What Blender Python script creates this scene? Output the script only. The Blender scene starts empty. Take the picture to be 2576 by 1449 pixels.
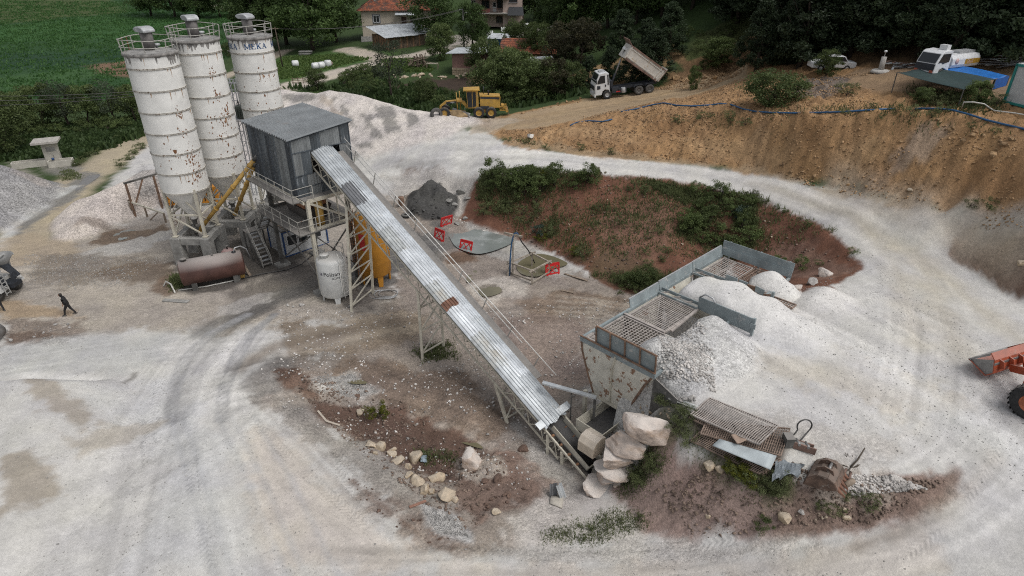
import bpy,bmesh,math,random
import numpy as np
from mathutils import Vector,Matrix,Quaternion
from mathutils import geometry as mgeo
random.seed(7)
RNG=np.random.default_rng(7)
S=bpy.context.scene
COL=S.collection
R=math.radians
# ---------------------------------------------------------------- camera, sky, sun, exposure
CAMZ,PITCH,FOC,PW,PH=24.0,R(29.0),1600.0,2576.0,1449.0
cam=bpy.data.objects.new('camera',bpy.data.cameras.new('camera'))
COL.objects.link(cam)
cam.location=(0,0,CAMZ)
cam.rotation_euler=(R(90)-PITCH,0,0)
cam.data.sensor_width=36.0
cam.data.lens=36.0*FOC/PW
cam.data.clip_start=0.5
cam.data.clip_end=3000
S.camera=cam
S.render.resolution_x,S.render.resolution_y=1024,576
SUN_EL,SUN_AZ=R(58),R(120)
w=bpy.data.worlds.new('World')
S.world=w
w.use_nodes=True
nt=w.node_tree
sky=nt.nodes.new('ShaderNodeTexSky')
sky.sky_type='NISHITA'
sky.sun_disc=False
sky.sun_elevation=SUN_EL
sky.sun_rotation=SUN_AZ
sky.air_density=1.0
sky.dust_density=4.0
sky.ozone_density=1.0
hsv=nt.nodes.new('ShaderNodeHueSaturation')
hsv.inputs['Saturation'].default_value=0.22
nt.links.new(sky.outputs['Color'],hsv.inputs['Color'])
bg=nt.nodes['Background']
nt.links.new(hsv.outputs['Color'],bg.inputs['Color'])
bg.inputs['Strength'].default_value=0.13
sun=bpy.data.lights.new('sun','SUN')
sun.energy=1.05
sun.angle=R(28)
sun.color=(1.0,0.965,0.92)
so=bpy.data.objects.new('sun',sun)
COL.objects.link(so)
sd=Vector((math.sin(SUN_AZ)*math.cos(SUN_EL),math.cos(SUN_AZ)*math.cos(SUN_EL),math.sin(SUN_EL)))
so.rotation_euler=sd.to_track_quat('Z','Y').to_euler()
S.view_settings.view_transform='Standard'
S.view_settings.look='None'
S.view_settings.gamma=1.0
S.view_settings.exposure=0.14
S.cycles.max_bounces=6
S.cycles.use_denoising=False
S.cycles.filter_width=1.1
# ---------------------------------------------------------------- where a point of the photograph lies
SP,CP=math.sin(PITCH),math.cos(PITCH)
def ray(px,py):
 u=(px-PW/2)/FOC
 v=(py-PH/2)/FOC
 return Vector((u,CP-v*SP,-SP-v*CP))
def P(px,py,z):
 d=ray(px,py)
 t=(z-CAMZ)/d.z
 return Vector((d.x*t,d.y*t,z))
def PY(px,py,y):
 d=ray(px,py)
 t=y/d.y
 return Vector((d.x*t,y,CAMZ+d.z*t))
def proj(p):
 x,y,z=p[0],p[1],p[2]-CAMZ
 f=y*CP-z*SP
 d=-y*SP-z*CP
 return(PW/2+FOC*x/f,PH/2+FOC*d/f,f)
 # ---------------------------------------------------------------- numpy noise
def _hash(ix,iy,s):
 h=(ix.astype(np.int64)*374761393+iy.astype(np.int64)*668265263+s*974711)&0xffffffff
 h=((h^(h>>13))*1274126177)&0xffffffff
 return((h^(h>>16))&0xffff)/65535.0
def vnoise(x,y,s=0):
 ix,iy=np.floor(x),np.floor(y)
 fx,fy=x-ix,y-iy
 fx=fx*fx*(3-2*fx);fy=fy*fy*(3-2*fy)
 a=_hash(ix,iy,s);b=_hash(ix+1,iy,s);c=_hash(ix,iy+1,s);d=_hash(ix+1,iy+1,s)
 return(a+(b-a)*fx)+((c+(d-c)*fx)-(a+(b-a)*fx))*fy
def fbm(x,y,oct=4,s=0,gain=0.5):
 x=np.asarray(x,float);y=np.asarray(y,float)
 r=0;a=1;t=0
 for i in range(oct):
  r=r+a*(vnoise(x,y,s+i*17)*2-1);t+=a
  a*=gain;x=x*2.03+11.3;y=y*2.03+5.7
 return r/t
def sstep(a,b,x):
 t=np.clip((x-a)/(b-a),0,1)
 return t*t*(3-2*t)
 # ---------------------------------------------------------------- objects
def tag(o,label,cat,group=None):
 o['label']=label;o['category']=cat
 if group:o['group']=group
 return o
def thing(name,label,cat,loc=(0,0,0),rz=0.0,group=None):
 o=bpy.data.objects.new(name,None)
 o.empty_display_size=0.3
 COL.objects.link(o)
 o.location=loc
 if isinstance(rz,(int,float)):o.rotation_euler=(0,0,rz)
 else:o.rotation_euler=rz
 return tag(o,label,cat,group)
def link(name,me,parent=None,loc=None,rot=None):
 o=bpy.data.objects.new(name,me)
 COL.objects.link(o)
 if parent is not None:o.parent=parent
 if loc is not None:o.location=loc
 if rot is not None:o.rotation_euler=rot
 return o
def dup(root,loc,rz=None,scale=None,label=None):
 """a copy of a thing with copies of its parts and sub-parts"""
 r=root.copy();COL.objects.link(r);r.location=loc
 if rz is not None:r.rotation_euler=(0,0,rz)if isinstance(rz,(int,float))else rz
 if scale is not None:r.scale=(scale,)*3 if isinstance(scale,(int,float))else scale
 if label:r['label']=label
 for ch in list(root.children):
  c=ch.copy();COL.objects.link(c);c.parent=r
  for g in ch.children:
   d=g.copy();COL.objects.link(d);d.parent=c
 return r
def structure(o):
 o['kind']='structure'
 return o
def stuff(o):
 o['kind']='stuff'
 return o
class MB:
 """collects shapes; build() links them as ONE mesh object"""
 def __init__(self,off=(0,0,0)):
  self.v=[];self.f=[];self.smooth=[];self.off=tuple(off)
 def add(self,vs,fs,sm=False):
  o=len(self.v);a,b,c=self.off
  self.v+=[(v[0]-a,v[1]-b,v[2]-c)for v in vs]
  self.f+=[tuple(i+o for i in f)for f in fs]
  self.smooth+=[sm]*len(fs)
  return self
 def box(self,c,s,M=None):
  hx,hy,hz=s[0]/2,s[1]/2,s[2]/2
  vs=[Vector((x,y,z))for z in(-hz,hz)for y in(-hy,hy)for x in(-hx,hx)]
  c=Vector(c)
  vs=[(M@v if M else v)+c for v in vs]
  return self.add(vs,[(0,2,3,1),(4,5,7,6),(0,1,5,4),(2,6,7,3),(0,4,6,2),(1,3,7,5)])
 def bar(self,a,b,w=0.08,h=None,up=(0,0,1)):
  a,b=Vector(a),Vector(b)
  h=h or w
  d=b-a
  L=d.length
  if L<1e-6:return self
  d/=L
  u=Vector(up)
  if abs(d.dot(u))>0.98:u=Vector((1,0,0))
  x=d.cross(u).normalized();y=x.cross(d).normalized()
  vs=[]
  for p in(a,b):
   for sx,sy in((-1,-1),(1,-1),(1,1),(-1,1)):
    vs.append(p+x*(sx*w/2)+y*(sy*h/2))
  return self.add(vs,[(0,1,2,3),(7,6,5,4),(0,4,5,1),(1,5,6,2),(2,6,7,3),(3,7,4,0)])
 def tube(self,pts,r,n=8,caps=True,closed=False):
  pts=[Vector(p)for p in pts]
  m=len(pts)
  rs=r if isinstance(r,(list,tuple))else[r]*m
  vs=[];prevx=None
  for i,p in enumerate(pts):
   if closed:d=(pts[(i+1)%m]-pts[i-1]).normalized()
   else:d=(pts[min(i+1,m-1)]-pts[max(i-1,0)]).normalized()
   if prevx is None:
    u=Vector((0,0,1))if abs(d.z)<0.95 else Vector((1,0,0))
    x=d.cross(u).normalized()
   else:
    x=(prevx-d*prevx.dot(d))
    x=x.normalized()if x.length>1e-6 else d.orthogonal().normalized()
   prevx=x
   y=d.cross(x)
   for k in range(n):
    a=2*math.pi*k/n
    vs.append(p+x*(math.cos(a)*rs[i])+y*(math.sin(a)*rs[i]))
  fs=[]
  for i in range(m if closed else m-1):
   j=(i+1)%m
   for k in range(n):
    l=(k+1)%n
    fs.append((i*n+k,i*n+l,j*n+l,j*n+k))
  self.add(vs,fs,n>5)
  if caps and not closed:
   o=len(self.v)-len(vs)
   self.f.append(tuple(o+k for k in range(n-1,-1,-1)));self.smooth.append(False)
   self.f.append(tuple(o+(m-1)*n+k for k in range(n)));self.smooth.append(False)
  return self
 def lathe(self,prof,n=32,c=(0,0,0),axis='z',caps=True):
  vs=[]
  for r,z in prof:
   for k in range(n):
    a=2*math.pi*k/n
    p=(r*math.cos(a),r*math.sin(a),z)
    if axis=='x':p=(p[2],p[0],p[1])
    if axis=='y':p=(p[1],p[2],p[0])
    vs.append((p[0]+c[0],p[1]+c[1],p[2]+c[2]))
  fs=[]
  m=len(prof)
  for i in range(m-1):
   for k in range(n):
    l=(k+1)%n
    fs.append((i*n+k,i*n+l,(i+1)*n+l,(i+1)*n+k))
  o=len(self.v)
  self.add(vs,fs,True)
  if caps:
   if prof[0][0]>1e-4:self.f.append(tuple(o+k for k in range(n-1,-1,-1)));self.smooth.append(False)
   if prof[-1][0]>1e-4:self.f.append(tuple(o+(m-1)*n+k for k in range(n)));self.smooth.append(False)
  return self
 def prism(self,poly,a,b):
  """extrude a polygon (list of 3D points at offset a) from offset vector a to b"""
  n=len(poly)
  a,b=Vector(a),Vector(b)
  vs=[Vector(p)+a for p in poly]+[Vector(p)+b for p in poly]
  fs=[tuple(range(n-1,-1,-1)),tuple(range(n,2*n))]
  for i in range(n):
   j=(i+1)%n
   fs.append((i,j,n+j,n+i))
  return self.add(vs,fs)
 def plate(self,a,b,c,d,t):
  """a quad with thickness t along its normal"""
  a,b,c,d=map(Vector,(a,b,c,d))
  nrm=(b-a).cross(d-a)
  nrm=nrm.normalized()*(t/2)
  return self.add([a-nrm,b-nrm,c-nrm,d-nrm,a+nrm,b+nrm,c+nrm,d+nrm],
[(3,2,1,0),(4,5,6,7),(0,1,5,4),(1,2,6,5),(2,3,7,6),(3,0,4,7)])
 def grid(self,fn,nu,nv,sm=True):
  vs=[fn(i/nu,j/nv)for j in range(nv+1)for i in range(nu+1)]
  fs=[(j*(nu+1)+i,j*(nu+1)+i+1,(j+1)*(nu+1)+i+1,(j+1)*(nu+1)+i)for j in range(nv)for i in range(nu)]
  return self.add(vs,fs,sm)
 def mesh(self,name,mats):
  me=bpy.data.meshes.new(name)
  me.from_pydata([tuple(v)for v in self.v],[],self.f)
  me.polygons.foreach_set('use_smooth',self.smooth)
  for m in(mats if isinstance(mats,(list,tuple))else[mats]):me.materials.append(m)
  me.update()
  return me
 def build(self,name,mat,parent=None,bevel=0.0,solid=0.0):
  o=link(name,self.mesh(name,mat),parent)
  if solid:
   md=o.modifiers.new('solid','SOLIDIFY');md.thickness=solid;md.offset=0
  if bevel:
   md=o.modifiers.new('bevel','BEVEL');md.width=bevel;md.segments=2;md.limit_method='ANGLE'
  return o
  # ---------------------------------------------------------------- materials
def srgb(r,g,b):
 f=lambda c:(c/255/12.92)if c/255<=0.04045 else((c/255+0.055)/1.055)**2.4
 return(f(r),f(g),f(b))
_M={}
def mat(name,col,rough=0.6,metal=0.0,var=0.12,vscale=3.0,col2=None,t2=0.55,soft2=0.08,scale2=4.0,
bump=0.0,bscale=30.0,spec=0.5,rand=0.0,alpha=None,emit=None,stretch=None,det2=6.0,dust=None,dustamt=0.0):
 """procedural surface: base colour with broad tone variation, an optional second colour in patches (rust, wear), fine bump"""
 if name in _M:return _M[name]
 m=bpy.data.materials.new(name);m.use_nodes=True
 t=m.node_tree;N=t.nodes;L=t.links
 b=N['Principled BSDF']
 tc=N.new('ShaderNodeTexCoord')
 vec=tc.outputs['Object']
 if stretch:
  mp=N.new('ShaderNodeMapping');mp.inputs['Scale'].default_value=stretch
  L.new(vec,mp.inputs['Vector']);vec=mp.outputs['Vector']
 n1=N.new('ShaderNodeTexNoise');n1 .inputs['Scale'].default_value=vscale;n1 .inputs['Detail'].default_value=5
 L.new(vec,n1 .inputs['Vector'])
 mr=N.new('ShaderNodeMapRange');mr.inputs['From Min'].default_value=0.3;mr.inputs['From Max'].default_value=0.7
 mr.inputs['To Min'].default_value=1-var*1.6;mr.inputs['To Max'].default_value=1+var
 L.new(n1 .outputs['Fac'],mr.inputs['Value'])
 mx=N.new('ShaderNodeMix');mx.data_type='RGBA';mx.blend_type='MULTIPLY';mx.inputs[0].default_value=1
 mx.inputs[6].default_value=(*col,1)
 L.new(mr.outputs['Result'],mx.inputs[7])
 out=mx.outputs[2]
 if rand:
  oi=N.new('ShaderNodeObjectInfo')
  m2=N.new('ShaderNodeMapRange');m2 .inputs['To Min'].default_value=1-rand;m2 .inputs['To Max'].default_value=1+rand
  L.new(oi.outputs['Random'],m2 .inputs['Value'])
  mz=N.new('ShaderNodeMix');mz.data_type='RGBA';mz.blend_type='MULTIPLY';mz.inputs[0].default_value=1
  L.new(out,mz.inputs[6]);L.new(m2 .outputs['Result'],mz.inputs[7]);out=mz.outputs[2]
 rsock=None
 if col2:
  n2=N.new('ShaderNodeTexNoise');n2 .inputs['Scale'].default_value=scale2;n2 .inputs['Detail'].default_value=det2
  n2 .inputs['Roughness'].default_value=0.65
  L.new(vec,n2 .inputs['Vector'])
  m3=N.new('ShaderNodeMapRange');m3 .inputs['From Min'].default_value=t2;m3 .inputs['From Max'].default_value=t2+soft2
  L.new(n2 .outputs['Fac'],m3 .inputs['Value'])
  mc=N.new('ShaderNodeMix');mc.data_type='RGBA'
  L.new(m3 .outputs['Result'],mc.inputs[0]);L.new(out,mc.inputs[6]);mc.inputs[7].default_value=(*col2,1)
  out=mc.outputs[2]
  rr=N.new('ShaderNodeMapRange');rr.inputs['To Min'].default_value=rough;rr.inputs['To Max'].default_value=0.9
  L.new(m3 .outputs['Result'],rr.inputs['Value']);rsock=rr.outputs['Result']
  if metal:
   mm=N.new('ShaderNodeMapRange');mm.inputs['To Min'].default_value=metal;mm.inputs['To Max'].default_value=0
   L.new(m3 .outputs['Result'],mm.inputs['Value']);L.new(mm.outputs['Result'],b.inputs['Metallic'])
 if dust:
  ge=N.new('ShaderNodeNewGeometry');sx=N.new('ShaderNodeSeparateXYZ');L.new(ge.outputs['Normal'],sx.inputs[0])
  md=N.new('ShaderNodeMapRange');md.inputs['From Min'].default_value=0.3;md.inputs['From Max'].default_value=0.95
  md.inputs['To Max'].default_value=dustamt
  L.new(sx.outputs['Z'],md.inputs['Value'])
  mc=N.new('ShaderNodeMix');mc.data_type='RGBA'
  L.new(md.outputs['Result'],mc.inputs[0]);L.new(out,mc.inputs[6]);mc.inputs[7].default_value=(*dust,1)
  out=mc.outputs[2]
 L.new(out,b.inputs['Base Color'])
 if rsock:L.new(rsock,b.inputs['Roughness'])
 else:b.inputs['Roughness'].default_value=rough
 if metal and not col2:b.inputs['Metallic'].default_value=metal
 b.inputs['Specular IOR Level'].default_value=spec
 if bump:
  nb=N.new('ShaderNodeTexNoise');nb.inputs['Scale'].default_value=bscale;nb.inputs['Detail'].default_value=4
  L.new(vec,nb.inputs['Vector'])
  bp=N.new('ShaderNodeBump');bp.inputs['Strength'].default_value=bump;bp.inputs['Distance'].default_value=0.05
  L.new(nb.outputs['Fac'],bp.inputs['Height']);L.new(bp.outputs['Normal'],b.inputs['Normal'])
 if alpha is not None:b.inputs['Alpha'].default_value=alpha
 _M[name]=m
 return m
RUST=(0.11,0.045,0.02)
# ---------------------------------------------------------------- terrain: surveyed points (picture position -> place at height z), then a fine sheet
def resample(line,step=14.0):
 out=[]
 for a,b in zip(line[:-1],line[1:]):
  L=math.hypot(b[0]-a[0],b[1]-a[1])
  n=max(1,int(L/step))
  for i in range(n):
   t=i/n
   out.append(tuple(a[k]+(b[k]-a[k])*t for k in range(3)))
 out.append(line[-1])
 return out
LINES={

'red_crest':[(1195,456,2.4),(1260,436,3.8),(1380,432,4.6),(1500,436,5.0),(1620,444,5.1),(1760,462,5.0),(1890,490,4.9),(2000,530,4.8),(2090,578,4.7),
(2150,622,4.7),(2172,655,4.65),(2150,690,4.5),(2080,722,4.4),(2012,732,4.35)],
'red_toe':[(1170,545,0.0),(1230,578,-0.3),(1300,600,-0.4),(1400,642,-0.5),(1490,690,-0.5),(1540,722,-0.5),(1620,742,-0.4),(1680,716,0.0),(1760,690,0.3),(1850,668,0.8),(1960,672,1.7),(2010,690,2.3)],

'bank_toe':[(1235,340,4.7),(1300,362,4.9),(1380,376,5.0),(1500,386,5.2),(1700,408,5.5),(1900,428,5.8),(2100,466,6.3),(2300,512,7.0),(2450,545,7.6),(2576,580,8.1),(2700,615,8.6)],
'bank_crest':[(1250,325,5.1),(1330,330,5.7),(1440,316,6.5),(1560,290,7.5),(1670,266,8.6),(1780,270,9.3),(1900,286,10.0),(2050,290,11.0),(2250,280,12.0),(2420,290,12.6),(2576,330,12.6),(2700,370,12.6)],

'oroad_near':[(1255,318,5.1),(1330,318,5.4),(1450,294,6.1),(1560,270,6.7),(1650,252,7.2),(1730,240,7.8),(1850,205,8.6)],
'oroad_far':[(1200,298,5.2),(1285,286,5.4),(1400,262,6.0),(1500,246,6.5),(1600,236,7.0),(1700,218,7.7),(1830,182,8.6)],

'terr_crest':[(1655,962,4.1),(1690,1005,3.8),(1705,1060,3.3),(1720,1110,2.6),(1790,1170,2.3),(1880,1205,2.45),(1990,1222,2.45),(2100,1215,2.65),(2220,1205,2.9),(2320,1185,3.1)],
'terr_toe':[(1530,1240,-1.5),(1600,1290,-1.35),(1700,1345,-1.0),(1820,1362,-0.45),(1950,1352,0.45),(2080,1335,1.2),(2220,1305,1.95),(2340,1262,2.6),(2420,1210,3.0)],
'bank_r_crest':[(2400,600,5.9),(2470,612,6.4),(2540,640,6.7),(2620,660,6.9)],
'bank_r_toe':[(2388,640,5.2),(2440,680,4.9),(2500,715,4.7),(2576,752,4.6),(2700,800,4.6)],
}
PTS=[

(-100,640,0),(0,640,0),(0,740,0),(0,800,0),(0,880,0),(200,640,0),(200,800,0),(200,900,0),(300,700,0),(420,740,0),(420,640,0),(450,850,0),(540,700,0),(600,620,0),
(600,800,0),(700,720,0),(760,620,0.1),(820,740,0),(880,700,0),(960,720,-0.1),(1000,660,-0.1),(930,600,0.1),(900,560,0.3),(1050,600,-0.1),(800,560,0.3),(720,800,-0.1),
(960,480,0.8),(1060,470,1.1),(1000,540,0.3),(1100,560,0.0),(900,460,1.0),(870,410,1.7),(930,440,1.4),(1000,430,1.9),(1100,430,2.6),(1180,420,3.0),(1130,470,1.3),(1000,400,2.7),
(1100,390,3.5),(1180,372,4.2),(1250,390,4.3),(1350,405,4.6),(1500,415,5.0),(1700,435,5.2),(1900,465,5.3),(2080,520,5.3),(2200,580,5.2),(2300,640,5.0),(2230,640,4.9),(2230,700,4.7),
(2350,570,5.9),(2500,580,7.2),(2450,570,6.9),(2576,605,7.6),(2700,640,8.0),
(900,380,2.0),(960,372,2.8),(1050,360,3.7),(1150,345,4.5),(1200,330,4.9),
(560,520,0.1),(400,560,0),(300,520,0),(200,560,0),(120,620,0),(60,560,0),(130,500,0),(240,430,0.0),(330,370,0.0),(130,412,0.0),(40,400,0.0),(0,480,0),(-120,480,0),
(640,420,0.6),(700,480,0.4),(620,330,1.0),(560,400,0.3),(480,330,0),(420,300,0),

(1150,600,-0.35),(1200,620,-0.45),(1270,640,-0.45),(1330,680,-0.5),(1400,680,-0.55),(1150,680,-0.3),(1280,720,-0.5),(1250,780,-0.7),(1400,740,-0.6),(1500,760,-0.7),(1560,790,-0.9),
(1350,860,-1.0),(1430,940,-1.3),(1440,860,-1.05),(1180,800,-0.7),(1060,800,-0.45),(1060,905,-1.1),(940,820,-0.3),(1000,900,-0.6),(1100,960,-0.95),(1200,1030,-1.25),(1180,940,-1.4),(1280,1060,-1.8),(1380,1010,-1.65),
(1400,1130,-2.0),(1470,1215,-2.1),(1330,1150,-1.9),(1420,1250,-1.9),(1300,1260,-1.6),(1500,1040,-1.7),(1460,1090,-2.0),(1550,1000,-1.5),(1500,1230,-1.9),
(820,900,-0.3),(700,900,-0.1),(640,1000,-0.1),(730,960,-0.35),(800,1010,-0.75),(900,1000,-1.25),(980,960,-1.0),(880,1060,-1.6),(960,1095,-2.0),(1080,1090,-2.0),(1180,1130,-2.1),
(1040,1165,-1.9),(1130,1210,-1.9),(860,1040,-1.45),(930,1110,-0.9),(990,1165,-0.95),(1060,1215,-1.05),(1120,1235,-1.15),(860,1120,-0.75),(940,1200,-0.8),(1060,1290,-0.95),(1180,1330,-1.1),(760,1050,-0.4),
(1250,1350,-1.2),(1400,1340,-1.35),(1350,1300,-1.5),(1450,1300,-1.6),(1280,1200,-1.3),(1200,1180,-1.4),

(0,1000,0.2),(100,1200,0.1),(0,1449,-0.1),(300,1000,0),(300,1200,-0.1),(300,1449,-0.3),(600,1200,-0.3),(640,1449,-0.6),(800,1300,-0.6),(950,1449,-0.8),(1000,1380,-0.9),
(1288,1449,-0.9),(1288,1400,-1.1),(1500,1400,-1.2),(1500,1449,-0.9),(1750,1449,-0.6),(1750,1400,-0.8),(2000,1449,0.4),(2000,1395,0.5),(2250,1449,1.5),(2250,1360,1.75),(2400,1330,2.4),(2430,1449,2.1),(2576,1449,2.5),
(2576,1300,3.0),(2480,1200,3.3),(2576,1100,3.8),(2420,1120,3.6),(2300,1110,3.5),(2100,1150,3.4),(1950,1120,3.5),(1800,1050,3.7),(1740,1000,3.95),
(1750,930,4.1),(1850,1000,3.85),(2000,1000,3.85),(2200,1000,3.9),(2400,1000,3.95),(2576,1000,4.0),(2000,880,4.15),(2200,880,4.2),(2400,880,4.25),(2576,880,4.35),(2100,790,4.35),(2300,790,4.4),
(2200,740,4.5),(2450,790,4.45),(2576,790,4.5),(2700,900,4.4),(2700,1449,3.0),

(2525,262,13.2),(2420,230,13.2),(2300,250,12.6),(2380,190,13.6),(2470,170,13.9),(2576,165,14.2),(2576,240,13.6),(2700,240,14),(2250,180,13.3),(2210,175,13.2),(2150,175,12.6),(2090,170,12.2),(2000,200,11.3),(2060,230,11.6),(1950,230,10.5),
(1850,245,9.7),(1780,250,9.0),(1950,180,11.2),(2080,150,12.6),

(1720,200,8.2),(1760,180,9.3),(1700,120,10.5),(1800,110,11.5),(1880,150,11.6),(1800,60,13.2),(1880,40,14.6),(1620,110,10.0),(1500,170,8.0),(1560,150,9.0),(1440,180,6.4),(1480,215,6.2),(1400,230,5.2),

(700,200,1.6),(800,230,1.0),(900,225,1.0),(950,250,1.0),(1050,260,1.6),(1150,270,2.8),(1220,270,3.5),(1300,260,4.0),(800,190,1.8),(900,165,2.4),(1000,145,3.0),(1100,125,3.4),(720,140,1.8),(860,140,2.4),
(950,118,3.2),(1080,215,2.2),(1170,190,2.9),(1000,215,1.8),(1280,190,3.6),(1360,180,4.4),(1200,110,3.8),(1300,75,4.6),(1380,65,5.2),(1450,60,8.0),(1260,130,3.8),
(1500,80,10.0),(1600,50,12.0),(1400,20,6.5),(1250,30,5.0),(1700,30,13.8),(1550,10,13.0),(1200,40,4.8),(950,60,3.4),(1000,20,3.8),(850,60,2.4),

(0,340,-0.6),(200,340,-0.5),(350,330,-0.2),(0,250,-1),(200,250,-1),(400,200,-0.5),(0,150,-0.8),(300,150,-0.5),(500,150,0),(600,100,0.8),(0,60,0),(300,60,0.3),(600,40,1.5),(0,0,1.5),(300,0,2),(600,0,3),(800,10,3),
]
XYZ=[P(*p)for L in LINES.values()for p in resample(L)]+[P(*p)for p in PTS]
XYZ=[(v.x,v.y,v.z)for v in XYZ]
# bins: ground on the conveyor side stays low right up to the ramp's retaining edge
E1=Vector((0.719,0.695,0));E2=Vector((-0.695,0.719,0));UP=Vector((0,0,1))
B0=Vector((3.83,29.3,0));BLEN,BWID,BTOP=14.9,4.8,4.6
def BP(a,b,z=0.0):
 return B0+E1*a-E2*b+Vector((0,0,z))
XYZ=[p for p in XYZ if not(-0.6<(Vector(p)-B0).to_2d().dot(E1 .to_2d())<BLEN+0.4 and-0.3<-(Vector(p)-B0).to_2d().dot(E2 .to_2d())<BWID+0.3)]
for i in range(13):
 a=BLEN*i/12
 XYZ+=[tuple(BP(a,-0.2,-1.2+1.6*sstep(6,15,a))),tuple(BP(a,1.5,-1.4+1.6*sstep(6,15,a))),tuple(BP(a,3.2,-1.4+1.6*sstep(6,15,a)))]
 XYZ+=[tuple(BP(a,4.7,4.15 if i else.6)),tuple(BP(a,5.6,4.3))]
XYZ+=[tuple(BP(15.2,0.5,1.0)),tuple(BP(15.2,2.5,1.5)),tuple(BP(15.2,4.2,3.6)),tuple(BP(-0.7,0.5,-1.7)),tuple(BP(-0.7,2.5,-1.6)),tuple(BP(-0.9,4.0,-1.2)),tuple(BP(-.5,5.0,.2)),tuple(BP(-.1,5.5,3.0))]
# hills and plain beyond the frame
XYZ+=[(-160,30,0),(-60,10,0),(0,5,-1),(40,5,2),(90,20,6),(-20,-40,-1),(-200,-40,0),(200,-40,20),(-420,-40,0),(420,-40,60),(-120,200,1),(-60,230,4),(0,230,8),(-420,300,4),(-300,600,22),(-120,420,12),(0,420,30),(200,700,110),(-420,720,40),(420,720,150),
(45,78,22),(34,98,18.5),(60,80,28),(90,90,44),(70,110,44),(36,118,26),(40,150,28),(40,140,38),(80,160,60),(140,110,70),(140,50,40),(120,200,90),(40,190,34),(60,60,19),(75,45,17),(420,200,150),(40,240,60),(-15,200,9)]
def _lines(lo,hi,fine,mn,mx,g):
 a=list(np.arange(lo,hi,fine))
 st=fine;x=a[-1];r=[]
 while x<mx:
  st*=g;x+=st;r.append(x)
 st=fine;x=a[0];l=[]
 while x>mn:
  st*=g;x-=st;l.append(x)
 return np.array(l[::-1]+a+r)
XS=_lines(-33,29,0.165,-420,420,1.03)
ylo=list(np.arange(16.5,52,0.165))
y=ylo[-1]
while y<720:
 y+=0.165+0.011*(y-52);ylo.append(y)
y=16.5;pre=[]
while y>-38:
 y-=0.165+0.1*(16.5-y);pre.append(y)
YS=np.array(pre[::-1]+ylo)
XS=np.clip(XS,-419,419);YS=np.clip(YS,-39.5,719)
XG,YG=np.meshgrid(XS,YS)
def tin(points,nodata=np.nan):
 pts=[]
 seen=set()
 for p in points:
  k=(round(p[0],2),round(p[1],2))
  if k in seen:continue
  seen.add(k);pts.append(p)
 vs,es,fs,ov,oe,of=mgeo.delaunay_2d_cdt([Vector((p[0],p[1]))for p in pts],[],[],0,1e-6)
 zs=[pts[o[0]][2]if o else 0 for o in ov]
 Z=np.full(XG.shape,nodata)
 for f in fs:
  (x0,y0),(x1,y1),(x2,y2)=[vs[i]for i in f[:3]]
  z0,z1,z2=[zs[i]for i in f[:3]]
  i0=np.searchsorted(XS,min(x0,x1,x2));i1=np.searchsorted(XS,max(x0,x1,x2),'right')
  j0=np.searchsorted(YS,min(y0,y1,y2));j1=np.searchsorted(YS,max(y0,y1,y2),'right')
  if i1<=i0 or j1<=j0:continue
  X,Y=XG[j0:j1,i0:i1],YG[j0:j1,i0:i1]
  d=(y1-y2)*(x0-x2)+(x2-x1)*(y0-y2)
  if abs(d)<1e-9:continue
  a=((y1-y2)*(X-x2)+(x2-x1)*(Y-y2))/d
  b=((y2-y0)*(X-x2)+(x0-x2)*(Y-y2))/d
  c=1-a-b
  m=(a>=-1e-6)&(b>=-1e-6)&(c>=-1e-6)
  Z[j0:j1,i0:i1][m]=(a*z0+b*z1+c*z2)[m]
 return Z
def blur(Z,n,it=2):
 k=np.ones(2*n+1)/(2*n+1)
 for _ in range(it):
  Zp=np.pad(Z,((n,n),(0,0)),'edge');c=np.cumsum(np.vstack([np.zeros((1,Z.shape[1])),Zp]),0)
  Z=(c[2*n+1:]-c[:-2*n-1])/(2*n+1)
  Zp=np.pad(Z,((0,0),(n,n)),'edge');c=np.cumsum(np.hstack([np.zeros((Z.shape[0],1)),Zp]),1)
  Z=(c[:,2*n+1:]-c[:,:-2*n-1])/(2*n+1)
 return Z
H0=tin(XYZ,0.0)
H=blur(H0,2,2)
def bil(Z,x,y):
 i=np.clip(np.searchsorted(XS,x)-1,0,len(XS)-2);j=np.clip(np.searchsorted(YS,y)-1,0,len(YS)-2)
 u=np.clip((x-XS[i])/(XS[i+1]-XS[i]),0,1);v=np.clip((y-YS[j])/(YS[j+1]-YS[j]),0,1)
 return(Z[j,i]*(1-u)+Z[j,i+1]*u)*(1-v)+(Z[j+1,i]*(1-u)+Z[j+1,i+1]*u)*v
_T=np.concatenate([np.arange(18,100,0.12),np.arange(100,420,0.6)])
HALL=H
def G(px,py,lift=0.0):
 """the place on the ground that shows at picture position px, py"""
 d=ray(px,py)
 X,Y,Z=d.x*_T,d.y*_T,CAMZ+d.z*_T
 g=bil(HALL,X,Y)
 hit=np.nonzero(Z<=g)[0]
 if len(hit)==0:return P(px,py,0)
 k=hit[0]
 if k==0:t=_T[0]
 else:
  a=Z[k-1]-g[k-1];b=Z[k]-g[k]
  t=_T[k-1]+(_T[k]-_T[k-1])*a/(a-b)
 return Vector((d.x*t,d.y*t,CAMZ+d.z*t+lift))
def gz(x,y):
 return float(bil(HALL,np.array([x]),np.array([y]))[0])
def seg_dist(poly,X,Y,closed):
 D=np.full(X.shape,1e9)
 n=len(poly)
 for i in range(n if closed else n-1):
  x0,y0=poly[i];x1,y1=poly[(i+1)%n]
  dx,dy=x1-x0,y1-y0
  L=dx*dx+dy*dy+1e-12
  t=np.clip(((X-x0)*dx+(Y-y0)*dy)/L,0,1)
  D=np.minimum(D,(X-x0-t*dx)**2+(Y-y0-t*dy)**2)
 return np.sqrt(D)
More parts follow.
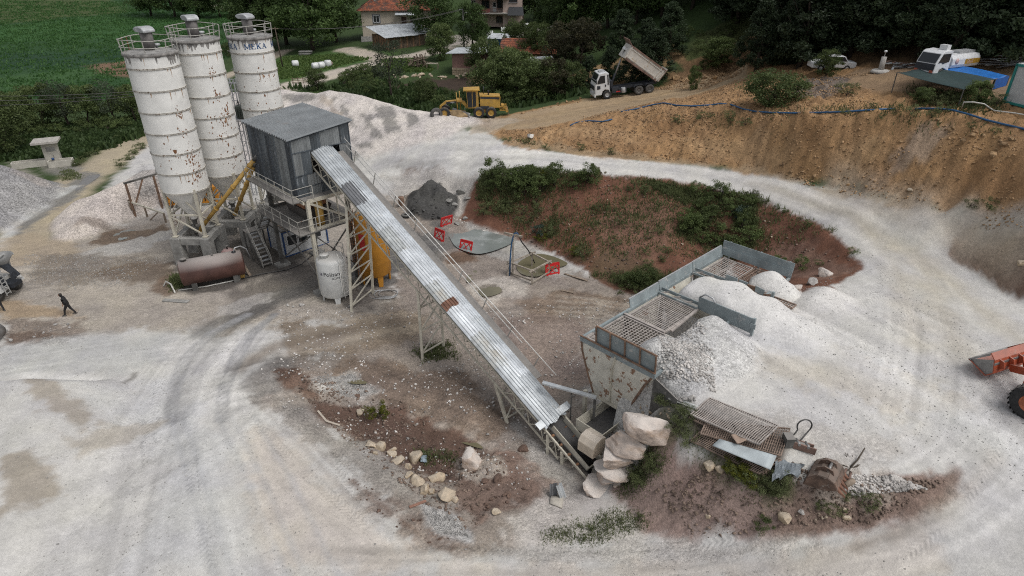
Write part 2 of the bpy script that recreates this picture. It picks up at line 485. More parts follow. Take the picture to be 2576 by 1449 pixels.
def inside(poly,X,Y):
 m=np.zeros(X.shape,bool)
 n=len(poly)
 for i in range(n):
  x0,y0=poly[i];x1,y1=poly[(i+1)%n]
  c=((y0>Y)!=(y1>Y))
  with np.errstate(divide='ignore',invalid='ignore'):
   xi=(x1-x0)*(Y-y0)/(y1-y0+1e-12)+x0
  m^=c&(X<xi)
 return m
def bbox(poly,pad):
 xs=[p[0]for p in poly];ys=[p[1]for p in poly]
 i0=max(0,np.searchsorted(XS,min(xs)-pad)-1);i1=np.searchsorted(XS,max(xs)+pad)+1
 j0=max(0,np.searchsorted(YS,min(ys)-pad)-1);j1=np.searchsorted(YS,max(ys)+pad)+1
 return slice(j0,j1),slice(i0,i1)
def area(pix,feather=0.8,wob=0.6,wscale=0.5,world=False):
 """soft mask of a region outlined in the photograph; returns (slices, mask)"""
 poly=pix if world else[tuple(G(x,y).to_2d())for x,y in pix]
 pad=feather+wob+0.5
 sl=bbox(poly,pad)
 X,Y=XG[sl],YG[sl]
 D=seg_dist(poly,X,Y,True)
 D=np.where(inside(poly,X,Y),D,-D)
 D=D+wob*(fbm(X*wscale,Y*wscale,4,5)*1.1+.55*fbm(X*2.1,Y*2.1,3,15))
 return sl,sstep(-feather*.55,feather*.55,D)
def stroke(pix,width,feather=0.3,wob=0.15,wscale=1.0,world=False):
 poly=pix if world else[tuple(G(x,y).to_2d())for x,y in pix]
 sl=bbox(poly,width+feather+wob+0.5)
 X,Y=XG[sl],YG[sl]
 D=width/2-seg_dist(poly,X,Y,False)+wob*fbm(X*wscale,Y*wscale,3,9)
 return sl,sstep(-feather,feather,D)
 # ---------------------------------------------------------------- heaps of gravel, sand and sludge that lie on the ground
HEAPS=[]
def heap(name,label,cat,outline,pts,blurn=2,foot=-0.25):
 W=[tuple(p)if len(p)==3 and not isinstance(p,list)and isinstance(p,Vector)else tuple(P(*p))for p in outline]
 W=[(x,y,z if z>3.9 and name!='gravel_pile' else float(bil(H,np.array([x]),np.array([y]))[0])+foot)for x,y,z in W]
 Wd=[]
 for i in range(len(W)):
  a,b=W[i],W[(i+1)%len(W)]
  n=max(1,int(math.hypot(b[0]-a[0],b[1]-a[1])/0.8))
  for k in range(n):
   x=a[0]+(b[0]-a[0])*k/n;y_=a[1]+(b[1]-a[1])*k/n
   Wd.append((x,y_,a[2]+(b[2]-a[2])*k/n if(a[2]>3.9 and b[2]>3.9 and name!='gravel_pile')else float(bil(H,np.array([x]),np.array([y_]))[0])+foot))
 Q=[tuple(p)if isinstance(p,Vector)else tuple(P(*p))for p in pts]
 Z=tin(Wd+Q)
 poly=[(p[0],p[1])for p in Wd]
 ins=inside(poly,XG,YG)
 Z=np.where(ins,Z,np.nan)
 fill=np.where(np.isnan(Z),H+foot,Z)
 sl=bbox(poly,3)
 fb=fill.copy();fb[sl]=blur(fill[sl],blurn,2)
 pad=ins.copy()
 for _ in range(2):
  pad[1:]|=pad[:-1];pad[:-1]|=pad[1:];pad[:,1:]|=pad[:,:-1];pad[:,:-1]|=pad[:,1:]
 HEAPS.append(dict(name=name,label=label,cat=cat,Z=fb,mask=pad))
def behind(pts,dy,dx=0.0):
 return[P(*p)+Vector((dx,dy,0))for p in pts]
_r=[(560,224,5.6),(640,221,6.2),(697,217,6.4),(721,219.5,6.4),(763,224,6.6),(797,229,6.7),(829,220,7.2),(859,225,7.0),(894,237,6.7),(914,236,6.7),(946,247,6.4),(978,256,6.2),(1017,270,5.9),(1049,281,5.7),(1083,279,5.8),(1160,291,5.5),(1215,308,5.25)]
heap('gravel_pile','long ridge of pinkish white gravel rising behind the grey sheet-metal batching tower','gravel pile',
[(500,330,0.3),(540,400,0.3),(640,430,0.6),(740,440,0.8),(860,424,1.5),(940,412,1.9),(1040,396,2.9),(1120,374,3.7),(1200,348,4.6),(1275,330,5.1)]+behind([(1275,318,5.2)],2.5)+behind(_r[::-1],6.5),
_r+[(705,253,5.3),(727,240,5.8),(749,240,5.8),(773,247,5.9),(800,300,4.6),(850,300,4.75),(900,300,4.8),(1000,325,4.6),(880,350,3.2),(960,345,3.9),(640,300,3.9),(600,320,2.9),(740,320,3.9),(1100,325,4.9),(700,380,2.0),(1180,322,5.0)],1)
_r=[(-100,385,4.8),(0,400,4.0),(40,412,3.4),(90,430,2.1),(128,448,0.9)]
heap('gravel_pile','dark grey coarse gravel pile cut by the photo edge, beside the concrete fountain','gravel pile',
[(150,455,0),(142,480,0),(120,512,0),(70,548,0),(0,588,0),(-140,640,0),(-260,560,0)]+behind(_r,5.0),_r+[(0,480,2.3),(60,470,1.9),(-80,500,2.4)],2)
_r=[(191,497,1.9),(219,494,2.1),(264,471,2.9),(310,446,3.3),(350,425,3.5),(410,415,3.5),(480,425,2.4)]
heap('gravel_pile','low pinkish white gravel pile behind the rusty goalpost frame','gravel pile',
[(530,470,0),(480,498,0),(400,528,0),(310,562,0),(255,588,0),(205,612,0),(100,616,0),(110,580,0),(125,548,0)]+behind(_r,3.2,-0.6),
_r+[(150,545,0.8),(230,540,1.2),(330,500,1.9),(300,530,1.0),(195,558,1.3),(215,560,1.15),(160,590,0.5),(400,470,2.1)],1)
_r=[(1050,474,2.0),(1085,452,2.6),(1110,462,2.4),(1135,486,1.9)]
heap('sludge_pile','dark wet concrete sludge heap beside the grey settling pool','sludge pile',
[(1004,548,0.2),(1060,566,0),(1120,560,0),(1158,528,0.6),(1160,500,1.0)]+behind(_r[::-1],2.2)+[(1012,505,0.5)],_r+[(1040,520,1.0),(1085,510,1.4),(1120,530,0.8),(1070,540,0.6)],1)
_r=[(-120,948,2.1),(0,950,2.0),(60,944,2.0),(150,948,1.7),(230,956,1.0),(290,968,0.4)]
heap('gravel_pile','broad white gravel mound in the bottom left corner of the photo','gravel pile',
[(-320,1000,0),(-320,1449,-0.1),(-60,1600,-0.2),(120,1420,-0.3),(260,1320,-0.2),(370,1180,-0.1),(400,1060,0),(360,1000,0)]+behind(_r[::-1],1.8),
_r+[(100,1050,1.6),(200,1080,1.1),(0,1150,1.6),(120,1200,0.9),(0,1300,1.1),(250,1150,0.5),(0,1400,0.6),(180,1010,1.3)],3)
heap('aggregate_heap','coarse grey-white aggregate tipped into the two bins next to the rusty front hopper','gravel pile',
[BP(.3,2.5,4.3),BP(2,2.3,4.4),BP(3.6,2.7,4.4),BP(3.9,3.1,4.2),BP(5.5,3.1,4.1),BP(7.2,2.8,4.4),BP(7.25,5,4.5),BP(7.4,7.2,4.1),BP(5,8.2,4.05),BP(2.2,7.6,4.0),BP(0.3,6.8,3.95),BP(.05,5.6,3.95),BP(.22,4.6,4.3)],
[BP(1.0,3.7,5.55),BP(2.2,3.5,5.45),BP(3.6,4.2,4.85),BP(5.4,4.0,4.95),BP(6.5,4.3,5.4),BP(1.6,5.6,5.35),BP(3.5,5.6,4.8),BP(6,5.8,5.15),BP(1.4,6.6,4.6),BP(4,7,4.5)],1,-0.15)
heap('sand_heap','fine pale sand heap filling the third bin between the two blue-grey dividers','sand pile',
[BP(7.4,.3,4.45),BP(11.05,.3,4.45),BP(11.1,4,4.6),BP(11.6,7,4.3),BP(12.2,9,4.0),BP(10,11.5,4.0),BP(8,10,4.0),BP(7.4,6.5,4.2),BP(7.4,5,4.6)],
[BP(7.9,1.0,4.9),BP(9.3,1.0,5.2),BP(10.6,1.6,5.35),BP(9.6,2.6,5.8),BP(8.2,3.6,5.5),BP(10.6,3.8,5.85),BP(9.4,4.8,5.75),BP(10.7,5.8,5.5),BP(8.3,6,5.2),BP(9.4,7,5.1),BP(8.6,8.4,4.6),BP(10.8,8.2,4.7),BP(10,9.8,4.35)],2,-0.1)
heap('sand_heap','small cone of pale sand on the farthest bin grating','sand pile',
[BP(11.7,3.2,4.5),BP(13,2.7,4.5),BP(14.7,3.2,4.5),BP(14.75,5.8,4.4),BP(13.4,6.6,4.3),BP(12.1,5.5,4.5)],[BP(13.1,4.1,5.65),BP(13.9,4.4,5.4),BP(13.2,5.2,5.2)],1,-0.1)
heap('sand_heap','pale sand mound on the ramp just beyond the farthest bin','sand pile',
[BP(12.2,6.0,4.1),BP(14.6,5.6,4.2),BP(17.4,6.6,4.1),BP(17.2,10,4.05),BP(13.2,11.6,4.0),BP(11,9,4.1)],[BP(13.4,7.0,5.0),BP(14.8,7.2,5.15),BP(13.4,8.6,4.65),BP(15.2,8.4,4.75)],2,-0.1)
# bins are hollow: in the boxes the ground stays low, the heaps are held by the gratings
HALL=H.copy()
for h in HEAPS:HALL=np.where(h['mask'],np.maximum(HALL,h['Z']),HALL)
# ---------------------------------------------------------------- what the ground is made of: colour, coarseness, wetness, roughness of relief
CO=np.empty(XG.shape+(3,));GRAIN=np.full(XG.shape,0.35);WET=np.zeros(XG.shape);RUG=np.full(XG.shape,0.02);CLS=np.zeros(XG.shape,int)
WHITE=(.47,.46,.443);PALE=(.52,.505,.485);GREY=(.36,.36,.355);TAN=(.39,.34,.27);DRY=(.34,.295,.245);BROWN=(.18,.14,.108);DKBROWN=(.125,.092,.072)
REDB=(.15,.088,.066);RED=(.15,.073,.048);RED2=(.20,.115,.082);OCH=(.30,.182,.092);OCH2=(.36,.24,.135);OROAD=(.33,.245,.155);WETG=(.13,.125,.115);CEM=(.24,.245,.24)
GRASS=(.035,.06,.018);GRASS2=(.06,.085,.028);FIELD=(.022,.06,.018);DARKV=(.02,.032,.014);PINK=(.46,.41,.375);SOILP=(.15,.095,.062);MUDP=(.05,.035,.026);SLUDGE=(.065,.064,.062)
CO[:]=GRASS
def paint(region,col=None,op=1.0,grain=None,wet=None,rug=None,cls=None,**k):
 sl,m=region
 m=m*op
 if col is not None:CO[sl]=CO[sl]*(1-m[...,None])+np.array(col)*m[...,None]
 for A,v in((GRAIN,grain),(WET,wet),(RUG,rug)):
  if v is not None:A[sl]=A[sl]*(1-m)+v*m
 if cls is not None:CLS[sl]=np.where(m>0.5*op,cls,CLS[sl])
 # plain and hills
SITE=[(-300,640),(60,606),(190,560),(310,415),(360,350),(400,350),(640,400),(860,400),(1000,330),(1230,330),(1290,368),(1450,388),(1700,411),(1900,433),(2100,468),(2300,514),(2450,548),(2576,584),(2700,620)]
site_w=[tuple(G(x,y).to_2d())for x,y in SITE]+[(110,38),(110,-30),(-90,-30),(-90,60)]
ochre=[(1190,300),(1290,286),(1420,258),(1600,232),(1720,208),(1860,176),(2000,172),(2200,168),(2400,165),(2576,160),(2700,200),(2700,620),(2576,585),(2450,548),(2300,514),(2100,468),(1900,433),(1700,411),(1450,388),(1290,368),(1230,330)]
paint(area([(-60,-5),(1900,-5),(1880,60),(1700,215),(1100,280),(560,240),(360,340),(-60,345)],2,1),GRASS,grain=.5,rug=.12,cls=4)
fld=area([(-80,-20),(560,-20),(640,60),(560,150),(330,250),(-80,250)],3,2,.1)
paint(fld,FIELD,grain=.6,rug=.15,cls=5)
paint(area([(-80,-20),(250,-20),(330,30),(150,45),(-80,70)],3,2,.1),(.055,.075,.025))
paint(area([(-80,75),(250,40),(560,35),(600,60),(330,95),(-80,110)],4,2,.1),(.03,.085,.02),.8)
paint(area([(-80,205),(150,180),(330,150),(330,165),(150,215),(-80,240)],3,2,.15),(.04,.09,.028),.8)
paint(area([(-80,130),(200,130),(340,115),(340,150),(200,170),(-80,180)],3,2,.15),(.014,.042,.02),.8)
paint(area([(216,168),(250,160),(420,145),(480,180),(340,197),(270,188)],.8,.6),SOILP,grain=.6,cls=6)
paint(area([(1690,225),(1700,140),(1760,90),(1880,30),(2000,0),(2700,-20),(2700,190),(2250,172),(2000,190),(1860,200)],1.5,1.5),(.17,.105,.055),grain=.7,rug=.25,cls=7)
paint(area([(1690,130),(1760,85),(1880,30),(1990,0),(1990,30),(1860,100),(1740,160)],1.2,1),GRASS2,.9)
paint(area([(2000,-20),(2700,-20),(2700,150),(2250,150),(2100,140),(1960,120)],2,1.5),(.055,.042,.026),.8)
paint(area([(1430,190),(1560,145),(1700,110),(1720,150),(1600,205),(1470,225),(1420,215)],1,1.2),(.25,.165,.085),.9,grain=.6,cls=7)
# works yard
paint(area(site_w,.9,.9,.5,world=True),WHITE,grain=.24,rug=.025,cls=1)
paint(area([(-40,620),(330,560),(560,520),(900,470),(1000,520),(1000,800),(700,830),(-40,840)],1.5,1.5),(.30,.26,.215),.8,grain=.7)
paint(area([(1000,420),(1240,440),(1180,560),(1280,600),(1640,740),(1640,820),(1480,900),(1500,1240),(1300,1400),(1000,1330),(860,1130),(640,1000),(720,900),(960,840),(1000,620)],1.2,1.4),(.235,.2,.172),.95,grain=.85,rug=.07,cls=8)
# ochre bank and road
paint(area(ochre,.7,.8),OCH,grain=.7,rug=.16,cls=2)
paint(area([(1225,318),(1290,288),(1480,250),(1700,214),(1850,178),(1880,196),(1740,240),(1640,258),(1540,282),(1430,306),(1320,326)],.5,.6),OROAD,grain=.35,rug=.02,cls=3)
paint(area([(1180,312),(1225,296),(1330,300),(1240,330),(1190,336)],.5,.8),(.38,.325,.26),.8)
for x0,y0,x1,y1,x2,y2 in[(1260,322,1500,282,1760,228),(1280,306,1500,268,1740,222),(1320,296,1540,258,1780,205)]:
 paint(stroke([(x0,y0),(x1,y1),(x2,y2)],.35,.3,.3),(.27,.19,.11),.6)
paint(area([(2040,200),(2200,172),(2576,165),(2576,262),(2420,240),(2200,235)],1,.8),(.23,.16,.1),.9,grain=.5,rug=.05)
paint(area([(1990,215),(2060,195),(2130,190),(2140,215),(2080,245),(2010,250)],.5,.8),(.15,.125,.11),.9,rug=.25)
for q in[[(1330,332),(1500,318),(1620,330),(1600,372),(1420,370)],[(1700,340),(1900,345),(1990,400),(1800,405)],[(2080,330),(2250,340),(2290,400),(2120,420)]]:
 paint(area(q,1,1.2),OCH2,.6)
for q in[[(1400,340),(1560,350),(1640,395),(1420,380)],[(1640,290),(1760,300),(1740,340),(1620,330)],[(2020,300),(2140,300),(2160,340),(2040,350)],[(2420,400),(2576,420),(2576,520),(2440,480)]]:
 paint(area(q,.9,1.2),(.21,.118,.056),.6)
paint(area([(2290,310),(2350,290),(2400,330),(2330,400),(2250,430),(2230,400)],.6,.8),(.33,.265,.21),.6)
paint(area([(1235,340),(1300,366),(1450,390),(1900,432),(2300,514),(2576,590),(2576,570),(2300,498),(1900,420),(1500,378),(1300,352)],.4,.5),(.30,.225,.145),.7,rug=.05)
# red slope
red=[(1195,456),(1260,438),(1380,434),(1500,438),(1620,446),(1760,464),(1890,492),(2000,532),(2090,580),(2150,624),(2174,656),(2152,692),(2080,724),(2012,734),(1960,690),(1840,665),(1690,712),(1630,745),(1540,728),(1490,696),(1400,648),(1300,606),(1230,584),(1165,550)]
paint(area(red,.35,.5),RED,grain=.55,rug=.09,cls=9)
paint(area([(1560,520),(1700,500),(1720,600),(1620,690),(1500,640),(1480,560)],1.5,1),RED2,.7)
paint(area([(1900,600),(2040,610),(2150,660),(2060,715),(1960,680)],1,1),(.2,.125,.095),.8)
for x in range(1880,2060,22):
 paint(stroke([(x,520+(x-1880)*.33),(x-22,560+(x-1880)*.3),(x-40,620+(x-1880)*.1)],.3,.25,.2),(.11,.05,.034),.5)
paint(area([(1390,640),(1500,700),(1640,750),(1690,700),(1660,660),(1560,650),(1480,640)],1,1),(.1,.075,.045),.7)
# right dark bank
paint(stroke([(2300,548),(2400,572),(2500,590),(2600,610)],1.9,.5,.2),WHITE,.95,grain=.3,rug=.02,cls=1)
paint(area([(2385,640),(2400,600),(2500,615),(2700,640),(2700,800),(2576,745),(2500,712),(2440,680)],.3,.15),(.19,.13,.1),grain=.6,rug=.1,cls=9)
paint(area([(2440,650),(2576,670),(2576,740),(2500,700)],.6,.6),(.12,.078,.056),.8)
paint(area([(2392,636),(2480,634),(2620,668),(2620,756),(2500,712),(2440,678)],.25,.2),(.15,.1,.075),.85)
paint(stroke([(2420,600),(2500,606),(2576,618)],1.2,.8,.4),(.26,.2,.16),.8)
# village
paint(area([(640,170),(720,140),(900,120),(1000,135),(900,160),(760,200),(650,215)],1.5,1),(.05,.095,.025),cls=4)
paint(stroke([(735,215),(790,200),(860,180),(950,158),(1060,137),(1120,122)],5,.8,.5),(.43,.385,.325),cls=10,grain=.3,rug=.03)
paint(stroke([(870,124),(915,134),(960,150)],4.5,.8,.6),(.40,.35,.29),cls=10,rug=.03)
paint(stroke([(560,195),(640,165),(715,128)],3.5,.8,.4),(.36,.31,.25),cls=10,rug=.03)
paint(stroke([(1190,112),(1280,95),(1350,75),(1400,62)],5.5,.8,.6),(.33,.30,.26),cls=10,rug=.03)
paint(area([(1120,90),(1190,85),(1200,108),(1130,115)],1,1),(.33,.30,.27),cls=10)
paint(stroke([(510,10),(560,20),(600,24)],4,1,.6),(.42,.37,.3),cls=10)
paint(area([(985,215),(1060,200),(1180,195),(1210,215),(1130,235),(1010,236)],1,1),MUDP,grain=.4,rug=.1,cls=6)
paint(area([(1170,195),(1230,185),(1260,200),(1200,212)],.6,.8),(.24,.16,.09),.9)
# left road and stream
paint(stroke([(40,620),(90,560),(150,500),(215,445),(290,390),(360,345),(420,300)],5.2,.8,.7),(.35,.30,.22),cls=10,grain=.35,rug=.03)
paint(area([(90,420),(170,410),(215,425),(190,445),(130,440)],.8,.6),(.2,.19,.17),.9)
paint(area([(215,432),(255,436),(240,455),(215,470),(190,500),(150,520),(90,560),(40,610),(10,600),(80,530),(140,480),(180,448)],.5,.7),(.17,.165,.155),.9,wet=.7,cls=1)
paint(stroke([(185,470),(140,492),(100,520),(60,545),(30,565),(14,600),(4,640)],.8,.5,.3),(.55,.56,.56),.8,wet=.5)
paint(area([(0,600),(60,585),(130,610),(210,618),(200,660),(0,670)],.8,1),(.33,.27,.2),.8)
paint(area([(190,640),(330,600),(420,560),(440,600),(330,640),(210,660)],.6,1),(.4,.385,.365),.8)
paint(area([(205,620),(255,590),(330,565),(410,560),(430,575),(330,600),(270,615)],.4,.8),(.14,.1,.07),.9,rug=.15)
paint(area([(300,555),(400,520),(430,540),(400,570),(320,585)],.4,.6),(.3,.27,.24),.8,wet=.3)
paint(area([(60,700),(120,640),(330,640),(440,650),(440,690),(250,700),(150,730)],1,1.3),(.17,.145,.12),.8,grain=.8)
paint(area([(200,690),(330,660),(440,655),(440,700),(330,712)],.7,.8),(.15,.115,.085),.8)
paint(area([(0,760),(60,765),(180,775),(190,800),(80,800),(0,805)],.6,.8),(.31,.23,.15),.8)
paint(area([(0,805),(100,800),(200,812),(210,845),(130,862),(0,870)],.5,.8),(.2,.165,.14),.9,grain=1,rug=.14)
paint(area([(0,835),(80,830),(160,845),(120,865),(0,868)],.4,.6),(.13,.09,.068),.7)
paint(area([(-10,872),(200,850),(420,840),(430,900),(300,945),(-10,945)],1.2,1),(.40,.40,.39),.8)
# round the tanks and the tower
paint(area([(380,730),(420,690),(440,700),(450,735),(420,745)],.5,.6),(.16,.115,.085),.9,rug=.12)
paint(area([(440,640),(620,600),(700,560),(760,600),(760,680),(640,700),(560,735),(440,735)],.8,.8),(.085,.077,.07),.9)  # shade under silos and tower painted into the ground colour
paint(area([(560,735),(700,690),(800,660),(900,640),(1000,660),(990,760),(900,780),(800,740),(720,745),(640,800),(560,780)],1,1),(.155,.138,.122),.85)
paint(stroke([(530,830),(600,790),(720,740),(820,700),(960,660)],2.2,.7,.5),(.15,.145,.135),.7,wet=.15)
paint(stroke([(600,800),(720,745),(830,700)],1.2,.6,.4),(.09,.085,.08),.8,wet=.25)
paint(area([(870,640),(1000,560),(1080,590),(1120,640),(1000,680),(980,720),(900,740)],.9,.9),(.11,.108,.105),.85,wet=.3)
paint(area([(540,770),(640,740),(700,735),(690,755),(620,785),(540,800)],.4,.7),(.4,.38,.36),.6)
# middle: pale gravel, mud, wheel ruts
paint(area([(1180,720),(1240,690),(1330,700),(1330,750),(1210,760)],.7,.8),(.42,.385,.345),.9,rug=.03)
paint(area([(1200,722),(1250,715),(1265,735),(1220,748)],.3,.6),(.2,.175,.145),.9,wet=.4)
paint(area([(1100,640),(1190,625),(1200,655),(1120,668)],.4,.7),(.12,.075,.05),.9,rug=.16)
paint(area([(1280,755),(1400,730),(1560,740),(1620,780),(1540,800),(1400,800),(1300,790)],.7,1),(.16,.12,.09),.85,rug=.12,grain=.9)
for k in range(5):
 paint(stroke([(1400,745+12*k),(1500,752+12*k),(1600,768+10*k)],.35,.25,.25),(.33,.3,.26),.6)
paint(area([(1180,560),(1240,580),(1290,600),(1420,645),(1450,690),(1400,700),(1300,660),(1170,620)],.6,.5),(.33,.32,.3),.8)
paint(area([(1220,790),(1480,800),(1480,960),(1380,1000),(1260,860)],1,1.2),(.23,.18,.156),.75,grain=.9)
paint(area([(700,800),(880,810),(1040,790),(1050,870),(860,900),(720,880)],1,1.2),(.2,.16,.122),.85,rug=.06)
paint(area([(850,800),(1050,790),(1060,830),(900,850)],.7,.9),(.34,.285,.225),.8)
paint(stroke([(600,930),(700,865),(860,830),(1050,800)],1.0,.6,.5),(.17,.135,.105),.7)
paint(stroke([(640,950),(740,890),(900,850)],.8,.5,.4),(.4,.35,.29),.6)
paint(area([(610,960),(700,890),(730,905),(700,960),(640,1010)],.6,.9),(.2,.19,.18),.8)
paint(area([(730,940),(900,900),(1180,940),(1290,1040),(1270,1110),(1100,1080),(950,1020),(830,960)],.8,1.1),(.17,.13,.102),.95,rug=.14,grain=.9)
paint(area([(765,945),(880,935),(960,985),(920,1010),(800,990)],.5,.7),(.36,.345,.325),.9,grain=1.3)
paint(area([(790,1010),(1000,1010),(1180,1100),(1290,1190),(1180,1220),(1040,1190),(900,1110),(800,1050)],.6,.9),(.10,.062,.047),.95,rug=.18,grain=.7)
paint(area([(700,930),(780,940),(800,1000),(760,1000)],.4,.7),(.12,.075,.055),.9,rug=.12)
paint(area([(700,1000),(800,1060),(920,1110),(1060,1230),(1200,1240),(1180,1290),(960,1240),(820,1150),(720,1070)],.7,.9),(.275,.255,.232),.9,rug=.07,grain=.9)
paint(area([(860,1180),(960,1230),(1100,1330),(1150,1390),(1040,1370),(920,1280)],.5,1),(.125,.08,.06),.85,rug=.13,grain=.9)
paint(area([(1060,1270),(1150,1300),(1180,1350),(1100,1340)],.4,.7),(.36,.36,.36),.8,grain=1.4)
paint(area([(1140,1160),(1280,1130),(1400,1180),(1380,1260),(1300,1300),(1200,1320),(1120,1250)],.6,1),(.16,.11,.088),.9,rug=.24,grain=.9)
paint(area([(1230,1290),(1500,1240),(1640,1310),(1560,1370),(1300,1380)],.8,1),(.46,.43,.40),.9,rug=.05)
paint(area([(1290,1060),(1400,1130),(1470,1220),(1400,1260),(1320,1170)],.6,.8),(.36,.34,.315),.85,grain=.9,rug=.06)
paint(area([(1250,1110),(1330,1150),(1390,1210),(1340,1230),(1260,1170)],.5,.9),(.2,.14,.115),.7,rug=.22)
paint(area([(1150,1160),(1240,1150),(1260,1190),(1200,1220),(1150,1200)],.3,.6),(.37,.325,.28),.9)
# front bank
paint(area([(1540,1230),(1640,1130),(1710,1100),(1800,1160),(1900,1205),(2000,1222),(2220,1205),(2400,1190),(2390,1240),(2230,1310),(2080,1340),(1900,1362),(1760,1362),(1640,1330)],.5,.7),(.235,.168,.145),.95,rug=.17,grain=.7,cls=9)
paint(area([(1640,1150),(1720,1120),(1790,1200),(1770,1290),(1680,1270)],.5,.8),(.28,.2,.175),.8)
paint(area([(2000,1260),(2200,1240),(2380,1200),(2390,1240),(2200,1315),(1950,1355)],.5,.7),(.175,.125,.102),.85,rug=.12,grain=1)
paint(area([(1660,1000),(1740,1010),(1760,1090),(1880,1190),(1990,1210),(1980,1250),(1860,1220),(1740,1160),(1670,1090)],.5,.7),(.085,.085,.045),.75)
paint(area([(2050,1180),(2160,1190),(2250,1230),(2180,1260),(2060,1250)],.4,.7),(.3,.26,.22),.7,grain=1)
paint(area([(1250,1380),(1560,1362),(1800,1368),(2000,1362),(2060,1380),(1700,1420),(1350,1420)],.4,.8),(.42,.40,.375),.8,grain=.9)
# ramp and loop road: wheel-polished lanes, fine dust, tan streaks
paint(area([(1600,850),(1760,830),(1800,900),(1740,990),(1660,960)],.6,.8),(.40,.40,.40),.9,grain=1.5)
paint(area([(1790,740),(1960,700),(2100,760),(2000,830),(1860,800)],1,1),(.53,.515,.49),.8)
paint(area([(1850,880),(2050,860),(2250,920),(2400,1010),(2250,1060),(2000,960)],1.2,1.5),(.44,.405,.345),.7)
paint(area([(1750,1000),(2100,1060),(2350,1110),(2200,1180),(1950,1110)],1,1.2),(.40,.375,.34),.7,grain=.8)
for(x0,y0),(x1,y1),(x2,y2),(x3,y3)in[((1900,455),(2150,520),(2330,680),(2420,900)),((1950,480),(2170,560),(2270,700),(2300,860)),((2050,490),(2250,570),(2400,720),(2576,860))]:
 paint(stroke([(x0,y0),(x1,y1),(x2,y2),(x3,y3)],1.3,1.0,.5),(.40,.365,.30),.65)
for pts in[[(1250,400),(1500,425),(1750,448),(1950,490),(2120,560),(2230,660)],[(1250,382),(1500,402),(1750,424),(1950,456),(2150,515),(2300,600)]]:
 paint(stroke(pts,.9,.6,.3),(.53,.515,.49),.7)
paint(stroke([(2100,470),(2350,540),(2576,600)],2.0,1,.5),(.38,.33,.265),.6)
paint(stroke([(1880,840),(2100,900),(2300,980),(2450,1080),(2576,1150)],1.6,1.2,.6),(.56,.56,.56),.6)
# front and left loop road
paint(area([(640,1080),(780,1120),(900,1280),(1100,1400),(1000,1449),(700,1449),(600,1250)],1.5,1.4),(.47,.42,.365),.7)
paint(area([(200,960),(420,950),(560,1100),(640,1449),(300,1449),(420,1150)],1.5,1.5),(.48,.48,.475),.7)
paint(area([(1100,1410),(1500,1425),(2000,1400),(2300,1370),(2400,1449),(1100,1449)],.8,1),(.47,.43,.385),.7)
for off in(0,12,24,128,140,152):
 paint(stroke([(416+off,1060),(424+off,980),(455+off,900),(520+off*.8,840),(620+off*.5,790)],.2,.16,.1),(.23,.23,.235),.75)
for off in(0,150,40,190,260):
 paint(stroke([(430+off*.8,1050),(470+off,1200),(540+off*1.2,1449)],.22,.2,.15),(.34,.345,.355),.5)
for off in(0,30,62,90):
 paint(stroke([(640+off,1010-off*.3),(760+off,1120),(900+off,1270-off*.2),(1060+off,1390-off*.2)],.22,.16,.15),(.27,.245,.225),.6)
paint(stroke([(2150,1380),(2290,1320),(2390,1240),(2400,1180)],.5,.3,.3),(.17,.13,.105),.7)
paint(stroke([(1200,1440),(1700,1432),(2100,1400),(2380,1300),(2500,1150)],.6,.5,.3),(.41,.375,.33),.6)
paint(area([(50,950),(120,960),(210,1030),(250,1060),(200,1075),(110,1020)],.5,.8),(.3,.265,.22),.8)
paint(area([(0,1140),(60,1130),(130,1180),(130,1230),(60,1260),(0,1300)],.6,1),(.27,.235,.19),.8)
paint(area([(130,1080),(220,1110),(330,1070),(420,1060),(300,1110),(200,1150)],.6,.9),(.36,.325,.275),.7)
paint(stroke([(310,962),(335,950),(338,940)],.3,.2,.15),(.15,.14,.125),.8)
paint(stroke([(0,960),(60,948),(150,950),(240,958)],.7,.4,.2),(.62,.61,.595),.8)
paint(area([(960,440),(1100,425),(1195,446),(1170,500),(1150,530),(1060,470),(1000,500)],.5,.7),(.40,.38,.355),.9,grain=.7,rug=.06)
paint(area([(1745,1020),(1990,1110),(1960,1190),(1880,1195),(1740,1105)],.3,.3),(.085,.066,.052),.9)
paint(area([(990,640),(1100,560),(1150,600),(1120,660),(1020,700)],.5,.8),(.12,.117,.112),.75,wet=.35)
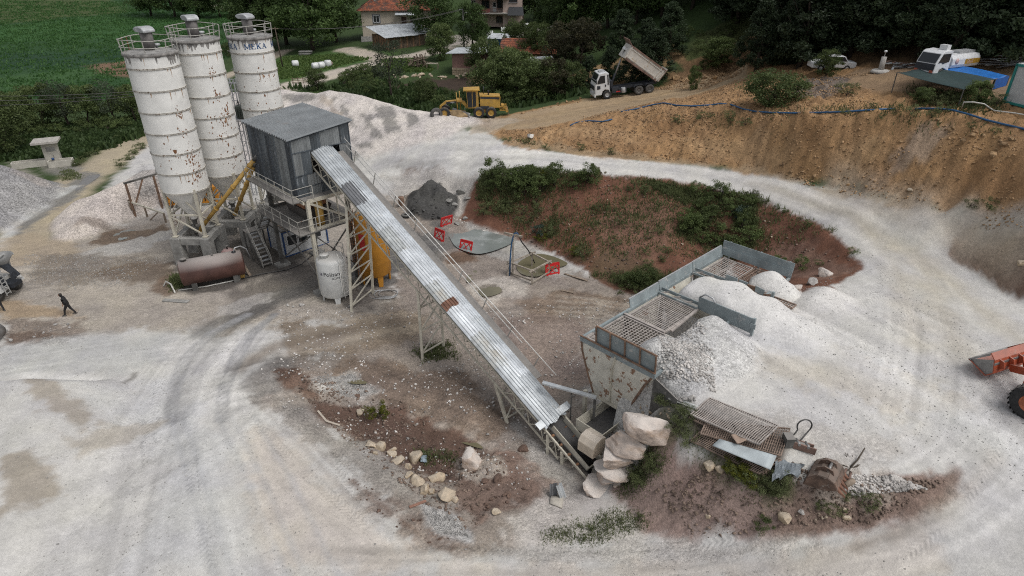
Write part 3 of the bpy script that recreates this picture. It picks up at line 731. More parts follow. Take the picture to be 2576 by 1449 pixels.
# wheel lanes: streaks that run along the haul roads
LANE=np.zeros(XG.shape)
def lanes(pix,half,amp,freq=1.6,seed=0,tint=(1,1,1)):
 w=[tuple(G(x,y).to_2d())for x,y in pix]
 w=[tuple(np.array(w[i])*(1-t)+np.array(w[i+1])*t)for i in range(len(w)-1)for t in(0,.5)]+[w[-1]]
 for _ in range(2):w=[w[0]]+[tuple((np.array(w[i-1])+2*np.array(w[i])+np.array(w[i+1]))/4)for i in range(1,len(w)-1)]+[w[-1]]
 sl=bbox(w,half+1);X,Y=XG[sl],YG[sl]
 best=np.full(X.shape,1e9);D=np.zeros(X.shape);A=np.zeros(X.shape);acc=0
 for(x0,y0),(x1,y1)in zip(w[:-1],w[1:]):
  dx,dy=x1-x0,y1-y0;L=math.hypot(dx,dy)+1e-9
  t=np.clip(((X-x0)*dx+(Y-y0)*dy)/L/L,0,1)
  q=(X-x0-t*dx)**2+(Y-y0-t*dy)**2
  m=q<best;best[m]=q[m]
  D[m]=(((X-x0)*dy-(Y-y0)*dx)/L)[m];A[m]=(acc+t*L)[m];acc+=L
 m=sstep(half,half*.6,np.sqrt(best))*sstep(0,1,.75+fbm(X*.2,Y*.2,3,seed+3))
 n=fbm(D*freq+.25*fbm(A*.12,D*.3,2,seed),A*.045,4,seed,.65)*1.9
 CO[sl]*=(1+(amp*n*m)[...,None]*np.array(tint))
 LANE[sl]+=.035*n*m
lanes([(300,1449),(330,1250),(400,1080),(440,960),(510,870),(640,790),(820,715),(960,670)],3.2,.17,2.6,1)
lanes([(1449,1449),(1100,1400),(860,1270),(700,1120),(600,980),(640,880)],3.2,.17,2.6,2)
lanes([(0,1300),(300,1200),(560,1080),(640,980)],4,.12,1.2,3)
lanes([(600,1449),(560,1250),(500,1080),(500,950),(600,850)],3.0,.14,2.8,4)
lanes([(0,920),(200,890),(420,860),(620,840),(860,830),(1060,800)],3.0,.2,1.6,5)
lanes([(900,1449),(1400,1430),(1900,1400),(2250,1350),(2480,1200),(2576,1050)],2.6,.2,2.2,6)
lanes([(880,430),(1050,410),(1250,390),(1500,408),(1750,432),(1950,470),(2150,545),(2290,680),(2330,830),(2300,980)],3.6,.18,1.7,7)
lanes([(2100,480),(2300,540),(2450,590),(2576,625)],2.6,.2,1.6,8)
lanes([(2150,760),(2300,830),(2450,960),(2576,1100)],4.5,.16,1.5,9)
lanes([(1900,800),(2050,900),(2200,1000),(2400,1120)],5,.14,1.4,10)
lanes([(1240,315),(1480,275),(1700,230),(1850,188)],2.6,.2,1.6,11)
lanes([(0,700),(250,690),(440,665),(640,620)],3.5,.25,1.5,12)
lanes([(1250,790),(1420,770),(1640,790)],2.6,.35,2.0,13)
lanes([(620,960),(760,920),(900,960),(1080,1010),(1260,1100)],3,.3,1.8,14)
lanes([(0,780),(200,780),(420,760),(560,760)],2.5,.14,1.6,15)
lanes([(870,330),(960,372),(1100,380),(1300,372)],4,.18,1.3,16)
# tread prints of the loader's tyres: place along and across each print, read by the surface material
TRD=np.zeros(XG.shape+(3,))
def tread(pix,gap=2.0,wd=.46):
 w=[G(x,y).to_2d()for x,y in pix]
 for sg in(-1,1)if gap else(0,):
  q=[]
  for i in range(len(w)):
   d=(w[min(i+1,len(w)-1)]-w[max(i-1,0)]).normalized()
   q.append((w[i].x-d.y*sg*gap/2,w[i].y+d.x*sg*gap/2))
  sl=bbox(q,1.0);X,Y=XG[sl],YG[sl]
  best=np.full(X.shape,1e9);D=np.zeros(X.shape);A=np.zeros(X.shape);acc=0
  for(x0,y0),(x1,y1)in zip(q[:-1],q[1:]):
   dx,dy=x1-x0,y1-y0;L=math.hypot(dx,dy)+1e-9
   t=np.clip(((X-x0)*dx+(Y-y0)*dy)/L/L,0,1);e=(X-x0-t*dx)**2+(Y-y0-t*dy)**2
   m=e<best;best[m]=e[m];D[m]=(((X-x0)*dy-(Y-y0)*dx)/L)[m];A[m]=(acc+t*L)[m];acc+=L
  k=np.sqrt(best)<wd*.8
  TRD[sl][...,0][k]=D[k];TRD[sl][...,1][k]=A[k]
  TRD[sl][...,2]=np.maximum(TRD[sl][...,2],sstep(wd*.62,wd*.4,np.sqrt(best))*sstep(-.25,.15,fbm(X*.5,Y*.5,3,19)))
for tp in([(650,1010),(720,1080),(800,1160),(900,1240),(1010,1330)],[(2330,1449),(2430,1370),(2520,1260),(2576,1150)],[(1980,1050),(2080,1085),(2200,1100)],[(230,1130),(330,1090),(440,1075)],[(470,1449),(430,1250),(425,1080),(450,950)],[(1200,1425),(1500,1415),(1800,1410),(2050,1385)],[(2190,620),(2180,680),(2150,740)],[(860,1130),(940,1220),(1060,1330),(1150,1400)],[(1960,900),(2120,850),(2250,760)],[(1020,590),(1060,640),(1090,690)]):
 tread(tp)
 # the heaps' own colours
HEAPCOL=[((.53,.49,.46),.8),((.27,.265,.265),1.6),((.50,.45,.415),1.1),(SLUDGE,.7),((.42,.40,.375),.8),((.47,.465,.455),1.1),((.575,.565,.545),.3),((.575,.565,.545),.4),((.57,.555,.535),.35)]
for h,(c,g)in zip(HEAPS,HEAPCOL):
 m=h['mask']&(h['Z']>H-0.02)
 e=np.where(m,sstep(0.0,0.35,h['Z']-H+0.1*fbm(XG*.7,YG*.7,3,31)),0)
 if h['name']=='gravel_pile' and c!=(.42,.40,.375)or h['name']!='gravel_pile':
  CO[:]=CO*(1-e[...,None])+np.array(c)*e[...,None]
  GRAIN[:]=GRAIN*(1-e)+g*e
 h['e']=e
for q in[[(835,245),(850,250),(905,320),(890,330)],[(905,285),(930,290),(960,345),(935,345)],[(940,265),(985,270),(1005,330),(975,335)],[(1015,280),(1040,285),(1055,310),(1030,315)],[(700,245),(730,232),(770,238),(800,246),(740,258)],[(880,350),(930,360),(945,375),(900,372)],[(860,372),(900,385),(930,398),(880,395)]]:
 paint(area(q,.35,.5,.8),(.21,.2,.188),.85,grain=1.0)
paint(area([(805,240),(830,250),(880,330),(860,330)],.5,.7,.8),(.33,.275,.215),.6)
paint(area([(350,400),(420,440),(440,500),(380,510),(330,470)],.8,.8),(.3,.29,.28),.7,grain=1.5)
paint(area([(30,405),(70,430),(130,470),(110,475),(40,440)],.6,.6),(.4,.36,.325),.6)
paint(area([(200,545),(270,560),(260,575),(190,570)],.4,.5),(.2,.16,.13),.6)
# broad natural variation
V=fbm(XG*.09,YG*.09,4,3);V2=fbm(XG*.55,YG*.55,4,41);V3=fbm(XG*1.7,YG*1.7,3,77)
CO*=(1+.09*V+.13*V2*(0.6+GRAIN)+.17*V3*GRAIN)[...,None]
CO[...,2]*=1-.05*V2
CO[:]=np.clip(CO,.005,.72)
# relief: clods, ruts, rills
RUGB=blur(RUG,2,1)
bankm=(CLS==2)*1.0
REL=LANE+RUGB*(1.5*fbm(XG*.8,YG*.8,4,13)+.95*fbm(XG*2.3,YG*2.3,3,23))+.018*fbm(XG*.35,YG*.35,3,29)
crag=blur(bankm,3,2)*np.where(RUGB>.1,1,0)
REL+=crag*(.36*(np.abs(fbm(XG*.55+YG*.3,YG*.55-XG*.25,4,57))-.25)+.42*(np.abs(fbm(XG*1.3+H*.8,YG*1.3-H*.6,4,67))-.2))
H=H+REL
for h in HEAPS:
 amp={'gravel_pile':.05,'sludge_pile':.4,'aggregate_heap':.06,'sand_heap':.05}[h['name']]
 h['Z']=h['Z']+amp*fbm(XG*1.1,YG*1.1,4,91)*(1.2 if h['name']!='sludge_pile' else 1.6)
HALL=H.copy()
for h in HEAPS:HALL=np.where(h['mask'],np.maximum(HALL,h['Z']),HALL)
# ---------------------------------------------------------------- ground surface material: colour from the survey, grain and wetness per place
def terrain_mat():
 m=bpy.data.materials.new('terrain');m.use_nodes=True
 t=m.node_tree;N=t.nodes;L=t.links;b=N['Principled BSDF']
 a=N.new('ShaderNodeVertexColor');a.layer_name='col'
 p=N.new('ShaderNodeVertexColor');p.layer_name='prop'
 sp=N.new('ShaderNodeSeparateColor');L.new(p.outputs['Color'],sp.inputs[0])
 tc=N.new('ShaderNodeTexCoord')
 def noise(sc,det,rough=.6):
  n=N.new('ShaderNodeTexNoise');n.inputs['Scale'].default_value=sc;n.inputs['Detail'].default_value=det;n.inputs['Roughness'].default_value=rough
  L.new(tc.outputs['Object'],n.inputs['Vector']);return n.outputs['Fac']
 def math_(op,x,y=None):
  n=N.new('ShaderNodeMath');n.operation=op
  for k,q in enumerate((x,y)):
   if q is None:continue
   if isinstance(q,(int,float)):n.inputs[k].default_value=q
   else:L.new(q,n.inputs[k])
  return n.outputs[0]
 n1=noise(7,4,.75);n2=noise(1.3,5,.65)
 vo=N.new('ShaderNodeTexVoronoi');vo.inputs['Scale'].default_value=9;L.new(tc.outputs['Object'],vo.inputs['Vector'])
 vs=N.new('ShaderNodeSeparateColor');L.new(vo.outputs['Color'],vs.inputs[0])
 g=math_('MULTIPLY',sp.outputs[0],2.0)
 k1=math_('MULTIPLY',math_('SUBTRACT',n1,.5),math_('ADD',math_('MULTIPLY',g,1.0),.14))
 k2=math_('MULTIPLY',math_('SUBTRACT',n2,.5),.5)
 k3=math_('MULTIPLY',math_('SUBTRACT',vs.outputs[0],.5),math_('MULTIPLY',g,.42))
 f=math_('ADD',math_('ADD',1.0,k1),math_('ADD',k2,k3))
 q=N.new('ShaderNodeAttribute');q.attribute_name='tread'
 sq=N.new('ShaderNodeSeparateXYZ');L.new(q.outputs['Vector'],sq.inputs[0])
 ph=math_('ADD',math_('MULTIPLY',sq.outputs[1],23.0),math_('MULTIPLY',math_('ABSOLUTE',sq.outputs[0]),20.0))
 tr=math_('MULTIPLY',math_('SINE',math_('ADD',ph,math_('MULTIPLY',n2,3.0))),sq.outputs[2])
 f=math_('ADD',f,math_('MULTIPLY',tr,.06))
 mx=N.new('ShaderNodeMix');mx.data_type='RGBA';mx.blend_type='MULTIPLY';mx.inputs[0].default_value=1
 L.new(a.outputs['Color'],mx.inputs[6]);L.new(f,mx.inputs[7])
 L.new(mx.outputs[2],b.inputs['Base Color'])
 r=N.new('ShaderNodeMapRange');r.inputs['To Min'].default_value=.93;r.inputs['To Max'].default_value=.3
 L.new(sp.outputs[1],r.inputs['Value']);L.new(r.outputs['Result'],b.inputs['Roughness'])
 b.inputs['Specular IOR Level'].default_value=.25
 hgt=math_('ADD',math_('MULTIPLY',n1,math_('ADD',.25,g)),math_('ADD',math_('MULTIPLY',n2,.8),math_('MULTIPLY',vo.outputs['Distance'],math_('MULTIPLY',g,-.6))))
 hgt=math_('ADD',hgt,math_('MULTIPLY',tr,.16))
 bp=N.new('ShaderNodeBump');bp.inputs['Strength'].default_value=.55;bp.inputs['Distance'].default_value=.09
 L.new(hgt,bp.inputs['Height']);L.new(bp.outputs['Normal'],b.inputs['Normal'])
 return m
TERR=terrain_mat()
def sheet(name,Z,facemask,z_off=0.0):
 """a part of the ground grid as one mesh; facemask is per grid cell"""
 ny,nx=XG.shape
 jj,ii=np.nonzero(facemask)
 if len(jj)==0:return None
 idx=jj*nx+ii
 F=np.stack([idx,idx+1,idx+nx+1,idx+nx],-1)
 used,inv=np.unique(F,return_inverse=True)
 F=inv.reshape(F.shape)
 co=np.stack([XG.ravel()[used],YG.ravel()[used],Z.ravel()[used]+z_off],-1)
 me=bpy.data.meshes.new(name)
 me.vertices.add(len(co));me.vertices.foreach_set('co',co.ravel())
 me.loops.add(F.size);me.loops.foreach_set('vertex_index',F.ravel().astype(np.int32))
 me.polygons.add(len(F));me.polygons.foreach_set('loop_start',np.arange(0,F.size,4));me.polygons.foreach_set('loop_total',np.full(len(F),4))
 me.polygons.foreach_set('use_smooth',np.ones(len(F),bool))
 me.update()
 c=me.color_attributes.new('col','FLOAT_COLOR','POINT')
 c.data.foreach_set('color',np.concatenate([CO.reshape(-1,3)[used],np.ones((len(used),1))],1).astype(np.float32).ravel())
 c=me.color_attributes.new('prop','FLOAT_COLOR','POINT')
 c.data.foreach_set('color',np.stack([GRAIN.ravel()[used]*.5,WET.ravel()[used],np.zeros(len(used)),np.ones(len(used))],-1).astype(np.float32).ravel())
 c=me.attributes.new('tread','FLOAT_VECTOR','POINT');c.data.foreach_set('vector',TRD.reshape(-1,3)[used].astype(np.float32).ravel())
 me.materials.append(TERR)
 # normals of the whole relief, so that neighbouring sheets meet without a seam
 dzx=np.gradient(Z,XS,axis=1).ravel()[used];dzy=np.gradient(Z,YS,axis=0).ravel()[used]
 nn=np.stack([-dzx,-dzy,np.ones(len(used))],-1);nn/=np.linalg.norm(nn,axis=1,keepdims=True)
 me.normals_split_custom_set_from_vertices(nn.tolist())
 return link(name,me)
cellc=CLS[:-1,:-1]
for k,n in{0:'ground',1:'gravel_yard',2:'embankment',3:'dirt_road',4:'meadow',5:'field',6:'soil_plot',7:'hillside',8:'muddy_ground',9:'earth_slope',10:'path'}.items():
 o=sheet(n,H,cellc==k)
 if o:structure(o)
for h in HEAPS:
 m=h['mask']
 o=sheet(h['name'],h['Z'],m[:-1,:-1]&m[1:,:-1]&m[:-1,1:]&m[1:,1:])
 tag(o,h['label'],h['cat'])
 # ================================================================ batching plant
M_SILO=mat('silo_white',(.70,.695,.67),.5,var=.07,vscale=1.2,col2=(.33,.2,.12),t2=.735,soft2=.04,scale2=2.6,det2=9,bump=.05,bscale=6)
M_SILO_TOP=mat('silo_cement_dust',(.26,.255,.245),.95,var=.25,vscale=2.5,bump=.2,bscale=14)
M_BAND=mat('silo_band',(.42,.40,.36),.7,var=.25,vscale=3,col2=(.12,.085,.06),t2=.52,soft2=.12,scale2=5)
M_STAIN=mat('silo_cement_stain',(.22,.21,.20),.9,var=.3)
M_RUSTP=mat('rust_patch',(.22,.10,.045),.9,var=.4,vscale=9)
M_FILTER=mat('filter_grey',(.13,.122,.118),.8,var=.2,vscale=3)
M_CAPG=mat('cap_galvanised',(.40,.41,.42),.5,.3,var=.15)
M_RAIL=mat('rail_steel',(.38,.37,.34),.6,var=.2,vscale=2,col2=(.18,.1,.06),t2=.6,scale2=6)
M_DARKSTEEL=mat('dark_dusty_steel',(.10,.098,.092),.75,var=.3,vscale=2,col2=(.24,.22,.2),t2=.55,soft2=.2,scale2=3,dust=(.3,.28,.26),dustamt=.6)
M_CREAM=mat('cream_steel',(.52,.49,.41),.6,var=.14,vscale=2,col2=(.2,.105,.055),t2=.62,soft2=.08,scale2=4,det2=8)
M_CREAMR=mat('cream_steel_rusty',(.60,.58,.51),.6,var=.12,vscale=1.5,col2=(.24,.14,.09),t2=.565,soft2=.02,scale2=1.9,det2=12,bump=.05)
M_CONC=mat('raw_concrete',(.27,.265,.25),.92,var=.22,vscale=1.6,col2=(.16,.15,.14),t2=.56,soft2=.2,scale2=1.2,bump=.25,bscale=12)
M_YEL=mat('yellow_paint',(.50,.31,.08),.5,var=.2,vscale=2,col2=(.2,.13,.06),t2=.6,soft2=.15,scale2=3)
M_ORANGE=mat('orange_tank_paint',(.46,.205,.022),.55,var=.10,vscale=2)
M_ORANGEBOX=mat('orange_machine',(.62,.25,.02),.5,var=.12)
M_TANKW=mat('tank_white',(.60,.61,.60),.45,var=.07,vscale=2,dust=(.42,.40,.37),dustamt=.7)
M_TANKB=mat('brown_tank',(.095,.045,.036),.55,var=.3,vscale=.8,dust=(.36,.33,.31),dustamt=.85)
M_BLACK=mat('black_letters',(.015,.015,.018),.5,var=0)
M_BLUELET=mat('blue_letters',(.02,.075,.19),.5,var=.25,vscale=6,col2=(.45,.45,.44),t2=.6,soft2=.05,scale2=9)
M_RUBBER=mat('rubber',(.03,.03,.031),.8,var=.3,vscale=4,dust=(.22,.21,.2),dustamt=.6)
M_BELT=mat('belt_rubber',(.028,.028,.03),.7,var=.4,vscale=2,dust=(.14,.135,.13),dustamt=.4)
M_SHEET=[mat('sheet_dark_a',(.075,.09,.106),.5,.25,var=.35,vscale=2,stretch=(1,1,.25),col2=(.3,.32,.34),t2=.60,soft2=.08,scale2=4),
mat('sheet_dark_b',(.10,.116,.13),.5,.25,var=.3,vscale=2,stretch=(1,1,.2),col2=(.26,.28,.3),t2=.58,soft2=.1,scale2=5),
mat('sheet_grey',(.225,.24,.245),.5,.25,var=.25,vscale=1.5,stretch=(1,1,.3),col2=(.12,.12,.125),t2=.6,soft2=.12,scale2=3),
mat('sheet_dark_c',(.056,.068,.082),.5,.25,var=.4,vscale=2,stretch=(1,1,.2),col2=(.22,.24,.26),t2=.62,soft2=.06,scale2=5)]
M_ROOFS=mat('roof_sheet',(.185,.2,.21),.5,.3,var=.12,vscale=.8,col2=(.22,.2,.19),t2=.6,soft2=.2,scale2=1)
M_GALV=[mat('galvanised_bright',(.68,.71,.735),.36,.5,var=.12,vscale=1.5),mat('galvanised_dull',(.52,.55,.57),.45,.4,var=.15,vscale=1.5,col2=(.40,.36,.3),t2=.6,soft2=.2,scale2=1.5),
mat('galvanised_dark',(.19,.195,.205),.5,.4,var=.12),mat('galvanised_worn',(.46,.48,.48),.45,.4,var=.15,col2=(.40,.365,.31),t2=.5,soft2=.25,scale2=1.2),
mat('galvanised_rusty',(.17,.085,.055),.7,.1,var=.3)]
M_GLASS=mat('dark_glass',(.02,.024,.028),.12,spec=.6,var=0)
M_BINGREY=mat('bin_blue_grey',(.235,.275,.285),.6,var=.16,vscale=1.2,col2=(.44,.43,.41),t2=.58,soft2=.12,scale2=2,det2=8)
M_BINRUST=mat('bin_rust_edge',(.20,.125,.085),.8,var=.3)
M_GRATE=mat('grating_dusty',(.36,.325,.30),.8,var=.2,vscale=3)
M_GRATER=mat('grating_rusty',(.235,.175,.14),.85,var=.3,vscale=3)
M_WOOD=mat('old_wood',(.24,.19,.145),.85,var=.3,vscale=4)
def text_mesh(name,body,size,depth=0.0):
 cu=bpy.data.curves.new(name,'FONT');cu.body=body;cu.size=size;cu.extrude=depth;cu.align_x='CENTER';cu.align_y='CENTER'
 cu.resolution_u=3
 o=bpy.data.objects.new(name,cu);COL.objects.link(o)
 dg=bpy.context.evaluated_depsgraph_get();dg.update()
 me=bpy.data.meshes.new_from_object(o.evaluated_get(dg))
 bpy.data.objects.remove(o)
 return me
def on_cylinder(me,r,az,z):
 for v in me.vertices:
  a=az+v.co.x/r
  rr=r+v.co.z
  v.co=Vector((rr*math.cos(a),rr*math.sin(a),z+v.co.y))
 me.update();return me
def slab_letters(word,h,gap,mb,r,az,z):
 """slab-serif capitals cut from bars, laid on a cylinder"""
 st={'M':(1.2,[((.16,0),(.16,1),.17),((1.04,0),(1.04,1),.17),((.16,1),(.6,.15),.17),((.6,.15),(1.04,1),.17),((0,.04),(.34,.04),.08),((.86,.04),(1.2,.04),.08),((0,.96),(.24,.96),.08),((.96,.96),(1.2,.96),.08)]),
'E':(.85,[((.2,0),(.2,1),.19),((0,.05),(.8,.05),.1),((0,.95),(.78,.95),.1),((.2,.52),(.62,.52),.1),((.76,.05),(.76,.28),.08),((.74,.95),(.74,.74),.08),((.6,.4),(.6,.66),.07)]),
'K':(1.0,[((.2,0),(.2,1),.19),((.2,.42),(.8,.97),.13),((.4,.55),(.84,.03),.2),((0,.04),(.4,.04),.08),((0,.96),(.4,.96),.08),((.6,.96),(1,.96),.08),((.6,.04),(1,.04),.08)]),
'A':(1.05,[((.14,0),(.5,1),.11),((.5,1),(.88,0),.2),((.3,.33),(.76,.33),.08),((0,.04),(.34,.04),.08),((.66,.04),(1.05,.04),.08)])}
 W=sum(st[c][0]for c in word)*h+gap*(len(word)-1)
 x=-W/2
 for c in word:
  wd,bars=st[c]
  for(ax,ay),(bx,by),t in bars:
   ax,ay,bx,by=x+ax*h,ay*h,x+bx*h,by*h
   dx,dy=bx-ax,by-ay;L=math.hypot(dx,dy);px_,py_=-dy/L*t*h/2,dx/L*t*h/2
   vs=[]
   for rr in(r+.004,r+.012):
    for qx,qy in((ax+px_,ay+py_),(bx+px_,by+py_),(bx-px_,by-py_),(ax-px_,ay-py_)):
     a=az+qx/r
     vs.append((rr*math.cos(a),rr*math.sin(a),z+qy))
   mb.add(vs,[(3,2,1,0),(4,5,6,7),(0,1,5,4),(1,2,6,5),(2,3,7,6),(3,0,4,7)])
  x+=wd*h+gap
  # ---------------------------------------------------------------- silos
def silo(loc,rad,z0,z1,first,label,letters,seed,rust_az,facing):
 rnd=random.Random(seed)
 t=thing('cement_silo',label,'silo',(loc[0],loc[1],0),0,'cement silos')
 n=7;sec=(z1-z0-first)/(n-1)
 zs=[z0+k*sec for k in range(n)]+[z1]
 for k in range(n):
  b=MB().lathe([(rad,zs[k]+.001),(rad,zs[k+1]-.001)],40,caps=False)
  b.build('shell_ring',M_SILO,t)
  MB().lathe([(rad+.002,zs[k]-.06),(rad+.05,zs[k]-.06),(rad+.05,zs[k]-.02),(rad+.015,zs[k]),(rad+.05,zs[k]+.02),(rad+.05,zs[k]+.06),(rad+.002,zs[k]+.06)],40,caps=False).build('flange',M_BAND,t)
 cb=3.6
 MB().lathe([(.22,cb),(.22,cb+.25),(rad-.002,z0-.07)],40,caps=False).build('cone',M_SILO,t)
 MB().lathe([(.3,cb-.1),(.3,cb)],16).lathe([(.16,cb-.7),(.2,cb-.1)],14).build('outlet_valve',M_DARKSTEEL,t)
 MB().lathe([(0,z1+.16),(rad*.5,z1+.13),(rad-.08,z1+.04),(rad-.02,z1+.03)],40,caps=False).build('top_deck',M_SILO_TOP,t)
 MB().lathe([(rad+.002,z1-.16),(rad+.1,z1-.1),(rad+.1,z1+.06),(rad-.03,z1+.08),(rad-.05,z1+.02)],40,caps=False).build('top_rim',M_STAIN,t)
 # filter housing with its hood, pressure valve
 f=MB().lathe([(.34,z1+.1),(.34,z1+.3),(.42,z1+.32),(.42,z1+1.35)],20).build('filter',M_FILTER,t)
 hd=MB()
 a=facing
 ca,sa=math.cos(a),math.sin(a)
 prof=[(-.52,1.34),(-.52,1.5),(-.3,1.68),(.05,1.74),(.42,1.72),(.68,1.62),(.70,1.5),(.5,1.36)]
 hd.prism([(x*ca+.46*sa,x*sa-.46*ca,z1+zz)for x,zz in prof],(0,0,0),(-.92*sa,.92*ca,0))
 hd.build('hood',M_CAPG,f,bevel=.05)
 MB().lathe([(.08,z1+.1),(.08,z1+.3),(.24,z1+.34),(.26,z1+.45),(.2,z1+.5)],14,(.55*math.cos(a-1.4),.75*math.sin(a-1.4),0)).build('pressure_valve',M_CAPG,t)
 # guard rail on the roof, a little battered
 rl=MB()
 for zz in(.5,.98):
  rl.tube([((rad+.12)*math.cos(q),(rad+.12)*math.sin(q),z1+zz+.05*math.sin(3*q+seed))for q in[2*math.pi*i/36+.3 for i in range(35)]],.028,5)
 rl.build('guard_rail',M_RAIL,t)
 for i in range(8):
  q=2*math.pi*i/8+.3
  lean=rnd.uniform(-.05,.08)
  MB().bar(((rad+.06)*math.cos(q),(rad+.06)*math.sin(q),z1),((rad+.12+lean)*math.cos(q),(rad+.12+lean)*math.sin(q),z1+1.0),.05).build('rail_post',M_RAIL,t)
  # streaks of set cement below the rim
 s=MB()
 for k in range(26):
  q=rnd.uniform(-2.6,.6);w=rnd.uniform(.05,.2);L=rnd.uniform(.12,.62)*(1 if rnd.random()<.6 else.5)
  vs=[]
  for j in range(5):
   ww=w*(1-.75*j/4)*rnd.uniform(.7,1.2);zz=z1-.15-L*j/4
   for sg in(-1,1):vs.append(((rad+.007)*math.cos(q+sg*ww/rad),(rad+.007)*math.sin(q+sg*ww/rad),zz))
  s.add(vs,[(2*j,2*j+2,2*j+3,2*j+1)for j in range(4)])
 stuff(s.build('cement_streaks',M_STAIN,t))
 # rust running down from the flanges
 s=MB()
 for k in range(46):
  q=facing-2.6+rnd.uniform(-1.5,1.5);w=rnd.uniform(.012,.05);L=rnd.uniform(.12,.75);zt_=rnd.choice(zs[1:])-.07
  vs=[]
  for j in range(4):
   for sg in(-1,1):vs.append(((rad+.005)*math.cos(q+sg*w*(1-.28*j)/rad),(rad+.005)*math.sin(q+sg*w*(1-.28*j)/rad),zt_-L*j/3))
  s.add(vs,[(2*j,2*j+2,2*j+3,2*j+1)for j in range(3)])
 stuff(s.build('rust_runs',mat('rust_run',(.36,.24,.15),.8,var=.3),t))
 # rust blisters in clusters
 s=MB()
 for(az,zz,spread,cnt)in rust_az:
  for k in range(cnt):
   q=az+rnd.gauss(0,spread/rad);z=zz+rnd.gauss(0,spread*1.5);r=abs(rnd.gauss(.012,.03))+.012
   if not(z0<z<z1):continue
   m=7
   vs=[((rad+.006)*math.cos(q+r*rnd.uniform(.5,1.3)*math.cos(2*math.pi*i/m)/rad),(rad+.006)*math.sin(q+r*rnd.uniform(.5,1.3)*math.cos(2*math.pi*i/m)/rad),z+r*rnd.uniform(.6,2.0)*math.sin(2*math.pi*i/m))for i in range(m)]
   vs=[(c[0],c[1],c[2])for c in vs]
   vs2=[vs[i]for i in range(m)]
   s.add(vs2,[tuple(range(m))])
 stuff(s.build('rust_blisters',M_RUSTP,t))
 # legs with bracing
 lp=1.22
 for sx in(-1,1):
  for sy in(-1,1):
   MB().bar((sx*lp,sy*lp,2.47),(sx*lp,sy*lp,z0+.25),.2).box((sx*lp,sy*lp,2.5),(.4,.4,.06)).build('leg',M_CREAM,t)
 br=MB()
 c=[(-lp,-lp),(lp,-lp),(lp,lp),(-lp,lp)]
 for i in range(4):
  (x0,y0),(x1,y1)=c[i],c[(i+1)%4]
  br.bar((x0,y0,4.35),(x1,y1,4.35),.12).bar((x0,y0,4.3),(x1,y1,2.6),.1)
  br.bar((x0,y0,4.4),((x0+x1)/2,(y0+y1)/2,5.9),.08).bar((x1,y1,4.4),((x0+x1)/2,(y0+y1)/2,5.9),.08)
 br.build('brace',M_CREAM,t)
 # caged ladder on the far left side
 la=MB();q=math.pi*.92
 cx,cy=(rad+.22)*math.cos(q),(rad+.22)*math.sin(q);tx,ty=-math.sin(q)*.22,math.cos(q)*.22
 for sg in(-1,1):la.bar((cx+sg*tx,cy+sg*ty,2.6),(cx+sg*tx,cy+sg*ty,z1+1),.05)
 zz=2.8
 while zz<z1:la.bar((cx-tx,cy-ty,zz),(cx+tx,cy+ty,zz),.03);zz+=.32
 zz=5.0
 while zz<z1:
  la.tube([(cx+.38*math.cos(q+w),cy+.38*math.sin(q+w),zz)for w in np.linspace(-1.7,1.7,8)],.018,4);zz+=1.5
 la.build('ladder',M_RUSTP if seed==1 else M_RAIL,t)
 if letters:
  for az in letters:
   mb=MB();slab_letters('MEKA',.41,.05,mb,rad,az,z1-.80)
   mb.build('lettering',M_BLUELET,t)
 return t
SILOS=[((-26.25,48.7),1.78,6.3,16.6),((-24.5,52.3),1.72,6.4,17.0),((-21.75,56.2),1.72,6.4,16.7)]
def face_az(l):return math.atan2(-l[1],-l[0])
fz=[face_az(s[0])for s in SILOS]
silo(*SILOS[0],.95,'leftmost white cement silo, rust streaks down its right side',None,1,[(fz[0]+.45,12.4,.14,16),(fz[0]+.5,10.9,.22,22),(fz[0]+.55,9.0,.3,60),(fz[0]+.62,7.7,.35,70),(fz[0]-.3,8.9,.5,18)],2.6)
silo(*SILOS[1],.9,'middle white cement silo, stained grey below its rim',None,2,[(fz[1]+.4,14.6,.16,24),(fz[1]+.4,13.0,.18,26),(fz[1]+.65,11.6,.2,40),(fz[1]+.3,11.2,.5,30),(fz[1]+.55,10.0,.4,30),(fz[1]+.5,7.5,.5,40)],2.4)
silo(*SILOS[2],1.15,'rear white cement silo with blue lettering round its top, partly behind the sheet-metal tower',[fz[2]+.2,fz[2]+.2-1.42,fz[2]+.2+1.42,fz[2]+2.9],3,[(fz[2]+.1,13.0,1.2,36),(fz[2]+.2,11.4,1.2,50),(fz[2],9.8,1.2,50)],2.75)
# ---------------------------------------------------------------- concrete frames under the silos
def plinth(loc,label):
 t=thing('concrete_footing',label,'footing',(loc[0],loc[1],0),0,'concrete frames under the silos')
 for sx in(-1,1):
  for sy in(-1,1):
   MB().box((sx*1.22,sy*1.22,1.05),(.8,.8,2.75)).build('column',M_CONC,t,bevel=.03)
 for k in(-1,1):
  MB().box((k*1.22,0,2.1),(.5,1.63,.6)).build('beam',M_CONC,t,bevel=.03)
  MB().box((0,k*1.22,2.1),(1.63,.5,.6)).build('beam',M_CONC,t,bevel=.03)
plinth(SILOS[0][0],'open concrete frame under the leftmost silo, behind the brown tank')
plinth(SILOS[1][0],'dark concrete frame under the middle silo, beside the steel stairs')
plinth(SILOS[2][0],'concrete frame under the rear silo')
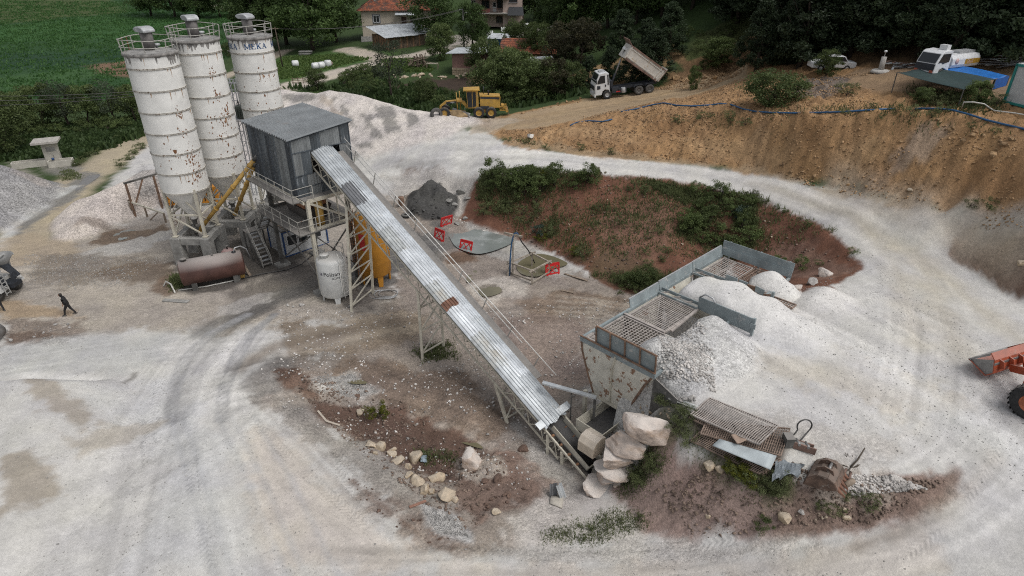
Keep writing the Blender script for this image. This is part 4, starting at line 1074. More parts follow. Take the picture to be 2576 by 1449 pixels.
# ---------------------------------------------------------------- batching tower
F=Vector((-15.3,43.0,0));TA=R(44)
def corr(mb,o,u,v,w,h,pitch=.19,d=.05,n=None):
 """trapezoid-corrugated sheet: ridges run along v; u across; n the outward normal"""
 u,v,o=Vector(u),Vector(v),Vector(o)
 n=Vector(n)if n is not None else u.cross(v).normalized()
 k=max(1,round(w/pitch));p=w/k
 prof=[]
 for i in range(k):prof+=[(i*p,0),(i*p+.35*p,0),(i*p+.5*p,d),(i*p+.85*p,d)]
 prof.append((w,0))
 vs=[o+u*x+n*y for x,y in prof]+[o+u*x+n*y+v*h for x,y in prof]
 m=len(prof)
 vs+=[p_-n*.012 for p_ in vs]
 fs=[(i,i+1,m+i+1,m+i)for i in range(m-1)]+[(2*m+m+i,2*m+m+i+1,2*m+i+1,2*m+i)for i in range(m-1)]
 return mb.add(vs,fs)
tw=thing('batching_tower','tall shed of grey corrugated sheets on steel legs, the conveyor entering its front','tower',F,TA)
X,Y,Z=Vector((1,0,0)),Vector((0,1,0)),Vector((0,0,1))
zb,zl,zr=7.55,11.72,12.2
W_,D_=4.62,6.9
rr=random.Random(4)
# left wall: one sheet after another
k=9
for i in range(k):
 wd=D_/k
 m=[M_SHEET[0],M_SHEET[3],M_SHEET[0],M_SHEET[1],M_SHEET[3],M_SHEET[1],M_SHEET[2],M_SHEET[2],M_SHEET[3]][i]
 corr(MB(),(0-.012*(i%2),D_-i*wd,zb-.15*rr.random()),-Y,Z,wd-.01,zl-zb+.1,n=-X).build('wall_sheet',m,tw)
 # front wall: three courses, leaving the opening where the conveyor enters
def front(x0,x1,z0,z1,m,off=0.0):
 corr(MB(),(x0,-.012-off,z0),X,Z,x1-x0-.01,z1-z0,.21,.03,n=-Y).build('wall_sheet',m,tw)
zt=lambda x:zl+(zr-zl)*x/W_
for i in range(6):
 x0,x1=i*W_/6,(i+1)*W_/6
 front(x0,x1,10.75,zt(x0)-.03,[M_SHEET[2],M_SHEET[2],M_SHEET[1],M_SHEET[2],M_SHEET[2],M_SHEET[1]][i],.012)
front(0,.72,9.05,10.8,M_SHEET[2]);front(.72,1.42,9.05,10.8,M_SHEET[1])
front(3.75,W_,8.6,10.8,M_SHEET[2])
for i in range(5):
 front(i*.93,(i+1)*.93-(.03 if i==4 else 0),7.45+.03*(i%2),9.1 if i<4 else 8.65,M_SHEET[2 if i%2 else 1],.014)
rl=MB()
for z in(10.76,9.1,8.2):rl.box((W_/2 if z!=9.1 else.72,-.06,z),(W_ if z!=9.1 else 1.44,.04,.06))
rl.bar((0,-.06,zb),(0,-.06,zl),.07).bar((W_,-.06,zb),(W_,-.06,zr-.05),.07)
rl.build('trim',M_SHEET[0],tw)
for nm,o,u,w in(('wall_sheet',(W_,0,zb),Y,D_),('wall_sheet',(W_,D_,zb),-X,W_)):
 corr(MB(),o,u,Z,w,zl-zb,.2,.03,n=X if nm and u==Y else Y).build(nm,M_SHEET[1],tw)
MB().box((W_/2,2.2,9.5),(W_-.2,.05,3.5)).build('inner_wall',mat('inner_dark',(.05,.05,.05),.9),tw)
# roof: sheets laid side by side, ridges across the slope
for i in range(7):
 y0=-.28+i*(D_+.5)/7
 o=Vector((-.28,y0,zl+.02+.014*(i%2)))
 v=(Vector((W_+.3,y0,zr+.07+.014*(i%2)))-o);L=v.length
 corr(MB(),o,Y,v.normalized(),(D_+.5)/7-.004,L,.27,.1,n=(0,0,1)).build('roof_sheet',M_ROOFS,tw)
MB().bar((-.2,-.1,zl-.06),(W_+.2,-.1,zr-.02),.1).bar((-.12,-.1,zl-.06),(-.12,D_+.1,zl-.06),.1).build('eaves_beam',M_SHEET[3],tw)
# legs, decks, beams
for(x,y)in((.2,-.85),(3.35,-.85),(.2,5.6),(3.35,5.6)):
 MB().bar((x,y,0),(x,y,7.5),.26).build('leg',M_CREAM if y<0 and x<1 else M_DARKSTEEL,tw)
 MB().box((x,y,.06),(1.1,.8,.42)).build('leg_footing',M_CONC,tw,bevel=.04)
for a,b in(((.2,-.85,7.42),(4.7,-.85,7.42)),((.2,-.85,5.2),(4.2,-.85,5.2)),((-.1,-.9,7.4),(-.1,6.9,7.4)),((4.6,-.9,7.4),(4.6,6.9,7.4)),((.2,5.6,5.2),(3.35,5.6,5.2)),((3.35,-.85,5.2),(3.35,5.6,5.2))):
 MB().bar(a,b,.12,.26).build('beam',M_CREAM if a[1]<0 else M_DARKSTEEL,tw)
MB().box((1.75,2.3,5.1),(5.3,6.8,.08)).build('lower_deck',M_DARKSTEEL,tw)
MB().box((-.45,3.1,7.45),(.85,7.6,.06)).build('side_walkway',M_DARKSTEEL,tw)
MB().box((2.2,-.5,7.5),(4.6,.8,.06)).build('front_walkway',M_DARKSTEEL,tw)
for x in(.9,1.7,2.5,3.2):MB().bar((x,-.85,5.2),(x,-.85,7.4),.09).build('post',M_CREAM,tw)
MB().bar((.3,-.8,7.3),(3.3,-.8,5.4),.16).build('brace',M_CREAM,tw)
for(a,b)in(((.2,5.6,.6),(.2,-.85,4.9)),((.2,-.85,1.2),(.2,5.6,4.9)),((.2,-.85,4.9),(3.35,-.85,1.4)),((3.35,-.85,4.9),(.2,-.85,1.8))):
 MB().bar(a,b,.09).build('brace',M_DARKSTEEL,tw)
def railing(name,pts,parent,m,h=1.05,step=1.3):
 b=MB()
 for zz in(h,h*.52):b.tube([Vector(p)+Vector((0,0,zz))for p in pts],.026,5)
 b.build(name,m,parent)
 for p,q in zip(pts[:-1],pts[1:]):
  p,q=Vector(p),Vector(q);L=(q-p).length;nn=max(1,round(L/step))
  for i in range(nn+1):
   c=p+(q-p)*i/nn
   MB().bar(c,c+Vector((0,0,h)),.05).build('rail_post',m,parent)
railing('handrail',[(-.86,6.9,7.48),(-.86,-.9,7.48),(.7,-.9,7.5)],tw,M_RAIL)
railing('handrail',[(-.88,5.7,5.15),(-.88,-1.05,5.15),(3.3,-1.05,5.15)],tw,M_RAIL)
# the mixer and hoppers between the decks
mx_=MB().lathe([(.95,.9),(1.0,1.0),(1.0,4.6),(.95,4.7)],20,(1.7,0,6.35),'y')
mx_.build('mixer_drum',mat('mixer_orange',(.30,.13,.06),.7,var=.3,col2=(.2,.18,.16),t2=.55,soft2=.2,scale2=2),tw)
MB().prism([(.6,.6,0),(2.8,.6,0),(2.4,1.0,-1.2),(1.0,1.0,-1.2)],(0,0,6.2),(0,3.2,6.2)).build('mixer_trough',mat('mixer_dark',(.08,.07,.065),.8),tw)
MB().lathe([(.3,5.2),(.3,7.4)],14,(1.25,-.35,0)).build('cement_chute',M_YEL,tw)
MB().prism([(1.2,3,0),(2.4,3,0),(2.1,3,-1.7),(1.5,3,-1.7)],(0,0,5.0),(0,1.0,5.0)).build('discharge_chute',M_DARKSTEEL,tw)
# ---------------------------------------------------------------- stairs up to the lower deck
st=thing('steel_staircase','dusty steel staircase of two flights climbing to the tower deck','staircase',F,TA)
def flight(a,b,wv,n):
 a,b,wv=Vector(a),Vector(b),Vector(wv)
 for s in(-.5,.5):
  MB().bar(a+wv*s,b+wv*s,.06,.22).build('stringer',M_DARKSTEEL,st)
  railing('handrail',[a+wv*s,b+wv*s],st,M_RAIL,.9,1.1)
 for i in range(n):
  p=a+(b-a)*((i+.7)/n)
  MB().box(p+Vector((0,0,.03)),(.78,.24,.05)).build('tread',M_CAPG if i%3 else M_DARKSTEEL,st)
flight((-.85,6.1,0.05),(-.85,8.0,2.55),(.8,0,0),9)
flight((.05,8.0,2.65),(.05,5.7,5.1),(.8,0,0),9)
MB().box((-.4,8.45,2.58),(1.8,1.0,.07)).build('landing',M_DARKSTEEL,st)
for x,y in((-1.2,8.9),(.4,8.9),(-1.2,8.0)):MB().bar((x,y,0),(x,y,2.55),.1).build('post',M_DARKSTEEL,st)
# ---------------------------------------------------------------- site cabin under the tower
M_CABW=mat('cabin_white',(.52,.53,.53),.5,var=.12,dust=(.35,.33,.31),dustamt=.7)
cb=thing('control_cabin','white site cabin with blue corner posts and dark windows under the tower','cabin',(-19.2,48.6,0),TA)
MB().box((2.0,1.4,1.2),(3.96,2.76,2.3)).build('wall',M_CABW,cb)
MB().box((2.0,1.4,2.42),(4.2,3.0,.12)).build('roof',M_DARKSTEEL,cb)
M_BLUEP=mat('cabin_blue',(.02,.06,.17),.5,var=.1)
for x,y in((0,0),(4,0),(0,2.8),(4,2.8)):MB().box((x,y,1.2),(.12,.12,2.36)).build('corner_post',M_BLUEP,cb)
MB().box((2,-.03,2.28),(4.1,.05,.14)).box((2,-.03,.1),(4.1,.05,.12)).build('blue_trim',M_BLUEP,cb)
for x in(.75,1.75,3.0):
 f=MB().box((x,-.02,1.45),(.95,.06,1.0)).build('window',mat('window_white',(.6,.6,.6),.5),cb)
 MB().box((x,-.056,1.45),(.8,.02,.84)).build('pane',M_GLASS,f)
for i in range(6):MB().box((2.0,.2+.48*i,2.51+.01*(i%2)),(3.6,.2,.05)).build('roof_plank',M_WOOD,cb)
# ---------------------------------------------------------------- screw conveyors from the silos
def screw(a,b,label):
 a,b=Vector(a),Vector(b)
 t=thing('screw_conveyor',label,'screw conveyor',a,0,'screw conveyors from the silos')
 d=b-a
 MB().tube([(0,0,0),d],.165,14).build('tube',M_YEL,t)
 for f in(.0,.33,.64,.93):
  c=d*f;e=d.normalized()*.05
  MB().tube([c-e,c+e],.22,14).build('flange',M_YEL,t)
 MB().lathe([(.18,0),(.2,.5)],12,(0,0,.05)).build('inlet',M_DARKSTEEL,t)
 e=d.normalized()
 MB().tube([d+e*.02,d+e*.55],.16,12).build('motor',M_DARKSTEEL,t)
screw((-26.0,48.55,2.55),F+E2*6.35-E1*.15+Vector((0,0,8.9)),'yellow screw conveyor tube rising from the leftmost silo to the tower')
screw((-24.3,52.0,2.65),F+E2*6.75-E1*.1+Vector((0,0,8.35)),'brownish yellow screw tube rising from the middle silo to the tower')
# ---------------------------------------------------------------- inclined belt conveyor
S0=Vector((-13.55,44.65,10.25));SL=.462
CD=(Vector((.695,-.719,-SL))).normalized();CN=E1 .cross(CD).normalized()*1.0
if CN.z<0:CN=-CN
LH=math.sqrt(1+SL*SL)
def CV(s,w_=0,h=0):
 return S0+CD*(s*LH)+E1*w_+CN*h
cvl=CV(23,0,0);cvr=Vector((cvl.x,cvl.y,0))
cv=thing('belt_conveyor','long inclined belt conveyor roofed with galvanised sheets, from the pit up into the tower','conveyor',cvr)
def cmb():return MB(cvr)
HW=.84
def cover(s0,s1,side,m,lift):
 """one arched sheet of the roof; side -1 left half, +1 right half"""
 b=cmb()
 na=52
 w0,w1=(-HW-.06,.12)if side<0 else(-.12,HW+.06)
 def fn(i,j):
  w_=w0+(w1-w0)*i
  base=.05+.42*math.sqrt(max(0,1-(w_/(HW+.12))**2))
  ph=(i*5.5)%1.0
  h=base+(.055 if ph>.74 else 0)+lift
  ss=s0+(s1-s0)*j
  if j>.9:ss+=.05*math.sin(i*9+s0);h+=.012*math.sin(i*23+s0)
  return CV(ss,w_,h)
 b.grid(fn,na,4,False)
 o=b.build('cover_sheet',m,cv,solid=.012)
 return o
rr=random.Random(12)
edgesL=[-1.0,1.2,3.3,5.25,7.6,9.6,12.4,14.4,16.6,18.9,20.9,22.95]
edgesR=[-1.0,.9,2.7,4.3,6.6,8.9,11.0,13.2,15.6,17.8,20.0,22.9]
matL=[1,1,2,1,3,0,3,0,3,1,1]
matR=[1,1,1,0,0,0,0,0,1,0,1]
for i in range(11):
 cover(edgesL[i],edgesL[i+1]+.12,-1,M_GALV[matL[i]],.012*(10-i)/10+.0)
 cover(edgesR[i],edgesR[i+1]+.12,1,M_GALV[matR[i]],.016+.012*(10-i)/10)
cover(13.95,14.5,-1,M_GALV[4],.03)
for sg in(-1,1):
 b=cmb().bar(CV(-1,sg*HW,0),CV(26.6,sg*HW,0),.09,.12).bar(CV(-.5,sg*HW,-.85),CV(24.5,sg*HW,-.85),.08,.1)
 b.build('chord',M_CREAM,cv)
 b=cmb();s=-.4;k=0
 while s<24:
  b.bar(CV(s,sg*HW,-.05),CV(s+.55,sg*HW,-.82),.045).bar(CV(s+.55,sg*HW,-.82),CV(s+1.1,sg*HW,-.05),.045)
  s+=1.1
 b.build('lattice',M_CREAM,cv)
b=cmb();s=0
while s<26.4:b.bar(CV(s,-HW,-.3),CV(s,HW,-.3),.06);s+=1.1
b.build('crosspiece',M_CREAM,cv)
b=cmb()
prof=[(-.62,.10),(-.36,-.06),(.36,-.06),(.62,.10)]
b.grid(lambda i,j:CV(-.8+27.3*j,prof[round(i*3)][0],prof[round(i*3)][1]),3,8)
b.build('belt',M_BELT,cv,solid=.02)
for i in range(24):
 s=.6+i*1.1 if i<20 else 22.9+(i-19)*.62
 for sg in(-1,1):cmb().tube([CV(s,sg*.30,-.14),CV(s,sg*.80,.12)],.07,8).build('roller',mat('roller_rust',(.25,.13,.07),.8,var=.3),cv)
 # chute boards round the tail of the belt
for sg in(-1,1):
 a,c=CV(23.2,sg*.52,.02),CV(25.9,sg*.52,.02)
 cmb().plate(a,c,c+CN*.42,a+CN*.42,.05).build('skirt_board',M_CREAM,cv)
a,c=CV(25.9,-.52,.02),CV(25.9,.52,.02);cmb().plate(a,c,c+CN*.42,a+CN*.42,.05).build('skirt_board',M_CREAM,cv)
# long flanged plate that lies across the end of the roof
b=cmb();a,c=CV(22.75,-1.25,.2),CV(22.75,1.2,.62)
b.bar(a,c,.42,.04,CN).bar(a-CN*.06+CD*.2,c-CN*.06+CD*.2,.05,.16,CN);b.build('end_flashing',M_GALV[1],cv)
# walkway and handrail on the right-hand side
a,c=CV(.1,HW+.12,.0),CV(20.5,HW+.12,.0)
cmb().plate(a,c,CV(20.5,HW+.7,.0),CV(.1,HW+.7,0),.05).build('walkway',M_DARKSTEEL,cv)
for h in(.62,1.05):
 cmb().tube([CV(.0 if h>1 else.3,HW+.72,h),CV(21.2 if h>1 else 18.5,HW+.72,h+(0 if h>1 else.05))],.03,6).build('handrail',mat('rail_white',(.6,.59,.56),.5),cv)
for i in range(9):
 s=1.4+i*2.3;cmb().bar(CV(s,HW+.72,0),CV(s,HW+.72,1.05),.05).build('rail_post',M_RAIL,cv)
 # trestles that carry the conveyor
def trestle(s,fl,fr,ht=-.85,n=6,m=M_CREAM):
 tl,tr=CV(s,-HW,ht),CV(s,HW,ht)
 fl,fr=Vector(fl),Vector(fr)
 cmb().bar(fl-Vector((0,0,.3)),tl,.17).build('trestle_leg',m,cv);cmb().bar(fr-Vector((0,0,.3)),tr,.17).build('trestle_leg',m,cv)
 b=cmb()
 for i in range(n):
  f0,f1=(i+.3)/n,(i+1.0)/n
  b.bar(fl.lerp(tl,f0),fr.lerp(tr,f0),.08)
  b.bar(fl.lerp(tl,f0),fr.lerp(tr,min(1,f1+.2/n)),.08)
 b.build('trestle_bracing',m,cv)
trestle(4.2,G(884,784),G(938,738),n=6)
trestle(12.0,G(1063,906),G(1117,874),n=3)
trestle(19.3,G(1279,1066),G(1318,1046),n=2)
trestle(23.3,CV(23.3,-HW,0)+Vector((0,0,-1.9)),CV(23.3,HW,0)+Vector((0,0,-1.9)),-.1,2)
trestle(24.4,CV(24.4,-HW,0)+Vector((0,0,-1.3)),CV(24.4,HW,0)+Vector((0,0,-1.3)),-.1,1)
# ---------------------------------------------------------------- tanks
def legs(t,r,n,h,m,ph=.6):
 for i in range(n):
  q=ph+2*math.pi*i/n
  c,s=math.cos(q),math.sin(q)
  MB().prism([(-.16,0,0),(.16,0,0),(.24,0,h),(-.24,0,h)],(0,-.05,0),(0,.05,0)).build('leg',m,t).matrix_local=Matrix.Translation((r*.86*c,r*.86*s,0))@Matrix.Rotation(q+math.pi/2,4,'Z')
wt=thing('chemical_tank','white standing tank with black lettering and a side ladder under the tower','tank',(-13.3,41.9,-.1))
MB().lathe([(.4,.38),(.95,.45),(1.1,.62),(1.1,3.3),(1.04,3.48),(.7,3.62),(0,3.7)],36).build('shell',M_TANKW,wt)
legs(wt,1.1,4,.62,M_TANKW,.35)
f=face_az((-13.3,41.9))
me=on_cylinder(text_mesh('lettering','Polisan',.44,.004),1.106,f-.12,2.55);me.materials.append(M_BLACK);link('lettering',me,wt)
me=on_cylinder(text_mesh('lettering','K\u0130MYA',.24,.004),1.106,f+.22,2.2);me.materials.append(M_BLACK);link('lettering',me,wt)
b=MB()
for dz in(0,):
 a0=f-.98
 for i in range(2):
  pts=[(1.105*math.cos(a0+x),1.105*math.sin(a0+x),2.43+z)for x,z in((0,.0),(.2,0),(.2,.2),(0,.2))]
  pts2=[(1.112*math.cos(a0+x),1.112*math.sin(a0+x),2.43+z)for x,z in((0,.0),(.2,0),(.2,.2),(0,.2))]
  if i==0:b.add(pts+pts2,[(4,5,6,7),(0,1,5,4),(1,2,6,5),(2,3,7,6),(3,0,4,7)])
b.build('emblem',mat('emblem_purple',(.035,.025,.075),.5),wt)
b=MB();a0=f-.95+.03
for x0,x1,z0,z1 in((.02,.15,.12,.17),(.02,.06,.03,.17),(.09,.15,.04,.08)):
 pts=[(1.116*math.cos(f-.98+x),1.116*math.sin(f-.98+x),2.43+z)for x,z in((x0,z0),(x1,z0),(x1,z1),(x0,z1))]
 b.add(pts,[(0,1,2,3)])
b.build('emblem_mark',M_TANKW,wt)
MB().lathe([(.3,3.6),(.3,3.84),(.34,3.84),(.34,3.9),(0,3.92)],18,(-.35,-.35,0)).build('hatch',M_TANKW,wt)
la=MB();q=f+.62
for sg in(-.16,.16):la.tube([(1.32*math.cos(q+sg),1.32*math.sin(q+sg),.55),(1.32*math.cos(q+sg),1.32*math.sin(q+sg),3.6),(1.0*math.cos(q+sg),1.0*math.sin(q+sg),4.1)],.022,5)
for i in range(11):la.bar((1.32*math.cos(q-.16),1.32*math.sin(q-.16),.7+.28*i),(1.32*math.cos(q+.16),1.32*math.sin(q+.16),.7+.28*i),.03)
la.build('ladder',mat('rail_white',(.6,.59,.56)),wt)
la=MB();q=f+.42
la.tube([(1.2*math.cos(q),1.2*math.sin(q),3.4),(1.2*math.cos(q),1.2*math.sin(q),1.0),(1.15*math.cos(q-.15),1.15*math.sin(q-.15),.85)],.035,6);la.build('pipe',mat('rail_white',(.6,.59,.56)),wt)
rl=MB()
for zz in(3.9,4.3):rl.tube([(1.0*math.cos(q),1.0*math.sin(q),zz)for q in np.linspace(f+1.0,f+5.2,16)],.022,5)
for q in np.linspace(f+1.0,f+5.2,6):rl.bar((1.0*math.cos(q),1.0*math.sin(q),3.4),(1.0*math.cos(q),1.0*math.sin(q),4.3),.035)
rl.build('guard_rail',M_RAIL,wt)
ot=thing('orange_tank','tall orange standing tank half hidden by the conveyor','tank',(-10.75,44.6,-.1))
MB().lathe([(.4,.72),(1.0,.78),(1.22,1.0),(1.22,5.5),(1.1,5.75),(.6,5.95),(0,6.0)],36).build('shell',M_ORANGE,ot)
legs(ot,1.22,4,1.0,M_ORANGE,.5)
lg=MB();q0=face_az((-10.75,44.6))-1.0
cx,cy=1.5*math.cos(q0),1.5*math.sin(q0)
for sg in(-.1,.1):lg.bar((1.5*math.cos(q0+sg),1.5*math.sin(q0+sg),.6),(1.5*math.cos(q0+sg),1.5*math.sin(q0+sg),6.6),.04)
for i in range(18):lg.bar((1.5*math.cos(q0-.1),1.5*math.sin(q0-.1),.8+.32*i),(1.5*math.cos(q0+.1),1.5*math.sin(q0+.1),.8+.32*i),.025)
lg.build('ladder',M_RUSTP,ot)
lg=MB()
for zz in np.arange(2.4,6.7,.75):lg.tube([(cx+.36*math.cos(q0+w),cy+.36*math.sin(q0+w),zz)for w in np.linspace(-1.9,1.9,9)],.018,4)
for w in(-1.2,-.4,.4,1.2):lg.bar((cx+.36*math.cos(q0+w),cy+.36*math.sin(q0+w),2.4),(cx+.36*math.cos(q0+w),cy+.36*math.sin(q0+w),6.65),.02)
lg.build('ladder_cage',M_RUSTP,ot)
q=q0+.32
MB().box((0,0,0),(.5,.02,1.3)).build('red_plate',mat('red_paint',(.45,.03,.03),.5),ot).matrix_local=Matrix.Translation((1.25*math.cos(q),1.25*math.sin(q),3.9))@Matrix.Rotation(q+math.pi/2,4,'Z')
bt=thing('brown_tank','rusty brown horizontal tank lying in front of the silo frames','tank',(-23.4,44.2,0),math.atan2(2.0,4.0))
MB().lathe([(0,-2.36),(.7,-2.32),(1.0,-2.22),(1.0,2.22),(.7,2.32),(0,2.36)],36,(0,0,1.33),'x').build('shell',M_TANKB,bt)
MB().lathe([(.2,2.28),(.2,2.44),(.26,2.45),(.26,2.52),(0,2.53)],16,(-1.85,0,0)).build('manhole',M_DARKSTEEL,bt)
for x in(-1.5,1.5):MB().box((x,0,.25),(.4,1.5,.7)).build('saddle',M_DARKSTEEL,bt)
MB().box((.2,0,2.38),(.12,.12,.14)).build('lug',M_DARKSTEEL,bt)
MB().lathe([(.17,2.2),(.17,2.37)],14,(1.75,-.1,0)).build('filler_neck',M_BLACK,bt)
MB().tube([(1.75,-.1,2.35),(1.9,0,2.62),(2.3,.2,2.6),(2.7,.4,2.2),(2.9,.6,1.2)],.05,8).build('hose',M_CAPG,bt)
pb=thing('pressure_vessel','dusty pink round pressure vessel behind the brown tank','vessel',P(575,640,1.2))
MB().lathe([(0,.5),(.3,.48),(.5,.3),(.55,.05),(.5,-.25),(.3,-.45),(0,-.5)],20).build('shell',mat('vessel_pink',(.28,.11,.11),.6,dust=(.35,.3,.28),dustamt=.6),pb)
MB().lathe([(.06,.45),(.06,.7),(.1,.7),(.1,.78)],8).build('valve',M_DARKSTEEL,pb)
for x in(-.3,.3):MB().bar((x,0,-1.25),(x,0,-.3),.1).build('leg',M_DARKSTEEL,pb)
wp=G(455,745)
def pipe(name,label,cat,pts,r,m,n=8):
 pts=[Vector(p)for p in pts];L=pts[0].copy();L.z=min(p.z for p in pts)-r
 b=MB(L).tube(pts,r,n);o=b.build(name,m);o.location=L
 return tag(o,label,cat)
M_PIPEW=mat('pipe_white',(.55,.54,.5),.5,var=.15)
pipe('water_pipe','thin pale pipe on the ground along the front of the brown tank','pipe',[G(450,732,.06),G(520,722,.06),G(604,704,.06),G(606,703,.06)+Vector((0,0,.45)),G(612,697,.06)+Vector((.2,.1,.5))],.05,M_PIPEW)
pipe('bent_pipe','bent white pipe end sticking up left of the brown tank','pipe',[G(412,722,.05),G(420,716,.3),G(432,722,.25),G(441,738,.05)],.06,M_PIPEW)
pipe('cable','black cable running along the kerb of the tank bay towards the tower leg','cable',[G(610,702,.05),G(660,690,.05),G(720,680,.05),G(758,666,.05),G(790,640,.05)],.04,M_RUBBER)
for k in range(3):
 c=G(965+6*k,742,.06+.05*k)
 pipe('cable_coil',['grey cable coil lying lowest on the ground right of the orange tank','grey cable coil in the middle of three right of the orange tank','grey cable coil on top of three right of the orange tank'][k],'cable',[c+Vector(((.9-.15*k)*math.cos(q)*1.2,(.75-.1*k)*math.sin(q),.03*math.sin(3*q)))for q in np.linspace(0,6.0,18)],.03,M_CAPG,6)
 # plank ladder by the tank
t=thing('plank_ladder','wooden plank leaning on the right end of the brown tank','plank',G(630,694))
MB().bar((0,0,0),(-1.15,.6,2.2),.22,.05).build('plank',M_WOOD,t)
t=thing('yellow_canister','yellow canister on the ground by the right end of the brown tank','canister',G(605,699)+Vector((.15,.1,0)),.4)
MB().box((0,0,.2),(.34,.24,.4)).build('body',M_YEL,t,bevel=.03);MB().tube([(-.1,0,.4),(-.08,0,.48),(.08,0,.48),(.1,0,.4)],.02,6).build('handle',M_YEL,t)
# ---------------------------------------------------------------- goalpost frame, generator and transformer behind the silos
gf=thing('steel_gantry','rusty goalpost-shaped steel frame standing by the white gravel pile','frame',G(340,541))
o=gf.location
b_=G(408,521)-o
for p,q in(((0,0,-.3),(0,0,3.2)),((b_.x,b_.y,b_.z-.3),(b_.x,b_.y,b_.z+3.3))):MB().bar(p,q,.16).build('post',M_BINRUST,gf)
MB().bar((-b_.x*.05,-b_.y*.05,3.25),(b_.x*1.3,b_.y*1.3,b_.z+3.35),.18).build('crossbar',M_DARKSTEEL,gf)
MB().bar((b_.x*.1,b_.y*.1,.9),(b_.x*.62,b_.y*.62,3.2),.12).build('brace',M_BINRUST,gf)
t=thing('timber_trestle','low trestle of grey beams beside the puddle under the leftmost silo','trestle',G(418,560))
a=G(330,526)-t.location
MB().bar((a.x,a.y,a.z+.8),(0,0,.95),.14).build('rail',M_CREAM,t)
for f_ in(0,.55,1):MB().bar((a.x*f_,a.y*f_,a.z*f_-.2),(a.x*f_,a.y*f_,a.z*f_+.95),.13).build('post',M_WOOD,t)
MB().bar((a.x*.5,a.y*.5,0),(a.x*.2,a.y*.2+.2,.9),.1).build('brace',M_WOOD,t)
gn=thing('generator','orange machine housing behind the leftmost silo','generator',P(415,531,0)+Vector((.2,.6,0)),R(12))
MB().box((2.4,1,1.15),(4.8,2,1.7)).build('housing',M_ORANGEBOX,gn,bevel=.06)
for i in range(14):MB().box((.5+.3*i,-.02,1.0),(.08,.05,.9)).build('louvre',M_BLACK,gn)
MB().box((2.4,1,.18),(4.9,2.05,.3)).build('skid',M_DARKSTEEL,gn)
MB().lathe([(.1,2.0),(.1,2.6)],10,(3.8,1,0)).build('exhaust',M_DARKSTEEL,gn)
MB().box((-.15,.4,1.0),(.3,.5,.8)).build('control_box',M_CAPG,gn)
tf=thing('pole_transformer','green transformer on a lattice pole between the middle and rear silos','transformer',(-26.9,63,0))
b=MB()
for x in(-.35,.35):
 for y in(-.3,.3):b.bar((x,y,0),(x*.8,y*.8,12),.1)
for i in range(12):b.bar((-.35,-.3,i),(.35,-.3,i+1),.06).bar((.35,-.3,i+1),(-.35,-.3,i+1.02),.06)
b.build('lattice_pole',M_CAPG,tf)
M_TRG=mat('transformer_green',(.045,.055,.045),.6)
MB().box((.6,-.2,8.3),(3.2,1.4,.14)).build('platform',M_CAPG,tf)
tb=MB().box((.75,-.5,9.0),(1.25,.8,1.15)).build('transformer',M_TRG,tf)
for i in range(5):MB().box((.3+.22*i,-.95,9.0),(.05,.14,.9)).build('cooling_fin',M_TRG,tb)
for i in range(3):MB().lathe([(.06,9.6),(.09,9.7),(.06,9.8),(.09,9.9),(.04,10.1)],8,(.4+.35*i,-.5,0)).build('insulator',M_BLACK,tb)
MB().box((.2,0,11.6),(2.4,.14,.14)).build('crossarm',M_CAPG,tf)
MB().box((.9,0,11.95),(.4,.3,.5)).build('surge_arrester',mat('pinkish',(.3,.14,.12),.7),tf)
# ================================================================ aggregate bins
bn=thing('aggregate_bins','row of four open aggregate bins, the nearest with a rusty cream hopper front','aggregate bin',(B0 .x,B0 .y,0),R(44))
# local frame: x along the row, y towards the conveyor side (so b = -y)
def V_(a,b,z):return Vector((a,-b,z))
def bmb():return MB()
Zt=BTOP
# nearest hopper front: three folded courses
edges=[(Zt,0.0,0.02,4.78),(3.75,.05,.12,4.3),(2.2,.28,.45,3.62),(.95,.5,.75,3.15)]
for(z0,a0,l0,r0),(z1,a1,l1,r1)in zip(edges[:-1],edges[1:]):
 for f0,f1 in((0,.5),(.5,1)):
  p=lambda z,a,l,r,f:V_(a,l+(r-l)*f,z)
  bmb().plate(p(z1,a1,l1,r1,f0),p(z1,a1,l1,r1,f1),p(z0,a0,l0,r0,f1),p(z0,a0,l0,r0,f0),.04).build('hopper_plate',M_CREAMR,bn)
for i in range(3):
 (z0,a0,l0,r0),(z1,a1,l1,r1)=edges[i],edges[i+1]
 bmb().bar(V_(a0-.05,(l0+r0)/2,z0),V_(a1-.05,(l1+r1)/2,z1),.1).build('hopper_rib',M_CREAM,bn)
 for f in(0,1):
  bmb().bar(V_(a0-.02,(l0,r0)[f],z0),V_(a1-.02,(l1,r1)[f],z1),.1).build('hopper_edge',M_BINRUST,bn)
bmb().bar(V_(.45,.7,.93),V_(.45,3.2,.93),.12,.2).build('hopper_edge',M_CREAM,bn)
# side faces of the hoppers
for k in range(4):
 a0=k*3.72;a1=a0+3.7
 bmb().plate(V_(a0+1.1,.75,.95),V_(a1-1.1,.75,.95),V_(a1,.02,Zt),V_(a0+.02,.02,Zt),.04).build('hopper_plate',M_CREAMR,bn)
 bmb().plate(V_(a1-1.1,3.15,.95),V_(a0+1.1,3.15,.95),V_(a0+.03,4.78,Zt),V_(a1,4.78,Zt),.04).build('hopper_plate',M_CREAMR,bn)
 bmb().box(V_((a0+a1)/2,1.95,.75),(1.2,2.2,.4)).build('gate',M_DARKSTEEL,bn)
 if k:bmb().plate(V_(a0+.02,.05,Zt-.05),V_(a0+.02,4.75,Zt-.05),V_(a0+1.1,3.15,.95),V_(a0+1.1,.75,.95),.04).build('hopper_plate',M_CREAMR,bn)
